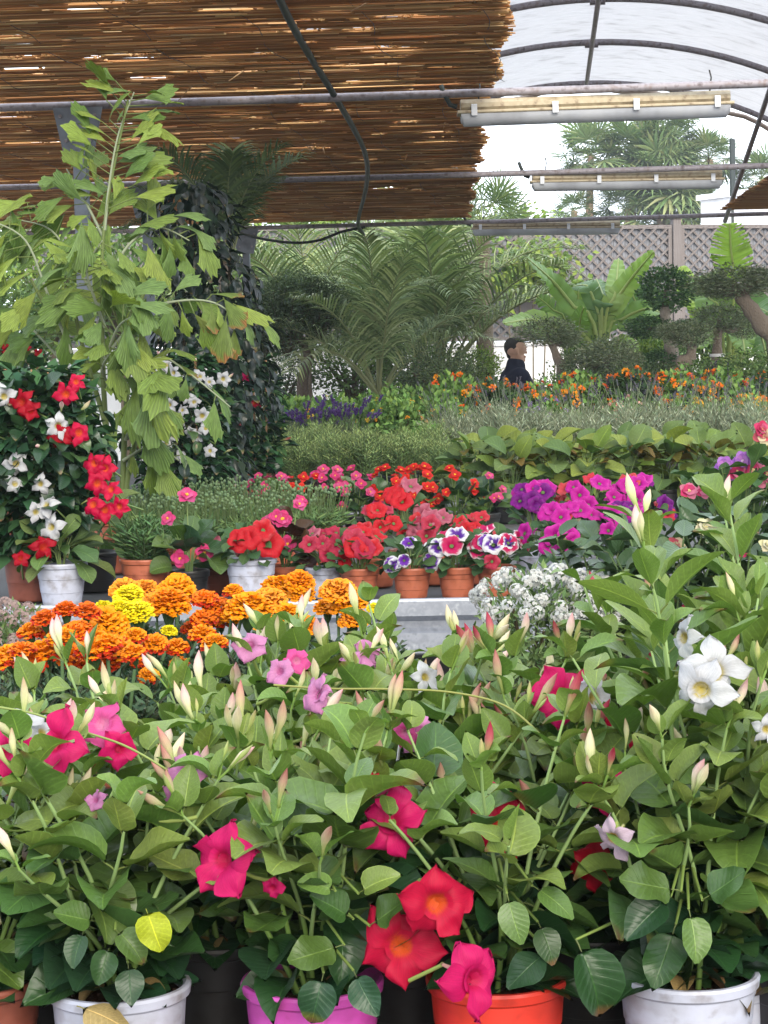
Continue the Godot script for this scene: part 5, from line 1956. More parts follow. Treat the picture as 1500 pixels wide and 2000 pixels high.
func visitor() -> void:
	var top := ray(1006, 660, 19.3)
	var s := top.y / 1.80
	# own axes: y up, +z the way he faces; standing 1.80 m
	var t := thing("person", "man in a dark navy jacket walking past, seen in profile, short dark hair", "person", Vector3(top.x, 0, top.z), PI * 0.5 + 0.22)
	t.scale = Vector3(s, s, s)
	var V := func(x, y, z): return Vector3(x, y, z)
	var skin := mat("skin", 0.6, 0.4)
	skin.albedo_color = lin(0.50, 0.29, 0.21)
	var navy := mat("navy_cloth", 0.85, 0.25)
	navy.albedo_color = lin(0.012, 0.014, 0.028)
	var jeans := mat("dark_trousers", 0.85, 0.25)
	jeans.albedo_color = lin(0.03, 0.035, 0.05)
	var hairm := mat("hair", 0.6, 0.4)
	hairm.albedo_color = lin(0.014, 0.010, 0.008)
	var shoe := mat("shoe", 0.5, 0.4)
	shoe.albedo_color = lin(0.02, 0.02, 0.02)
	var legs := [[V.call(0.09, 0.92, 0), V.call(0.10, 0.50, 0.04), 0.085, 0.060], [V.call(0.10, 0.50, 0.04), V.call(0.10, 0.09, -0.06), 0.058, 0.040], [V.call(-0.09, 0.92, 0), V.call(-0.10, 0.50, 0.10), 0.085, 0.060], [V.call(-0.10, 0.50, 0.10), V.call(-0.10, 0.09, 0.12), 0.058, 0.040], [V.call(-0.07, 0.95, 0), V.call(0.07, 0.95, 0), 0.11, 0.11]]
	var torso := [[V.call(0, 1.0, 0), V.call(0, 1.30, 0.0), 0.135, 0.155], [V.call(-0.10, 1.36, 0), V.call(0.10, 1.36, 0), 0.115, 0.115], [V.call(-0.17, 1.44, -0.01), V.call(0.17, 1.44, -0.01), 0.058, 0.058], [V.call(0, 1.40, -0.01), V.call(0, 1.53, 0.01), 0.075, 0.060]]
	var arms := [[V.call(0.19, 1.43, 0), V.call(0.235, 1.15, -0.03), 0.056, 0.044], [V.call(0.235, 1.15, -0.03), V.call(0.23, 0.92, 0.06), 0.043, 0.032], [V.call(-0.19, 1.43, 0), V.call(-0.235, 1.15, -0.02), 0.056, 0.044], [V.call(-0.235, 1.15, -0.02), V.call(-0.23, 0.92, 0.09), 0.043, 0.032]]
	var neck := [[V.call(0, 1.42, 0), V.call(0, 1.60, 0.02), 0.060, 0.056]]
	var body := nets(legs + torso + arms + neck, 0.045, 0.024)
	var head := [[V.call(0, 1.700, -0.012), V.call(0, 1.705, 0.018), 0.088, 0.086], [V.call(0, 1.655, 0.015), V.call(0, 1.605, 0.052), 0.068, 0.036], [V.call(-0.045, 1.64, 0.0), V.call(-0.02, 1.595, 0.045), 0.03, 0.028], [V.call(0.045, 1.64, 0.0), V.call(0.02, 1.595, 0.045), 0.03, 0.028], [V.call(0, 1.692, 0.094), V.call(0, 1.660, 0.106), 0.009, 0.013], [V.call(-0.03, 1.706, 0.084), V.call(0.03, 1.706, 0.084), 0.015, 0.015], [V.call(-0.018, 1.622, 0.092), V.call(0.018, 1.622, 0.092), 0.010, 0.010], [V.call(0, 1.590, 0.075), V.call(0, 1.59, 0.07), 0.022, 0.022], [V.call(0, 1.52, 0.01), V.call(0, 1.62, 0.0), 0.058, 0.060], [V.call(0.086, 1.69, -0.012), V.call(0.088, 1.655, -0.005), 0.014, 0.010], [V.call(-0.086, 1.69, -0.012), V.call(-0.088, 1.655, -0.005), 0.014, 0.010]]
	var hm := nets(head, 0.016, 0.0075)
	var hands := []
	for e in [-1.0, 1.0]:
		var w: Vector3 = V.call(0.23 * e, 0.92, 0.06 if e > 0 else 0.09)
		var hb := [[w, w + V.call(0, -0.085, 0.015), 0.030, 0.034]]
		for k in 4:
			var f: Vector3 = w + V.call(0, -0.09, 0.045 - 0.022 * k)
			var ln: float = [0.06, 0.07, 0.066, 0.05][k]
			hb.append([f, f + V.call(-0.006 * e, -ln * 0.6, 0.004), 0.010, 0.009])
			hb.append([f + V.call(-0.006 * e, -ln * 0.6, 0.004), f + V.call(-0.020 * e, -ln * 1.1, 0.012), 0.009, 0.008])
		hb.append([w + V.call(-0.01 * e, -0.03, 0.03), w + V.call(-0.012 * e, -0.08, 0.062), 0.012, 0.009])
		hands.append(nets(hb, 0.008, 0.008))
	for extra in [hm] + hands:
		var first := body.v.size()
		body.v.append_array(extra.v)
		body.n.append_array(extra.n)
		body.uv.append_array(extra.uv)
		body.c.append_array(extra.c)
		for i in extra.ix:
			body.ix.append(i + first)
	part(t, "body", body.mesh(), skin)
	var grow := func(list, r):
		var out := []
		for b in list:
			out.append([b[0], b[1], b[2] + r, b[3] + r])
		return out
	var collar := [[V.call(0, 1.50, -0.012), V.call(0, 1.555, -0.008), 0.076, 0.074]]
	part(t, "jacket", nets(grow.call(torso, 0.022) + grow.call(arms, 0.016) + collar, 0.045, 0.022).mesh(), navy)
	part(t, "trousers", nets(grow.call(legs, 0.016), 0.03, 0.024).mesh(), jeans)
	# hair: cap on the back and top of the skull
	var cap := [[V.call(0, 1.724, -0.024), V.call(0, 1.736, 0.022), 0.083, 0.070], [V.call(0, 1.69, -0.050), V.call(0, 1.635, -0.050), 0.052, 0.034], [V.call(0.058, 1.70, -0.02), V.call(-0.058, 1.70, -0.02), 0.030, 0.030]]
	part(t, "hair", nets(cap, 0.02, 0.0085).mesh(), hairm)
	for e in [-1.0, 1.0]:
		var ey := MB.new()
		ey.box(Transform3D(Basis(), V.call(0.033 * e, 1.690, 0.094)), Vector3(0.022, 0.008, 0.010))
		part(t, "eye", ey.mesh(), hairm)
		var br := MB.new()
		br.box(Transform3D(Basis(), V.call(0.033 * e, 1.712, 0.101)), Vector3(0.036, 0.007, 0.008))
		part(t, "eyebrow", br.mesh(), hairm)
		var sh := nets([[V.call(0.10 * e, 0.045, -0.10 if e > 0 else 0.08), V.call(0.10 * e, 0.035, 0.08 if e > 0 else 0.26), 0.045, 0.036]], 0.02, 0.014)
		part(t, "shoe", sh.mesh(), shoe)
		# pale sleeve stripe
		var stp := MB.new()
		stp.box(Transform3D(Basis(Vector3(0, 0, 1), 0.16 * e), V.call(0.268 * e, 1.27, -0.012)), Vector3(0.008, 0.18, 0.022))
		part(t, "sleeve_stripe", stp.mesh(), M.whitewash)


# ---------------------------------------------------------------- tall plants at the left
func fishtail_palm() -> void:
	rng.seed = 429
	L.fishtail = []
	for k in 8:
		L.fishtail.append(fishtail_mesh(jit([Color(0.165, 0.250, 0.055), Color(0.120, 0.205, 0.050), Color(0.205, 0.290, 0.062), Color(0.140, 0.220, 0.070)][k % 4], 0.12), false))
	L.fishtail_brown = [fishtail_mesh(Color(0.13, 0.19, 0.045), true), fishtail_mesh(Color(0.16, 0.20, 0.05), true)]
	var d := 6.5
	var foot := spot(232, d, 0.923)
	var t := thing("fishtail_palm", "tall fishtail palm with ragged drooping leaflets, some tipped brown", "palm", foot)
	potted(t, "large", "terracotta")
	var green := Color(0.075, 0.105, 0.030)
	for c in [[[230, 1020], [205, 800], [200, 600], [205, 430], [250, 195]], [[222, 1020], [185, 850], [140, 700], [60, 545]], [[238, 1020], [245, 820], [262, 640], [300, 520]], [[236, 1020], [255, 900], [275, 830]], [[226, 1020], [210, 850], [165, 690], [135, 560]]]:
		var mb := MB.new()
		mb.tube(smooth(local_pts(t, c, d), 5), [0.011, 0.011, 0.010, 0.010, 0.010, 0.009, 0.009, 0.009, 0.008, 0.008, 0.008, 0.007, 0.007, 0.006, 0.006, 0.005, 0.005, 0.004], 6, [green])
		part(t, "cane", mb.mesh(), M.stem)
	# fronds: path in the picture at a depth, leaflet length in pixels, count
	var fr := [
		{"p": [[204, 450], [215, 350], [232, 260], [262, 180]], "n": 26, "s": 78, "side": 66, "hang": 0.05, "z": 0.0},
		{"p": [[205, 470], [170, 400], [130, 330]], "n": 10, "s": 80, "side": 40, "hang": 0.2, "z": 0.1},
		{"p": [[140, 690], [95, 580], [50, 470], [-20, 430]], "n": 15, "s": 96, "side": 60, "hang": 0.9, "z": -0.1},
		{"p": [[200, 610], [150, 520], [100, 450], [40, 430]], "n": 16, "s": 100, "side": 50, "hang": 0.8, "z": 0.15},
		{"p": [[205, 560], [250, 480], [310, 445], [370, 470]], "n": 15, "s": 84, "side": 46, "hang": 0.7, "z": 0.05},
		{"p": [[220, 680], [280, 610], [350, 588], [420, 592], [475, 632]], "n": 16, "s": 82, "side": 30, "hang": 0.9, "z": -0.15, "brown": true},
		{"p": [[205, 640], [180, 570], [170, 520], [200, 470]], "n": 17, "s": 96, "side": 60, "hang": 0.8, "z": -0.25},
		{"p": [[240, 760], [310, 700], [370, 730], [450, 795]], "n": 6, "s": 78, "side": 26, "hang": 0.7, "z": -0.2, "brown": true},
		{"p": [[245, 860], [285, 760], [300, 740]], "n": 7, "s": 116, "side": 30, "hang": 1.1, "z": -0.3},
		{"p": [[240, 900], [300, 870], [350, 900]], "n": 5, "s": 84, "side": 24, "hang": 1.1, "z": -0.1},
		{"p": [[180, 800], [130, 720], [70, 650], [20, 600]], "n": 15, "s": 96, "side": 40, "hang": 0.9, "z": 0.2},
		{"p": [[205, 700], [230, 640], [255, 620]], "n": 12, "s": 98, "side": 50, "hang": 1.0, "z": -0.35},
		{"p": [[215, 760], [200, 720], [215, 690]], "n": 9, "s": 96, "side": 50, "hang": 1.0, "z": -0.25}]
	for f in fr:
		var a := []
		for p in f.p:
			a.append([p[0], p[1], f.z * (0.3 + 0.7 * a.size() / float(f.p.size()))])
		var sp := smooth(local_pts(t, a, d), 6)
		var mb := MB.new()
		mb.tube(sp, range(sp.size()).map(func(k): return lerpf(0.006, 0.002, float(k) / sp.size())), 5, [green.lightened(0.1)])
		part(t, "rachis", mb.mesh(), M.stem)
		for k in int(f.n * 1.45):
			var q := lerpf(0.12, 1.0, (k + rf(0, 0.8)) / (f.n * 1.45)) * (sp.size() - 1)
			var i := mini(int(q), sp.size() - 2)
			var c := sp[i].lerp(sp[i + 1], q - i)
			var tang := (sp[i + 1] - sp[i]).normalized()
			var e := 1.0 if k % 2 else -1.0
			var side := tang.cross(Vector3(0, 0.3, 1)).normalized() * e
			var reach: float = f.side * d / FOCAL * rf(0.1, 1.0)
			var base: Vector3 = c + (side + tang * 0.5 + Vector3(0, -0.2, 0) * f.hang + Vector3(0, 0, rf(-0.5, 0.8))).normalized() * reach
			if reach > 0.02:
				stalk(t, "leaf_stalk", c, base, 0.0022, 0.0016, green, 0.0, 2)
			var dir: Vector3 = (side * rf(0.4, 0.9) + tang * rf(0.3, 0.8) + Vector3(0, -1.0, 0) * f.hang * rf(0.6, 1.3) + Vector3(0, 0, rf(-0.2, 0.5)) + rv(0.42)).normalized()
			var key := "fishtail_brown" if f.has("brown") and rf(0, 1) < 0.3 and q > sp.size() * 0.5 else "fishtail"
			part(t, "leaflet", pick(key), M.leaf_fish, xf(dir, (Vector3(rf(-0.9, 0.9), rf(0.2, 0.9), rf(0.2, 1.0)) + side * 0.3).normalized(), base, f.s * d / FOCAL * rf(0.60, 1.15)))


func weeping_fig() -> void:
	rng.seed = 436
	var d := 8.6
	var foot := spot(410, d, 0.923)
	var t := thing("weeping_fig", "tall dark weeping fig behind the white climbing flowers", "plant", foot)
	potted(t, "large", "black")
	for c in [[[410, 980], [405, 850], [395, 700], [385, 560], [370, 420]], [[412, 980], [425, 800], [440, 640], [450, 500]], [[408, 980], [380, 780], [350, 620], [330, 470]]]:
		var mb := MB.new()
		mb.tube(smooth(local_pts(t, c, d), 4), [0.016, 0.015, 0.014, 0.012, 0.010, 0.009, 0.008, 0.007, 0.006], 6, [Color(0.05, 0.04, 0.03)])
		part(t, "trunk", mb.mesh(), M.bark)
	var mb := MB.new()
	var inv := t.transform.affine_inverse()
	var made := 0
	for k in 1500:
		# a column that swells and narrows
		var py := rf(352, 965)
		var half := 60.0 + 45.0 * sin((py - 352.0) / 613.0 * PI) + 18.0 * sin(py * 0.05)
		var a := rf(0, TAU)
		var q := sqrt(rf(0.15, 1.0))
		var cx := 395.0 + 25.0 * sin(py * 0.012) + (35.0 if py > 700 else 0.0)
		var p := inv * ray(cx + cos(a) * half * q, py, d - sin(a) * half * q * d / FOCAL)
		var out := Vector3(cos(a), 0, sin(a))
		var dir := (out * 0.5 + Vector3(0, rf(-1.2, -0.2), 0) + rv(0.4)).normalized()
		if sin(a) > 0.15 and q > 0.75 and made < 290:
			made += 1
			part(t, "leaf", pick("fig"), M.leaf_dark, xf(dir, (out + Vector3.UP * 0.8 + rv(0.3)).normalized(), p, rf(0.062, 0.095)))
		else:
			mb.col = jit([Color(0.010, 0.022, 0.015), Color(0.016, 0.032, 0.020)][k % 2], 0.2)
			mb.leaflet(p, dir, (out + Vector3.UP).normalized(), rf(0.06, 0.09), rf(0.03, 0.042))
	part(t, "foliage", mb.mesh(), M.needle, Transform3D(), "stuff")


# a climber on canes: picture column centre, half width, top and bottom rows
func climber(called: String, label: String, px: float, half: float, py0: float, py1: float, d: float, n: int, size: float, flowers: Array, tone := 0.35) -> Node3D:
	var foot := spot(px, d, 0.923)
	var t := thing(called, label, "plant", foot, 0.0, "climbing mandevillas on canes")
	potted(t, "large", "brown")
	var inv := t.transform.affine_inverse()
	var hw := half * d / FOCAL
	var top: float = (inv * ray(px, py0, d)).y
	for k in 3:
		var a := TAU * k / 3 + 0.5
		stalk(t, "cane", Vector3(cos(a) * 0.06, 0.12, sin(a) * 0.06), Vector3(cos(a) * 0.07, top, sin(a) * 0.07), 0.005, 0.005, Color(0.40, 0.22, 0.12), 0.0, 3)
	for k in 5:
		var pts := PackedVector3Array()
		var a0 := TAU * k / 5
		for j in 16:
			var q := j / 15.0
			var a := a0 + q * 5.0
			var r := hw * (0.25 + 0.55 * sin(PI * q * 0.9)) * (1.0 + 0.2 * sin(j * 1.3))
			pts.append(Vector3(cos(a) * r, lerpf(0.14, top, q), sin(a) * r))
		var mb := MB.new()
		mb.tube(pts, [0.0035, 0.003, 0.003, 0.003, 0.0025, 0.002], 5, [Color(0.08, 0.12, 0.035)])
		part(t, "stem", mb.mesh(), M.stem)
	for k in n:
		var q := rf(0.0, 1.0)
		var a := rf(0, TAU)
		if sin(a) < -0.3: a = -a
		var r := hw * (0.60 + 0.40 * sin(PI * clampf(q, 0.05, 0.95))) * rf(0.45, 1.08)
		var out := Vector3(cos(a), 0, sin(a))
		var p := out * r + Vector3(0, lerpf(0.15, top, q), 0)
		var dir := (out * 0.8 + Vector3(0, rf(-0.9, 0.35), 0) + rv(0.5)).normalized()
		var g := rf(0, 1)
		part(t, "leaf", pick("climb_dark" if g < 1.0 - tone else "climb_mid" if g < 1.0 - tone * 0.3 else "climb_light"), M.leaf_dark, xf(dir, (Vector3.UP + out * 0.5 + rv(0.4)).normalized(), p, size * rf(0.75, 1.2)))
	var mass := MB.new()
	for k in n * 7:
		var q := rf(0.0, 1.0)
		var a := rf(0, TAU)
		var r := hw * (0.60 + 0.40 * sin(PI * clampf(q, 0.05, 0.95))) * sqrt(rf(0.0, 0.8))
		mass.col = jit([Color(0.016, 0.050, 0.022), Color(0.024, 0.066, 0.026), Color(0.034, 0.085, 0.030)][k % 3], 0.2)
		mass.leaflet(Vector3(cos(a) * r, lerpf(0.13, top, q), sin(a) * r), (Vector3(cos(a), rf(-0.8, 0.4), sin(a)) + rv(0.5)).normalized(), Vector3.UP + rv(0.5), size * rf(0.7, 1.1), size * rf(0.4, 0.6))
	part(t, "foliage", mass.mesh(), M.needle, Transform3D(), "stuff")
	for f in flowers:
		var p := inv * ray(f[0], f[1], d - hw * 1.12)
		var look := Vector3(rf(-0.6, 0.6), rf(-0.1, 0.5), 1.0).normalized()
		trumpet(t, xf(look, Vector3.UP, p, f[2] * 0.92 * d / FOCAL), f[3], false)
		stalk(t, "flower_stalk", p - look * f[2] * d / FOCAL * 0.7, p - look * hw * 0.7 + Vector3(0, -0.03, 0), 0.0022, 0.0026, Color(0.11, 0.17, 0.05), 0.0, 3)
	for k in 12:
		var q := rf(0.1, 0.98)
		var a := rf(0.2, 2.9)
		var out := Vector3(cos(a), 0, sin(a))
		part(t, "bud", pick("buds_cream" if flowers[0][3] == "white" or k % 2 else "buds_red"), M.petal, xf((out + Vector3(0, 0.5, 0) + rv(0.5)).normalized(), rv(1), out * hw * 0.95 + Vector3(0, lerpf(0.2, top, q), 0), rf(0.04, 0.06)))
	return t


func left_plants() -> void:
	rng.seed = 401
	weeping_fig()
	# dark feather palm behind the fig
	L.kentia = [frond_mesh(1.0, 30, 0.30, 0.022, 1.0, 1.3, [Color(0.045, 0.075, 0.032), Color(0.065, 0.10, 0.042), Color(0.09, 0.125, 0.05)]), frond_mesh(1.0, 30, 0.28, 0.022, 1.4, 1.15, [Color(0.05, 0.08, 0.034), Color(0.08, 0.115, 0.045)])]
	feather_palm("kentia_palm", "dark kentia palm with upright fronds behind the weeping fig", 442, 500, 10.0, 11, "kentia", 0.62, "", 0.35, -0.25, 0.0, 0.03)
	climber("climbing_mandevilla", "red-flowered climbing mandevilla with a white label, farthest back at the left", 35, 85, 655, 900, 7.4, 120, 0.058, [[20, 690, 30, "crimson"], [50, 680, 26, "crimson"], [8, 672, 26, "crimson"], [30, 735, 28, "crimson"], [75, 690, 24, "crimson"], [12, 720, 26, "crimson"], [70, 725, 24, "crimson"]], 0.45)
	var lp := ray(34, 686, 7.2)
	var lb := thing("plant_label", "small white and red plant label among the far red climber", "label", lp)
	var lm := MB.new()
	lm.bar(Transform3D(Basis(), Vector3.ZERO), Vector3(0.026, 0.042, 0.0015), 0.0005)
	part(lb, "card", lm.mesh(), M.whitewash)
	var lr := MB.new()
	lr.col = Color(0.55, 0.02, 0.03)
	lr.bar(Transform3D(Basis(), Vector3(0, 0.009, 0.0016)), Vector3(0.020, 0.014, 0.001), 0.0003)
	part(lb, "print", lr.mesh(), M.painted)
	var lk := MB.new()
	lk.col = Color(0.7, 0.7, 0.68)
	lk.bar(Transform3D(Basis(), Vector3(0, -0.10, -0.001)), Vector3(0.006, 0.18, 0.0015), 0.0004)
	part(lb, "stake", lk.mesh(), M.painted)
	fishtail_palm()
	climber("climbing_mandevilla", "climbing mandevilla covered in white flowers, between fishtail palm and fig", 360, 105, 690, 985, 7.6, 210, 0.060, [[325, 712, 34, "white"], [306, 728, 30, "white"], [338, 728, 34, "white"], [392, 735, 34, "white"], [408, 745, 30, "white"], [436, 740, 36, "white"], [330, 790, 36, "white"], [318, 815, 34, "white"], [345, 822, 36, "white"], [395, 812, 38, "white"], [402, 836, 32, "white"], [384, 852, 34, "white"], [325, 868, 34, "white"], [303, 872, 32, "white"], [356, 892, 34, "white"], [410, 880, 32, "white"], [380, 785, 34, "white"], [365, 775, 30, "white"], [335, 850, 32, "white"], [318, 912, 30, "white"], [355, 800, 30, "white"], [372, 845, 28, "white"]], 0.3)
	climber("climbing_mandevilla", "climbing mandevilla with mixed red and white flowers at the left edge", 70, 150, 720, 1130, 5.75, 290, 0.070, [[115, 832, 60, "white"], [128, 770, 56, "red"], [148, 745, 44, "red"], [40, 785, 62, "crimson"], [60, 800, 50, "crimson"], [118, 850, 56, "crimson"], [155, 845, 56, "red"], [182, 905, 56, "red"], [205, 915, 56, "red"], [190, 945, 58, "red"], [215, 955, 50, "red"], [180, 985, 54, "red"], [205, 995, 54, "red"], [232, 990, 46, "red"], [88, 985, 54, "white"], [98, 1030, 58, "white"], [70, 1000, 44, "white"], [30, 905, 56, "white"], [8, 775, 56, "white"], [85, 1068, 58, "crimson"], [30, 945, 46, "white"], [78, 945, 46, "white"], [40, 1090, 40, "crimson"]], 0.5)
	climber("climbing_mandevilla", "dark climber with few pink flowers right of the weeping fig", 500, 60, 700, 900, 9.2, 110, 0.065, [[484, 738, 30, "hot"], [496, 786, 34, "red"], [486, 800, 26, "red"], [470, 815, 22, "red"]], 0.4)


# ---------------------------------------------------------------- far benches: herbs, lavender, lantana
func row_label(i: int, n: int, what: String, where: String) -> String:
	return "%s, %s %s" % [what, "last" if i == n - 1 and n > 1 else ORD[mini(i, 11)], where]


func proto_plant(called: String, cat: String, group: String, parts: Array, pot_size: String, pot_col: String) -> Node3D:
	var t := Node3D.new()
	t.name = called
	tag(t, "", cat, group)
	var y := potted(t, pot_size, pot_col)
	for p in parts:
		part(t, p[0], p[1], M[p[2]], Transform3D(Basis(), Vector3(0, y, 0)), "stuff")
	return t


func lay(protos: Array, called: String, spots: Array, labels: Array, s0 := 0.9, s1 := 1.1, by := 0.921) -> void:
	for i in spots.size():
		var s: Array = spots[i]
		var at := spot(s[0], s[1], s[3] if s.size() > 3 else by)
		another(protos[i % protos.size()], called, labels[i], at, rf(0, TAU), (s[2] if s.size() > 2 else 1.0) * rf(s0, s1))
	for p in protos:
		p.free()


func line_of(x0: float, x1: float, d: float, n: int, s := 1.0, jx := 8.0) -> Array:
	var out := []
	for k in n:
		out.append([lerpf(x0, x1, float(k) / maxi(n - 1, 1)) + rf(-jx, jx), d + rf(-0.08, 0.08), s])
	return out


func labels_of(n: int, what: String, where: String) -> Array:
	var out := []
	for k in n:
		out.append(row_label(k, n, what, where))
	return out


func back_benches() -> void:
	rng.seed = 408
	# lantanas
	var lg := [Color(0.115, 0.215, 0.055), Color(0.155, 0.265, 0.066), Color(0.085, 0.170, 0.048)]
	var lan := []
	var lan2 := []
	var lan3 := []
	for k in 3:
		var f := bush_mesh(950, Vector3(0.20, 0.20, 0.20), 0.050, 0.030, lg, 0.2)
		var dark := bush_mesh(950, Vector3(0.20, 0.20, 0.20), 0.050, 0.030, [Color(0.030, 0.065, 0.028), Color(0.045, 0.085, 0.032)], 0.2)
		var fl := umbels_mesh(22, Vector3(0.205, 0.20, 0.205), 0.042, [Color(0.78, 0.20, 0.015), Color(0.80, 0.32, 0.02), Color(0.76, 0.12, 0.01)])
		var few := umbels_mesh(9, Vector3(0.205, 0.20, 0.205), 0.028, [Color(0.72, 0.30, 0.03), Color(0.72, 0.50, 0.06)])
		var yel := umbels_mesh(34, Vector3(0.205, 0.20, 0.205), 0.046, [Color(0.75, 0.36, 0.02), Color(0.75, 0.45, 0.04), Color(0.72, 0.20, 0.05)])
		for a in [[lan, dark if k == 1 else f, fl], [lan2, f, few], [lan3, f, yel]]:
			var p := proto_plant("lantana", "plant", "lantana pots on the far bench", [], "medium", "black")
			part(p, "foliage", a[1], M.foliage, Transform3D(Basis(), Vector3(0, 0.28, 0)), "stuff")
			part(p, "blossom", a[2], M.petal, Transform3D(Basis(), Vector3(0, 0.28, 0)), "stuff")
			a[0].append(p)
	lay(lan, "lantana", line_of(880, 1490, 14.0, 8, 1.08) , labels_of(8, "orange-flowered lantana in the rearmost row", "from the man's side"), 0.92, 1.08)
	lay(lan2, "lantana", line_of(580, 850, 13.2, 5, 0.98) + line_of(570, 860, 12.5, 5, 0.90), labels_of(5, "green lantana with few blooms, back row below the strap-leaved clump", "from the fig's side") + labels_of(5, "green lantana with few blooms, row before the purple lavender", "from the fig's side"), 0.92, 1.05)
	lay(lan3, "lantana", line_of(1330, 1470, 12.9, 3, 0.82), labels_of(3, "yellow-orange lantana among the grey lavender", "from the middle"), 0.95, 1.05)
	# coral and mauve lantana among the lavender
	var coral := []
	for c in [[Color(0.70, 0.24, 0.20), "coral-pink lantana among the grey lavender", 1225, 13.0], [Color(0.30, 0.16, 0.55), "small mauve-flowered lantana beside the silver lavender", 1065, 13.1]]:
		var p := proto_plant("lantana", "plant", "lantana pots on the far bench", [], "medium", "black")
		part(p, "foliage", bush_mesh(800, Vector3(0.18, 0.18, 0.18), 0.045, 0.027, lg, 0.2), M.foliage, Transform3D(Basis(), Vector3(0, 0.26, 0)), "stuff")
		part(p, "blossom", umbels_mesh(22, Vector3(0.185, 0.18, 0.185), 0.034, [c[0], c[0].lightened(0.2)]), M.petal, Transform3D(Basis(), Vector3(0, 0.26, 0)), "stuff")
		lay([p], "lantana", [[c[2], c[3], 0.9]], [c[1]], 1.0, 1.0)
	# silver lavender
	var sil := []
	var sg := [Color(0.230, 0.275, 0.185), Color(0.165, 0.210, 0.135), Color(0.30, 0.345, 0.245), Color(0.12, 0.165, 0.10)]
	for k in 3:
		sil.append(proto_plant("silver_lavender", "plant", "silver lavender on the far bench", [["foliage", tuft_mesh(150, 0.20, 0.30, 0.034, 0.0042, 0.012, sg, 0.55), "needle"], ["flower_spikes", spikes_mesh(15, 0.16, 0.30, 0.41, 0.030, 0.007, Color(0.15, 0.14, 0.17), Color(0.20, 0.24, 0.15)), "petal"]], "medium", "black"))
	var sl := line_of(900, 1480, 10.6, 8, 1.0) + line_of(880, 1490, 11.5, 8, 1.05)
	lay(sil, "silver_lavender", sl, labels_of(8, "silver-grey lavender in the front lavender row", "from the rosemary") + labels_of(8, "silver-grey lavender in the rear lavender row", "from the rosemary"), 0.9, 1.1)
	# long dark spikes above the lavender
	for a in [[1165, 770, "tall dark-spiked sage leaning over the lavender, nearest the man", 11.9], [1270, 800, "tall dark-spiked sage in the middle of the lavender", 11.0], [1425, 790, "tall dark-spiked sage nearest the picture edge", 11.7]]:
		var t := thing("dark_sage", a[2], "plant", spot(a[0], a[3], 0.921), 0.0, "dark-spiked sages among the lavender")
		var y := potted(t, "small", "black")
		part(t, "foliage", tuft_mesh(40, 0.12, 0.36, 0.05, 0.008, 0.03, [Color(0.09, 0.12, 0.07)], 0.6), M.needle, Transform3D(Basis(), Vector3(0, y, 0)), "stuff")
		part(t, "flower_spikes", spikes_mesh(9, 0.20, 0.26, 0.46, 0.10, 0.013, Color(0.030, 0.026, 0.045), Color(0.12, 0.14, 0.09), 0.5), M.petal, Transform3D(Basis(), Vector3(0, y, 0)), "stuff")
	# rosemary
	var ros := []
	var rg := [Color(0.095, 0.165, 0.064), Color(0.130, 0.210, 0.078), Color(0.165, 0.250, 0.090), Color(0.070, 0.125, 0.052)]
	for k in 3:
		ros.append(proto_plant("rosemary", "plant", "rosemary pots behind the begonias", [["foliage", tuft_mesh(120, 0.145, 0.23, 0.024, 0.0036, 0.007, rg, 0.75, Color(0.20, 0.27, 0.10)), "needle"]], "medium", "black"))
	lay(ros, "rosemary", line_of(520, 850, 9.55, 6) + line_of(500, 840, 10.05, 6) + line_of(490, 850, 10.55, 6), labels_of(6, "bushy rosemary in the row just behind the begonias", "from the fig") + labels_of(6, "bushy rosemary in the middle rosemary row", "from the fig") + labels_of(6, "bushy rosemary in the row before the purple lavender", "from the fig"), 0.88, 1.1)
	# French lavender in flower
	var fl := []
	for k in 2:
		fl.append(proto_plant("purple_lavender", "plant", "purple lavender behind the rosemary", [["foliage", tuft_mesh(90, 0.13, 0.24, 0.03, 0.004, 0.012, [Color(0.075, 0.115, 0.065), Color(0.11, 0.145, 0.085)], 0.6), "needle"], ["flower_spikes", spikes_mesh(34, 0.12, 0.24, 0.30, 0.036, 0.014, Color(0.10, 0.055, 0.20), Color(0.11, 0.15, 0.08)), "petal"]], "medium", "black"))
	lay(fl, "purple_lavender", line_of(580, 680, 11.2, 3, 1.0, 3), labels_of(3, "purple-spiked French lavender behind the rosemary", "from the fig"), 0.95, 1.05)
	var gl := []
	for k in 2:
		gl.append(proto_plant("grey_lavender", "plant", "grey lavender beside the fig", [["foliage", tuft_mesh(110, 0.16, 0.32, 0.036, 0.0045, 0.012, [Color(0.15, 0.19, 0.13), Color(0.20, 0.24, 0.17), Color(0.10, 0.14, 0.09)], 0.5), "needle"]], "medium", "black"))
	lay(gl, "grey_lavender", line_of(455, 545, 11.4, 3, 1.0, 3), labels_of(3, "grey-green lavender without flowers beside the weeping fig", "from the fig"), 0.95, 1.05)
	# fresh green herb in a black pot
	var t := thing("basil_plant", "small fresh green basil in a black pot beside the silver lavender", "plant", spot(845, 10.9, 0.921))
	var y := potted(t, "medium", "black")
	part(t, "foliage", bush_mesh(500, Vector3(0.12, 0.10, 0.12), 0.05, 0.035, [Color(0.085, 0.19, 0.04), Color(0.12, 0.24, 0.05)], 0.2), M.foliage, Transform3D(Basis(), Vector3(0, y + 0.09, 0)), "stuff")


# ---------------------------------------------------------------- the middle bench
func flower_head(t: Node3D, key: String, p: Vector3, look: Vector3, s: float, foot: Vector3) -> void:
	part(t, "flower", pick(key), M.petal, xf(look, Vector3.UP + rv(0.3), p, s))
	stalk(t, "flower_stalk", p - look * s * 0.55, foot, 0.0018, 0.0022, Color(0.12, 0.17, 0.06), -0.01, 3)


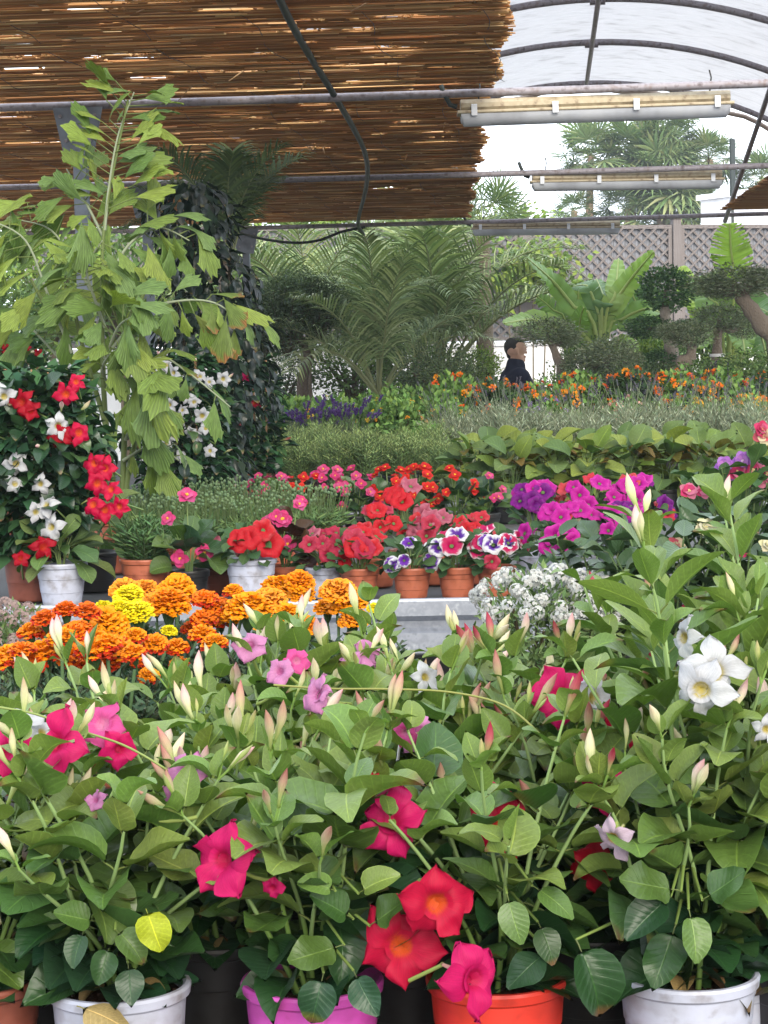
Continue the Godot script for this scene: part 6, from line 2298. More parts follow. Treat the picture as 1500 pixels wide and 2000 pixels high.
func bedding_plant(called: String, label: String, group: String, px: float, d: float, o: Dictionary) -> Node3D:
	var t := thing(called, label, o.get("cat", "plant"), spot(px, d, o.get("by", 0.921)), rf(0, TAU), group)
	t.rotation.y = 0.0
	var y := potted(t, o.get("pot", "small"), o.get("colour", "terracotta"))
	var r: float = o.get("r", 0.085)
	var h: float = o.get("h", 0.11)
	inner_stems(t, y, r, h, 9, o.get("stem", Color(0.10, 0.16, 0.05)))
	dome_leaves(t, o.leaf, o.get("n", 30), y, r, h, o.get("s0", 0.045), o.get("s1", 0.07), M.leaf_soft if o.get("soft", true) else M.leaf_gloss, o.get("low", -0.35))
	var keys: Array = o.get("flowers", [])
	for k in int(ceil(o.get("nf", 6) * 1.3)):
		if keys.is_empty(): break
		var a: float = k * 2.39996 + rf(-0.4, 0.4) + 0.6
		var el := rf(0.25, 1.35)
		if k < 3:
			a = PI * 0.5 + rf(-1.0, 1.0)
			el = rf(0.0, 0.7)
		var out := Vector3(cos(a) * cos(el), sin(el), sin(a) * cos(el))
		var p := Vector3(out.x * r * 0.95, y + h * 0.35 + out.y * h * o.get("lift", 0.95), out.z * r * 0.95)
		var look := (out + Vector3(0, 0.25, 0.75) + rv(0.25)).normalized()
		flower_head(t, keys[rng.randi() % keys.size()], p, look, rf(0.72, 1.05) * o.get("fs", 0.055), Vector3(out.x * r * 0.3, y + h * 0.3, out.z * r * 0.3))
	return t


func middle_bench() -> void:
	rng.seed = 415
	var red := Color(0.58, 0.012, 0.022)
	L.pet_red = [funnel_mesh(red, red, Color(0.10, 0.0, 0.01), 0.05), funnel_mesh(red.lightened(0.05), red, Color(0.14, 0.0, 0.01), 0.07)]
	L.pet_rose = [funnel_mesh(Color(0.48, 0.03, 0.07), Color(0.42, 0.02, 0.06), Color(0.15, 0.01, 0.02), 0.07), funnel_mesh(Color(0.52, 0.05, 0.10), Color(0.46, 0.03, 0.07), Color(0.2, 0.01, 0.03), 0.06)]
	L.pet_faded = [funnel_mesh(Color(0.52, 0.16, 0.22), Color(0.44, 0.10, 0.16), Color(0.2, 0.04, 0.06), 0.10)]
	L.pet_magenta = [funnel_mesh(Color(0.58, 0.02, 0.34), Color(0.48, 0.01, 0.28), Color(0.55, 0.35, 0.30), 0.05), funnel_mesh(Color(0.62, 0.04, 0.38), Color(0.50, 0.01, 0.30), Color(0.5, 0.3, 0.3), 0.06)]
	L.pet_coral = [funnel_mesh(Color(0.60, 0.05, 0.07), Color(0.56, 0.03, 0.05), Color(0.2, 0.01, 0.02), 0.08), funnel_mesh(Color(0.62, 0.09, 0.10), Color(0.56, 0.05, 0.06), Color(0.2, 0.01, 0.02), 0.07)]
	L.pet_purple = [funnel_mesh(Color(0.20, 0.01, 0.22), Color(0.14, 0.005, 0.17), Color(0.03, 0.0, 0.05), 0.06), funnel_mesh(Color(0.26, 0.01, 0.26), Color(0.16, 0.005, 0.18), Color(0.03, 0.0, 0.05), 0.06)]
	var white := Color(0.80, 0.80, 0.84)
	L.pet_picotee = [funnel_mesh(white, Color(0.52, 0.008, 0.10), Color(0.12, 0.0, 0.03), 0.05, 0.88), funnel_mesh(white, Color(0.56, 0.01, 0.12), Color(0.12, 0.0, 0.03), 0.06, 0.88)]
	L.pet_violet = [funnel_mesh(white, Color(0.17, 0.03, 0.42), Color(0.08, 0.01, 0.2), 0.06, 0.80), funnel_mesh(white, Color(0.12, 0.03, 0.34), Color(0.08, 0.01, 0.2), 0.07, 0.62)]
	L.beg_pink = [rosette_mesh([Color(0.66, 0.06, 0.22), Color(0.70, 0.12, 0.30)], 2, 5, Color(0.75, 0.45, 0.05)), rosette_mesh([Color(0.64, 0.05, 0.20)], 2, 4, Color(0.75, 0.45, 0.05))]
	L.beg_red = [rosette_mesh([Color(0.66, 0.025, 0.02), Color(0.70, 0.05, 0.03)], 2, 5, Color(0.78, 0.45, 0.04)), rosette_mesh([Color(0.62, 0.02, 0.018)], 2, 4, Color(0.78, 0.45, 0.04))]
	# begonias in black trays
	var bg := "begonias in the row behind the petunias"
	for b in [
		["beg_pink", "pink begonia nearest the weeping fig in the begonia row", 530, "begonia_leaf"],
		["beg_red", "bronze-leaved begonia with pinkish red flowers beside the first pink one", 592, "bronze_leaf"],
		["beg_pink", "pink begonia between the bronze-leaved one and the red ones", 645, "begonia_leaf"],
		["beg_pink", "tall pink begonia at the middle of the row, just before the red ones", 700, "begonia_leaf"],
		["beg_red", "scarlet begonia standing next to the tall pink one", 762, "begonia_leaf"],
		["beg_red", "fullest scarlet begonia in the row, with yellow-eyed flowers", 822, "begonia_leaf"],
		["beg_red", "scarlet begonia with sparse flowers next to the broad-leaved plants", 895, "begonia_leaf"],
		["beg_pink", "begonia with one pink bloom against the broad-leaved plants", 950, "begonia_leaf"]]:
		bedding_plant("begonia", b[1], bg, b[2], 7.55 + rf(-0.05, 0.05), {"pot": "small", "colour": "black", "leaf": b[3], "n": 26, "r": 0.10, "h": 0.12, "s0": 0.055, "s1": 0.085, "flowers": [b[0], b[0], "beg_red"] if b[0] == "beg_red" else [b[0]], "nf": [9, 6, 9, 8, 9, 13, 5, 3][[530, 592, 645, 700, 762, 822, 895, 950].find(b[2])], "fs": 0.048, "lift": 1.25, "soft": false})
	for k in 3:
		var tr := thing("seedling_tray", ["black plastic tray under the pink begonias", "black plastic tray under the scarlet begonias in the middle", "black plastic tray under the last begonias"][k], "tray", spot(560 + k * 165, 7.55, 0.9175), 0.0, "black trays under the begonias")
		var mb := MB.new()
		for e in [[0, 0.003, 0, 0.29, 0.006, 0.22], [0, 0.022, 0.107, 0.29, 0.032, 0.006], [0, 0.022, -0.107, 0.29, 0.032, 0.006], [0.142, 0.022, 0, 0.006, 0.032, 0.208], [-0.142, 0.022, 0, 0.006, 0.032, 0.208]]:
			mb.box(Transform3D(Basis(), Vector3(e[0], e[1] + 0.004, e[2])), Vector3(e[3], e[4], e[5]))
		part(tr, "tray_body", mb.mesh(), M.tray_black)
	# broad pale leaved plants
	var gx := "broad-leaved pale green plants beside the scarlet begonias"
	var gn := 0
	for a in [[925, 8.3], [1000, 8.2], [1075, 8.25], [1150, 8.2], [1225, 8.25], [1300, 8.3], [1375, 8.3], [960, 8.75], [1040, 8.75], [1120, 8.75], [1200, 8.75], [1290, 8.75], [1380, 8.75], [1465, 8.6]]:
		var lab := row_label(gn if gn < 7 else gn - 7, 7, "pale broad-leaved pot plant in the %s row" % ("front" if gn < 7 else "rear"), "from the scarlet begonias")
		gn += 1
		var t := bedding_plant("broad_leaf_plant", lab, gx, a[0], a[1], {"pot": "medium", "colour": "black", "leaf": "gloxinia_leaf", "n": 30, "r": 0.12, "h": 0.21, "s0": 0.11, "s1": 0.16, "low": -0.9})
		for k in 7:
			var g := rf(0, TAU)
			part(t, "leaf", pick("gloxinia_bronze"), M.leaf_soft, xf(Vector3(cos(g), 0.3, sin(g)).normalized(), Vector3.UP + rv(0.4), Vector3(cos(g) * 0.03, 0.25 + rf(-0.03, 0.03), sin(g) * 0.03), rf(0.09, 0.13)))
	# the front row
	var pr := "pot plants along the front of the galvanised bench"
	bedding_plant("primrose", "pale primrose with limp leaves in a white pot, nearest the left end", pr, 122, 5.62, {"pot": "medium", "colour": "white", "leaf": "primrose_leaf", "n": 26, "r": 0.085, "h": 0.09, "s0": 0.08, "s1": 0.125, "stem": Color(0.16, 0.22, 0.08)})
	bedding_plant("primrose", "larger primrose with upright leaves behind the white-potted one", pr, 185, 5.95, {"pot": "medium", "colour": "black", "leaf": "primrose_leaf", "n": 26, "r": 0.10, "h": 0.14, "s0": 0.09, "s1": 0.14})
	var d := thing("pinks_plant", "needle-leaved green pot plant in a wide terracotta pot", "plant", spot(286, 5.70, 0.921), 0.0, pr)
	var y := potted(d, "medium", "terracotta")
	part(d, "foliage", tuft_mesh(150, 0.095, 0.13, 0.035, 0.006, 0.008, [Color(0.06, 0.125, 0.045), Color(0.085, 0.16, 0.055), Color(0.045, 0.10, 0.04)], 0.8), M.foliage, Transform3D(Basis(), Vector3(0, y, 0)), "stuff")
	bedding_plant("begonia", "green-leaved pink begonia standing beside the wide terracotta pot", pr, 372, 5.65, {"pot": "small", "colour": "black", "leaf": "begonia_leaf", "n": 16, "r": 0.085, "h": 0.13, "s0": 0.07, "s1": 0.105, "flowers": ["beg_pink"], "nf": 3, "fs": 0.055, "lift": 1.5, "soft": false})
	bedding_plant("petunia", "red petunia with one large bloom in a white pot", pr, 492, 5.62, {"pot": "medium", "colour": "white", "leaf": "petunia_leaf", "n": 30, "r": 0.085, "h": 0.08, "flowers": ["pet_red"], "nf": 3, "fs": 0.085, "lift": 1.4})
	bedding_plant("petunia", "faded pink petunia in a brown pot left of the white-potted red one", pr, 432, 5.85, {"pot": "small", "colour": "brown", "leaf": "petunia_leaf", "n": 20, "r": 0.07, "h": 0.08, "flowers": ["pet_faded"], "nf": 3, "fs": 0.07})
	bedding_plant("begonia", "dark-leaved pink begonia between the red petunias", pr, 560, 5.72, {"pot": "small", "colour": "terracotta", "leaf": "bronze_leaf", "n": 20, "r": 0.075, "h": 0.14, "s0": 0.05, "s1": 0.08, "flowers": ["beg_pink"], "nf": 7, "fs": 0.052, "lift": 1.35, "soft": false})
	bedding_plant("petunia", "red petunia in a white pot next to the dark-leaved begonia", pr, 636, 5.66, {"pot": "small", "colour": "white", "leaf": "petunia_leaf", "n": 34, "r": 0.09, "h": 0.09, "flowers": ["pet_rose", "pet_red", "pet_faded"], "nf": 6, "fs": 0.062})
	bedding_plant("petunia", "red petunia in terracotta with a wide flat bloom in front", pr, 703, 5.62, {"pot": "small", "colour": "terracotta", "leaf": "petunia_leaf", "n": 34, "r": 0.09, "h": 0.09, "flowers": ["pet_red", "pet_rose"], "nf": 9, "fs": 0.072})
	bedding_plant("petunia", "rose-red petunia behind the wide red bloom", pr, 740, 5.92, {"pot": "small", "colour": "terracotta", "leaf": "petunia_leaf", "n": 30, "r": 0.09, "h": 0.12, "flowers": ["pet_rose", "pet_red"], "nf": 10, "fs": 0.066})
	bedding_plant("petunia", "tallest red petunia, standing above the violet and white ones", pr, 795, 6.15, {"pot": "small", "colour": "terracotta", "leaf": "petunia_leaf", "n": 30, "r": 0.08, "h": 0.16, "flowers": ["pet_red", "pet_red", "pet_faded"], "nf": 7, "fs": 0.07})
	bedding_plant("petunia", "violet and white petunia in a small terracotta pot", pr, 805, 5.60, {"pot": "small", "colour": "terracotta", "leaf": "petunia_leaf", "n": 34, "r": 0.085, "h": 0.065, "flowers": ["pet_violet"], "nf": 4, "fs": 0.050})
	bedding_plant("petunia", "faded rose petunia behind the violet and white one", pr, 850, 5.95, {"pot": "small", "colour": "terracotta", "leaf": "petunia_leaf", "n": 28, "r": 0.09, "h": 0.10, "flowers": ["pet_rose", "pet_faded"], "nf": 9, "fs": 0.062})
	bedding_plant("petunia", "crimson petunia edged with white in a terracotta pot", pr, 893, 5.60, {"pot": "small", "colour": "terracotta", "leaf": "petunia_leaf", "n": 34, "r": 0.09, "h": 0.08, "flowers": ["pet_picotee", "pet_picotee", "pet_violet"], "nf": 6, "fs": 0.068})
	bedding_plant("petunia", "purple and white petunia, last terracotta pot before the white pots", pr, 970, 5.60, {"pot": "small", "colour": "terracotta", "leaf": "petunia_leaf", "n": 34, "r": 0.095, "h": 0.09, "flowers": ["pet_violet", "pet_picotee", "pet_rose"], "nf": 8, "fs": 0.062})
	bedding_plant("petunia", "red petunia behind the purple and white one", pr, 930, 5.95, {"pot": "small", "colour": "terracotta", "leaf": "petunia_leaf", "n": 28, "r": 0.085, "h": 0.10, "flowers": ["pet_coral", "pet_red"], "nf": 7, "fs": 0.060})
	bedding_plant("petunia", "magenta petunia spilling over a white pot", pr, 1105, 5.60, {"pot": "medium", "colour": "white", "leaf": "petunia_leaf", "n": 40, "r": 0.125, "h": 0.11, "flowers": ["pet_magenta"], "nf": 13, "fs": 0.070})
	bedding_plant("petunia", "deep purple and magenta petunia in a white pot beside the magenta one", pr, 1215, 5.62, {"pot": "medium", "colour": "white", "leaf": "petunia_leaf", "n": 40, "r": 0.11, "h": 0.11, "flowers": ["pet_purple", "pet_magenta"], "nf": 11, "fs": 0.062})
	bedding_plant("petunia", "coral-red and magenta petunia behind the magenta one", pr, 1150, 5.95, {"pot": "medium", "colour": "white", "leaf": "petunia_leaf", "n": 30, "r": 0.12, "h": 0.15, "flowers": ["pet_coral", "pet_magenta", "pet_magenta"], "nf": 14, "fs": 0.066})
	bedding_plant("petunia", "magenta and purple petunia behind the deep purple one", pr, 1245, 5.98, {"pot": "medium", "colour": "white", "leaf": "petunia_leaf", "n": 30, "r": 0.11, "h": 0.15, "flowers": ["pet_magenta", "pet_purple", "pet_coral"], "nf": 13, "fs": 0.064})
	bedding_plant("petunia", "magenta petunia at the far side behind the white-edged ones", pr, 1050, 5.98, {"pot": "medium", "colour": "white", "leaf": "petunia_leaf", "n": 30, "r": 0.10, "h": 0.14, "flowers": ["pet_magenta", "pet_purple"], "nf": 10, "fs": 0.064})
	# cushions of thrift in bud
	var th := []
	for k in 2:
		var p := proto_plant("thrift", "plant", "thrift cushions with round buds", [["foliage", tuft_mesh(210, 0.125, 0.085, 0.034, 0.004, 0.006, [Color(0.075, 0.13, 0.045), Color(0.10, 0.165, 0.055), Color(0.055, 0.105, 0.04)], 0.8), "needle"]], "medium", "terracotta")
		var mb := MB.new()
		for j in 60:
			var a := rf(0, TAU)
			var q := sqrt(rf(0, 1))
			var top := Vector3(cos(a) * 0.13 * q, rf(0.10, 0.15), sin(a) * 0.13 * q)
			mb.tube(PackedVector3Array([top * Vector3(0.8, 0.3, 0.8), top]), [0.0014], 3, [Color(0.14, 0.20, 0.08)])
			mb.col = jit(Color(0.16, 0.24, 0.12), 0.15)
			mb.lathe([Vector2(0.0005, -0.005), Vector2(0.0045, -0.002), Vector2(0.005, 0.002), Vector2(0.0005, 0.006)], 6, top)
		part(p, "bud_heads", mb.mesh(), M.petal, Transform3D(Basis(), Vector3(0, 0.102, 0)), "stuff")
		th.append(p)
	lay(th, "thrift", [[300, 6.35], [385, 6.3], [470, 6.3], [545, 6.35], [605, 6.4], [335, 6.75], [420, 6.75], [505, 6.75], [575, 6.8], [285, 7.15], [370, 7.15], [455, 7.2], [260, 6.6]], labels_of(5, "thrift cushion in the front thrift row", "from the fishtail palm") + labels_of(4, "thrift cushion in the middle thrift row", "from the fishtail palm") + labels_of(3, "thrift cushion in the rear thrift row", "from the fishtail palm") + ["thrift cushion standing alone against the fishtail palm's stems"], 0.9, 1.08)


# ---------------------------------------------------------------- marigolds and alyssum
func marigold_bench() -> void:
	rng.seed = 422
	var og := Color(0.88, 0.32, 0.004)
	var yl := Color(0.84, 0.70, 0.012)
	var rd := Color(0.50, 0.032, 0.006)
	L.afr_orange = [marigold_mesh(og, og, 0.80, 8), marigold_mesh(og.lightened(0.02), og, 0.66, 8), marigold_mesh(Color(0.86, 0.26, 0.004), og, 0.95, 9)]
	L.afr_yellow = [marigold_mesh(yl, yl, 0.78, 8)]
	L.fr_orange = [marigold_mesh(Color(0.86, 0.26, 0.004), rd, 0.62, 6), marigold_mesh(Color(0.80, 0.18, 0.004), rd, 0.48, 6), marigold_mesh(Color(0.88, 0.30, 0.005), rd, 0.72, 7)]
	L.fr_red = [marigold_mesh(Color(0.74, 0.13, 0.005), rd, 0.60, 6)]
	var mg := [Color(0.030, 0.062, 0.036), Color(0.042, 0.082, 0.044), Color(0.055, 0.098, 0.050)]
	var by := 0.800
	# [column, row of the heads' middle, size in pixels, kind] gathered by plant
	var plants := [
		["French marigold with orange and red heads, nearest the left edge", 30, 3.72, [[20, 1290, 74, "fr_orange"], [60, 1305, 70, "fr_red"], [-15, 1300, 70, "fr_orange"], [45, 1275, 60, "fr_orange"]]],
		["French marigold full of orange heads in front of the bench's left end", 130, 3.74, [[90, 1280, 78, "fr_orange"], [140, 1285, 84, "fr_orange"], [185, 1280, 84, "fr_orange"], [120, 1255, 66, "fr_orange"], [160, 1300, 70, "fr_red"], [205, 1300, 64, "fr_red"]]],
		["French marigold with orange heads beside the empty terracotta rim", 235, 3.76, [[230, 1278, 76, "fr_orange"], [210, 1262, 60, "fr_orange"], [262, 1282, 56, "fr_orange"]]],
		["French marigold with dark red petals in the second row, far left", 95, 4.02, [[88, 1215, 58, "fr_red"], [130, 1200, 62, "fr_red"], [95, 1240, 66, "fr_orange"], [170, 1200, 58, "fr_red"], [60, 1240, 56, "fr_orange"]]],
		["French marigold with orange heads under the big orange ball", 165, 3.92, [[150, 1240, 70, "fr_orange"], [185, 1262, 74, "fr_orange"], [215, 1262, 66, "fr_orange"]]],
		["African marigold with a big orange ball head, left of the yellow ones", 205, 4.10, [[205, 1228, 96, "afr_orange"], [175, 1245, 70, "afr_orange"]]],
		["African marigold with two yellow heads in the middle", 250, 4.15, [[268, 1208, 76, "afr_yellow"], [236, 1200, 64, "afr_yellow"], [330, 1237, 36, "afr_yellow"]]],
		["African marigold with a single yellow head at the back", 250, 4.42, [[252, 1172, 66, "afr_yellow"], [203, 1190, 40, "afr_yellow"]]],
		["African marigold with two orange heads behind the yellow one", 265, 4.60, [[245, 1160, 70, "afr_orange"], [283, 1158, 62, "afr_orange"]]],
		["African marigold with large orange heads right of the yellow ones", 330, 4.30, [[330, 1192, 92, "afr_orange"], [305, 1185, 66, "afr_orange"]]],
		["African marigold with orange heads at the back right of the yellow ones", 345, 4.58, [[345, 1165, 86, "afr_orange"], [348, 1148, 62, "afr_orange"]]],
		["French marigold with small orange and red heads between the African ones", 405, 4.25, [[400, 1175, 60, "fr_orange"], [425, 1190, 62, "fr_orange"], [400, 1215, 64, "fr_orange"], [378, 1235, 58, "fr_red"], [432, 1218, 54, "fr_orange"], [456, 1160, 44, "fr_orange"], [475, 1172, 40, "fr_orange"]]],
		["French marigold with scattered orange heads before the mandevilla leaves", 330, 3.95, [[265, 1248, 50, "fr_orange"], [305, 1262, 56, "fr_orange"], [350, 1300, 44, "fr_orange"], [395, 1245, 60, "fr_orange"], [420, 1265, 60, "fr_orange"], [345, 1270, 56, "fr_orange"]]],
		["French marigold half hidden behind the mandevilla leaves", 290, 3.80, [[290, 1325, 48, "fr_orange"], [275, 1300, 44, "fr_red"], [352, 1335, 38, "fr_orange"]]],
		["African marigold with broad orange heads before the white pots", 490, 4.20, [[485, 1200, 96, "afr_orange"], [525, 1185, 84, "afr_orange"], [455, 1212, 66, "afr_orange"]]],
		["African marigold with orange heads behind the broad ones", 545, 4.52, [[545, 1160, 84, "afr_orange"], [585, 1145, 64, "afr_orange"], [590, 1165, 56, "afr_orange"]]],
		["African marigold with orange heads at the right end of the group", 665, 4.35, [[660, 1165, 82, "afr_orange"], [680, 1185, 84, "afr_orange"], [640, 1195, 60, "afr_orange"], [690, 1220, 64, "afr_orange"]]],
		["African marigold with a small yellow head, last at the right", 728, 4.35, [[730, 1192, 32, "afr_yellow"]]],
		["African marigold low among the mandevilla buds", 580, 4.05, [[560, 1205, 60, "afr_orange"], [600, 1230, 56, "afr_orange"], [520, 1225, 56, "afr_orange"]]]]
	for p in plants:
		var d: float = p[2]
		var t := thing("marigold", p[0], "plant", spot(p[1], d, by), 0.0, "marigolds on the low steel bench")
		var y := potted(t, "small", "terracotta")
		part(t, "foliage", tuft_mesh(46, 0.10, 0.13, 0.030, 0.0095, 0.010, mg, 0.9), M.foliage, Transform3D(Basis(Vector3.UP, rf(0, TAU)), Vector3(0, y, 0)), "stuff")
		var inv := t.transform.affine_inverse()
		for h in p[3]:
			var c: Vector3 = inv * ray(h[0], h[1], d + rf(-0.06, 0.06))
			var s: float = h[2] * 0.94 * d / FOCAL
			stalk(t, "flower_stalk", Vector3(c.x * 0.4, y, c.z * 0.4), c + Vector3(0, -s * 0.5, 0), 0.0035, 0.0035, Color(0.06, 0.11, 0.045), 0.0, 4)
			part(t, "flower_head", pick(h[3]), M.petal, Transform3D((Basis(Vector3(1, 0, 0), rf(0.1, 0.4)) * Basis(Vector3.UP, rf(0, TAU)) * Basis(Vector3(0, 0, 1), rf(-0.2, 0.2))).scaled(Vector3.ONE * s), c))
	# purplish alyssum at the far left and white alyssum right of the middle
	for a in [["white alyssum mound covering its pot, right of the middle", 1040, 1190, 4.05, 0.115, 0.085, Color(0.52, 0.53, 0.51), 72], ["white alyssum beside the larger white mound", 1140, 1195, 4.12, 0.085, 0.08, Color(0.53, 0.54, 0.53), 50], ["faded dusky alyssum at the left edge behind the marigolds", 20, 1235, 4.35, 0.11, 0.07, Color(0.30, 0.22, 0.20), 50]]:
		var c := ray(a[1], a[2], a[3])
		var t := thing("alyssum", a[0], "plant", Vector3(c.x, by, c.z), 0.0, "alyssum on the low steel bench")
		potted(t, "small", "terracotta")
		part(t, "foliage", bush_mesh(1700, Vector3(a[4], a[5] * 1.5, a[4]), 0.024, 0.007, [Color(0.09, 0.15, 0.055), Color(0.13, 0.19, 0.07)], 0.2), M.foliage, Transform3D(Basis(), Vector3(0, c.y - by - 0.055, 0)), "stuff")
		var mb := MB.new()
		for k in a[7]:
			var dd := Vector3(rng.randfn(), absf(rng.randfn()) + 0.25, rng.randfn() + 0.3).normalized()
			var hc := dd * Vector3(a[4], a[5] * 1.25, a[4]) * rf(0.95, 1.12)
			for j in 34:
				var e := (Vector3(rng.randfn(), rng.randfn(), rng.randfn()).normalized() + dd * 0.5).normalized()
				var fp := hc + e * 0.013
				mb.col = jit(a[6], 0.08)
				var s1 := e.cross(Vector3(0.3, 1, 0.2)).normalized()
				var s2 := e.cross(s1)
				for q in [s1, -s1, s2, -s2]:
					mb.leaflet(fp, (q + e * 0.25).normalized(), e, 0.0042, 0.0040, 0.0)
		part(t, "blossom", mb.mesh(), M.petal, Transform3D(Basis(), Vector3(0, c.y - by - 0.03, 0)), "stuff")
	# roses and pink blooms standing right of the alyssum
	L.rose_cream = [rosette_mesh([Color(0.80, 0.76, 0.46), Color(0.82, 0.80, 0.58)], 4, 5, Color(0.75, 0.66, 0.30))]
	L.rose_coral = [rosette_mesh([Color(0.72, 0.12, 0.16), Color(0.76, 0.32, 0.26), Color(0.78, 0.62, 0.40)], 4, 5, Color(0.75, 0.5, 0.2))]
	L.rose_pink = [rosette_mesh([Color(0.62, 0.04, 0.14), Color(0.70, 0.12, 0.24)], 3, 5, Color(0.7, 0.4, 0.2))]
	L.lily_pink = [rosette_mesh([Color(0.66, 0.05, 0.18), Color(0.74, 0.22, 0.36)], 2, 5, Color(0.78, 0.6, 0.3))]
	L.lily_mauve = [rosette_mesh([Color(0.42, 0.16, 0.56), Color(0.50, 0.22, 0.62)], 2, 6, Color(0.6, 0.4, 0.6))]
	leaf_set("rose_leaf", [0.5, 0.62], OVATE, [Color(0.055, 0.115, 0.045), Color(0.08, 0.15, 0.055)], 3)
	for r in [["cream rose bush with pale buds behind the white alyssum", 1190, 4.35, 0.34, [[1100, 1150, 46, "rose_cream"], [1258, 1056, 30, "rose_cream"], [1240, 1112, 26, "rose_cream"], [1280, 1172, 30, "rose_cream"], [1105, 1130, 34, "rose_cream"]]], ["coral rose bush with mixed pink and cream blooms", 1310, 4.15, 0.36, [[1302, 1080, 56, "rose_coral"], [1320, 1068, 44, "rose_coral"], [1378, 1030, 44, "rose_cream"], [1345, 1190, 30, "rose_pink"], [1300, 1210, 34, "rose_pink"]]], ["pink rose bush at the right edge behind the white mandevilla", 1440, 4.2, 0.34, [[1446, 1070, 40, "rose_pink"], [1497, 1065, 34, "rose_cream"], [1420, 1150, 30, "rose_pink"]]], ["tall pink and mauve flowering plant at the right edge", 1445, 5.2, 0.30, [[1415, 910, 40, "lily_mauve"], [1450, 900, 40, "lily_mauve"], [1438, 922, 44, "lily_pink"], [1470, 918, 42, "lily_pink"], [1405, 935, 36, "lily_pink"], [1480, 935, 44, "lily_pink"], [1495, 925, 44, "lily_pink"], [1425, 945, 34, "lily_mauve"], [1345, 960, 40, "lily_pink"], [1376, 960, 34, "lily_pink"], [1492, 850, 44, "rose_coral"], [1488, 838, 36, "rose_pink"], [1460, 938, 36, "lily_pink"]]]]:
		var d: float = r[2]
		var t := thing("flowering_bush", r[0], "plant", spot(r[1], d, by if d < 5 else 0.921), 0.0, "roses and pink flowers at the right")
		var y := potted(t, "medium", "black")
		var inv := t.transform.affine_inverse()
		for s in 10:
			var a := TAU * s / 10 + 0.2
			var top := Vector3(cos(a) * 0.12, y + r[3] * rf(0.7, 1.0), sin(a) * 0.11)
			stalk(t, "stem", Vector3(cos(a) * 0.015, y - 0.004, sin(a) * 0.015), top, 0.003, 0.002, Color(0.07, 0.11, 0.04), -0.02, 5)
			for k in 17:
				var q := k / 16.0
				var p := Vector3(cos(a) * 0.015, y, sin(a) * 0.015).lerp(top, 0.15 + 0.85 * q)
				var dir := Vector3(rf(-1, 1), rf(-0.2, 0.6), rf(-1, 1)).normalized()
				part(t, "leaf", pick("rose_leaf" if d < 5 else "petunia_leaf"), M.leaf_dark if d < 5 else M.leaf_soft, xf(dir, Vector3.UP + rv(0.4), p, rf(0.05, 0.085)))
		for f in r[4]:
			var c: Vector3 = inv * ray(f[0], f[1], d - 0.08)
			flower_head(t, f[3], c, (Vector3(rf(-0.5, 0.5), rf(0.1, 0.7), 1)).normalized(), f[2] * d / FOCAL, Vector3(c.x * 0.5, maxf(y, c.y - 0.12), c.z * 0.5))


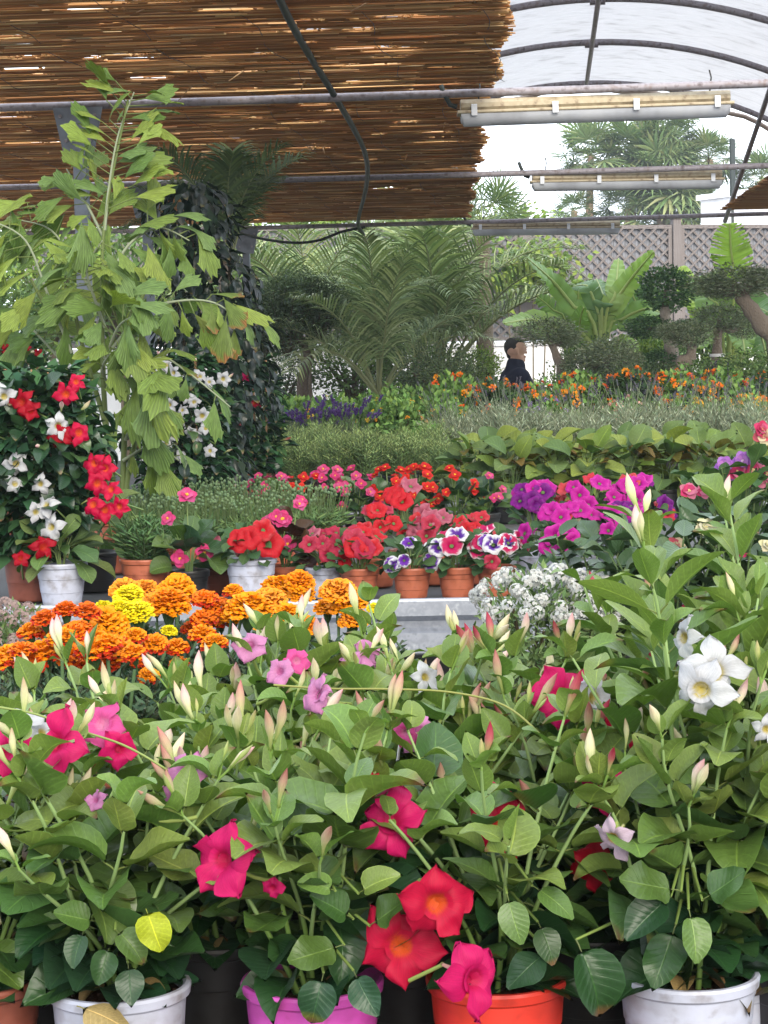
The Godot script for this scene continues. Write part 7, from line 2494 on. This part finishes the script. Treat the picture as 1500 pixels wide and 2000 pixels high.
# ---------------------------------------------------------------- the front bench of mandevillas
func front_bench() -> void:
	var by := 0.5815
	var g := "bushy mandevillas on the plank bench"
	# label, column, depth, pot, height, spread, stems, leaf size, buds, seed
	var list := [
		["mandevilla in a white pot with one bright yellow leaf, front row", 240, 2.74, "white", 0.36, 0.15, 8, 0.100, "buds_cream"],
		["mandevilla in a magenta-pink pot with two hot pink flowers, front row", 615, 2.74, "pink", 0.38, 0.15, 8, 0.098, "buds_pink"],
		["mandevilla in a red pot with scarlet trumpet flowers, front row", 975, 2.74, "red", 0.38, 0.15, 8, 0.100, "buds_red"],
		["mandevilla in a white pot with a pale pink flower, front row right", 1345, 2.74, "white", 0.40, 0.15, 9, 0.104, "buds_cream"],
		["mandevilla in a dark pot cut by the left edge, front row", -45, 2.78, "brown", 0.34, 0.14, 7, 0.096, "buds_cream"],
		["mandevilla with dark leaves at the right edge, front row", 1590, 2.82, "black", 0.34, 0.14, 7, 0.100, "buds_cream"],
		["mandevilla in a black pot behind the white and pink pots", 430, 2.97, "black", 0.38, 0.15, 8, 0.098, "buds_cream"],
		["mandevilla in a black pot behind the pink and red pots", 800, 2.97, "black", 0.40, 0.15, 8, 0.100, "buds_pink"],
		["mandevilla in a black pot behind the red and right white pots", 1165, 2.97, "black", 0.40, 0.15, 8, 0.100, "buds_pink"],
		["mandevilla with white and hot pink flowers, second row at the left edge", 70, 2.99, "black", 0.36, 0.14, 8, 0.096, "buds_cream"],
		["mandevilla in a red pot, second row behind the right white pot", 1480, 2.99, "red", 0.42, 0.14, 8, 0.100, "buds_cream"],
		["pink mandevilla in the third row behind the white pot", 260, 3.20, "black", 0.38, 0.14, 8, 0.096, "buds_cream"],
		["pink mandevilla in the third row with many cream buds, left of middle", 590, 3.20, "black", 0.41, 0.15, 9, 0.098, "buds_cream"],
		["pink mandevilla in the third row, right of middle", 910, 3.20, "black", 0.40, 0.15, 8, 0.098, "buds_cream"],
		["hot pink mandevilla in the third row below the alyssum", 1130, 3.22, "black", 0.40, 0.14, 8, 0.096, "buds_red"],
		["pink mandevilla in the rear row among the orange marigolds", 450, 3.42, "black", 0.40, 0.14, 8, 0.094, "buds_cream"],
		["mandevilla in the rear row with tall cream buds, at the middle", 700, 3.42, "black", 0.42, 0.14, 9, 0.094, "buds_cream"],
		["mandevilla in the rear row with a leafy shoot above the steel lip", 860, 3.44, "black", 0.44, 0.13, 7, 0.092, "buds_cream"],
		["mandevilla in the rear row below the white alyssum", 1020, 3.42, "black", 0.38, 0.13, 7, 0.092, "buds_cream"]]
	var made := []
	for i in list.size():
		var p: Array = list[i]
		rng.seed = 900 + i * 17
		var t := thing("mandevilla", p[0], "plant", spot(p[1], p[2], by), 0.0, g)
		var y := potted(t, "large", p[3])
		var tips := grow_mandevilla(t, y, {"stems": p[6] + 3, "height": p[4], "spread": p[5], "size": p[7] * 1.12, "buds": p[8], "bud_share": 0.75, "gap": 0.042, "turn": i * 1.1})
		made.append([t, tips])
		for k in 3:
			var a := rf(0, TAU)
			part(t, "dry_leaf", pick("dry_leaf"), M.leaf_soft, xf(Vector3(cos(a), 0.1, sin(a)).normalized(), Vector3.UP + rv(0.4), Vector3(cos(a) * 0.02, y + 0.012, sin(a) * 0.02), rf(0.045, 0.07)))
	# tall long-leaved white mandevilla at the right
	var tall := []
	for p in [["tall long-leaved mandevilla with large white flowers at the right", 1400, 2.86, "white", 0.60, 0.17, 12, 0.145, "buds_cream"], ["tall long-leaved mandevilla with deep red buds behind the white one", 1330, 3.24, "black", 0.60, 0.15, 9, 0.138, "buds_red"], ["tall long-leaved mandevilla cut by the right edge", 1540, 3.1, "black", 0.66, 0.17, 11, 0.145, "buds_cream"]]:
		var t := thing("mandevilla", p[0], "plant", spot(p[1], p[2], by), 0.0, g)
		var y := potted(t, "large", p[3])
		var tips := grow_mandevilla(t, y, {"stems": p[6], "height": p[4], "spread": p[5], "size": p[7], "buds": p[8], "leaf": "long", "gap": 0.048, "bud_share": 0.7})
		made.append([t, tips])
	# the flowers one can point to
	rng.seed = 4711
	for f in [
		[428, 1680, 2.57, 140, "hot", -0.45, 0.15, 0.85, 1], [765, 1600, 2.62, 138, "hot", -0.05, 0.45, 0.80, 1], [855, 1768, 2.55, 150, "red", 0.10, 0.05, 1.0, 2], [785, 1850, 2.60, 160, "red", 0.10, 0.15, 1.0, 2], [935, 1915, 2.50, 150, "hot", 0.58, -0.05, 0.80, 2, 800, 1915],
		[532, 1735, 2.58, 46, "hot", -0.2, -0.2, 1.0, 1], [985, 1620, 2.80, 120, "red", 0.2, 0.2, 0.9, 8], [1190, 1535, 2.80, 120, "hot", 0.4, 0.1, 0.8, 8], [1195, 1640, 2.58, 84, "pale", -0.45, -0.25, 0.85, 3],
		[1098, 1355, 3.02, 116, "hot", -0.2, 0.55, 0.75, 14], [1165, 1362, 3.0, 96, "white", 0.5, 0.2, 0.8, 14], [1210, 1430, 2.95, 80, "red", 0.3, 0.1, 0.9, 8],
		[1400, 1310, 2.60, 140, "white", 0.25, 0.30, 0.9, 19], [1368, 1350, 2.57, 126, "white", -0.25, -0.10, 1.0, 19], [1330, 1245, 2.75, 90, "white", -0.8, 0.1, 0.5, 19], [1498, 1425, 2.6, 60, "white", 0.2, 0.0, 1.0, 10],
		[616, 1355, 3.02, 74, "pink", -0.7, 0.4, 0.5, 12], [690, 1290, 3.2, 68, "pink", -0.3, 0.6, 0.6, 12], [488, 1258, 3.3, 66, "pink", 0.0, 0.5, 0.8, 15], [545, 1310, 3.15, 56, "pink", -0.3, 0.3, 0.8, 12], [720, 1272, 3.25, 54, "pink", 0.6, 0.4, 0.6, 16], [580, 1290, 3.2, 56, "rose", 0.2, 0.3, 0.9, 12],
		[822, 1425, 2.95, 84, "pink", 0.2, 0.5, 0.8, 7], [790, 1430, 2.93, 60, "rose", -0.5, 0.2, 0.8, 7], [832, 1322, 3.15, 56, "white", 0.4, 0.2, 0.8, 13],
		[362, 1502, 2.80, 92, "pink", -0.2, 0.6, 0.7, 6], [345, 1556, 2.78, 56, "pink", 0.1, -0.3, 0.9, 6], [197, 1412, 2.95, 96, "rose", -0.2, 0.5, 0.8, 11], [235, 1465, 2.92, 70, "hot", 0.4, 0.0, 0.8, 11],
		[103, 1450, 2.78, 130, "hot", -0.3, 0.4, 0.8, 9], [8, 1468, 2.78, 96, "hot", -0.3, 0.3, 0.8, 9], [38, 1418, 2.92, 100, "white", 0.2, 0.5, 0.8, 9], [84, 1428, 2.95, 60, "white", 0.5, 0.5, 0.6, 9], [185, 1562, 2.62, 46, "pink", -0.6, 0.4, 0.6, 0],
		[720, 1530, 2.85, 60, "red", 0.2, 0.2, 0.9, 7], [1160, 1690, 2.8, 90, "crimson", 0.2, 0.2, 0.9, 8], [960, 1560, 2.85, 70, "hot", -0.2, 0.1, 0.9, 7]]:
		var m: Array = made[f[8]]
		var t: Node3D = m[0]
		var p: Vector3 = t.transform.affine_inverse() * ray(f[0], f[1], f[2] - (0.11 if f[2] > 2.75 else 0.0))
		var look := Vector3(f[5], f[6], f[7]).normalized()
		var s: float = f[3] * f[2] / FOCAL * 1.06
		trumpet(t, xf(look, Vector3.UP, p, s), f[4], f[4] != "white" and f[4] != "pale")
		var heel := p - look * s * 0.72
		var near: Vector3 = heel + Vector3(0, -0.08, -0.05)
		var best := 1e9
		for tp in m[1]:
			var c: Vector3 = tp[0] - tp[1] * 0.06
			if c.z > heel.z - 0.01 or look.dot(c - heel) > 0.0: continue
			if (c - heel).length() < best:
				best = (c - heel).length()
				near = c
		if f.size() > 9:
			near = t.transform.affine_inverse() * ray(f[9], f[10], 2.60)
		stalk(t, "flower_stalk", heel, near, 0.0026, 0.0030, Color(0.20, 0.26, 0.07), 0.0 if f.size() > 9 else 0.012, 6)
	# the large lower leaves that hang over the pots
	for h in [[0, 190, 1800, 103, 1785, "man_mid"], [0, 165, 1815, 137, 1888, "man_dark"], [0, 225, 1815, 287, 1872, "man_mid"], [0, 250, 1880, 258, 1962, "man_dark"], [0, 215, 1845, 190, 1922, "man_dark"], [1, 672, 1845, 560, 1880, "man_mid"], [1, 632, 1900, 608, 2004, "man_dark"], [1, 690, 1895, 735, 1985, "man_dark"], [1, 690, 1795, 606, 1745, "man_mid"], [1, 722, 1808, 804, 1752, "man_mid"], [1, 655, 1740, 590, 1715, "man_light"], [1, 700, 1745, 770, 1700, "man_light"], [2, 990, 1745, 1016, 1845, "man_mid"], [2, 1070, 1855, 992, 1928, "man_dark"], [2, 1040, 1730, 1125, 1785, "man_mid"], [2, 1050, 1800, 1090, 1880, "man_dark"], [3, 1125, 1835, 1192, 1986, "man_dark"], [3, 1320, 1805, 1280, 1930, "man_dark"], [3, 1345, 1775, 1368, 1880, "man_mid"], [3, 1330, 1740, 1204, 1720, "man_mid"], [3, 1372, 1758, 1458, 1702, "man_mid"], [3, 1310, 1750, 1222, 1832, "man_dark"]]:
		var t: Node3D = made[h[0]][0]
		var li := t.transform.affine_inverse()
		var dz := 2.60 if h[2] > 1780 else 2.57
		var a: Vector3 = li * ray(h[1], h[2], dz)
		var b: Vector3 = li * ray(h[3], h[4], dz - 0.025)
		part(t, "leaf", pick(h[5]), M.leaf_gloss, xf((b - a).normalized(), Vector3(rf(-0.55, 0.55), rf(0.5, 1.1), 0.8).normalized(), a, (b - a).length() * 1.06))
		stalk(t, "leaf_stalk", a, a * Vector3(0.35, 1.0, 0.35) + Vector3(0, 0.02, 0), 0.0018, 0.0024, Color(0.14, 0.20, 0.05), 0.0, 3)
	# a white label among the third row
	var tg := thing("plant_label", "white plastic plant label leaning among the mandevilla leaves near the middle", "label", ray(795, 1418, 2.90))
	var tm := MB.new()
	tm.bar(Transform3D(Basis(Vector3(0, 0, 1), 0.45) * Basis(Vector3.UP, 0.5), Vector3.ZERO), Vector3(0.030, 0.022, 0.001), 0.0003)
	part(tg, "card", tm.mesh(), M.whitewash)
	var ts := MB.new()
	ts.col = Color(0.6, 0.6, 0.6)
	ts.tube(PackedVector3Array([Vector3(-0.008, -0.008, -0.002), Vector3(-0.02, -0.09, -0.01)]), [0.002], 4)
	part(tg, "stake", ts.mesh(), M.painted)
	# the bright yellow leaf, straw-coloured fallen leaf and the long runner
	var w: Node3D = made[0][0]
	var inv := w.transform.affine_inverse()
	var yl := part(w, "yellow_leaf", L.yellow_leaf, M.leaf_soft, xf(Vector3(0.35, -0.8, 0.45).normalized(), Vector3(0.1, 0.5, 1).normalized(), inv * ray(285, 1775, 2.56), 0.060))
	yl.set_meta("label", "bright yellow leaf")
	var sl := part(w, "fallen_leaf", L.straw_leaf, M.leaf_soft, xf(Vector3(0.95, -0.25, 0.3).normalized(), Vector3(0, 0.9, 0.5).normalized(), inv * ray(150, 1965, 2.62), 0.085))
	sl.set_meta("label", "straw-coloured fallen leaf on the pot rim")
	var rn: Node3D = made[13][0]
	var mb := MB.new()
	mb.tube(smooth(local_pts(rn, [[535, 1338, 0.0], [640, 1345, -0.02], [760, 1346, -0.05], [880, 1352, -0.08], [985, 1378, -0.12], [1060, 1440, -0.16], [1085, 1480, -0.10]], 2.98), 6), [0.0019, 0.0018, 0.0017, 0.0016], 6, [Color(0.17, 0.18, 0.05)])
	part(rn, "runner", mb.mesh(), M.stem)
	var r2: Node3D = made[9][0]
	var m2 := MB.new()
	m2.tube(smooth(local_pts(r2, [[-10, 1380, 0.0], [70, 1395, -0.02], [150, 1425, -0.05], [240, 1455, -0.08], [320, 1500, -0.10], [355, 1530, -0.05]], 2.80), 6), [0.0020, 0.0019, 0.0018, 0.0016], 6, [Color(0.16, 0.20, 0.055)])
	part(r2, "runner", m2.mesh(), M.stem)
	var nodep := thing("black_crate", "black plastic crate on the planks behind the front pots", "crate", Vector3(-0.18, 0.5815, -3.08))
	var cm := MB.new()
	for e in [[0, 0.005, 0, 0.16, 0.008, 0.10], [0, 0.055, 0.05, 0.16, 0.10, 0.006], [0, 0.055, -0.05, 0.16, 0.10, 0.006], [0.08, 0.055, 0, 0.006, 0.10, 0.094], [-0.08, 0.055, 0, 0.006, 0.10, 0.094]]:
		cm.box(Transform3D(Basis(), Vector3(e[0], e[1], e[2])), Vector3(e[3], e[4], e[5]))
	part(nodep, "crate_body", cm.mesh(), M.tray_black)
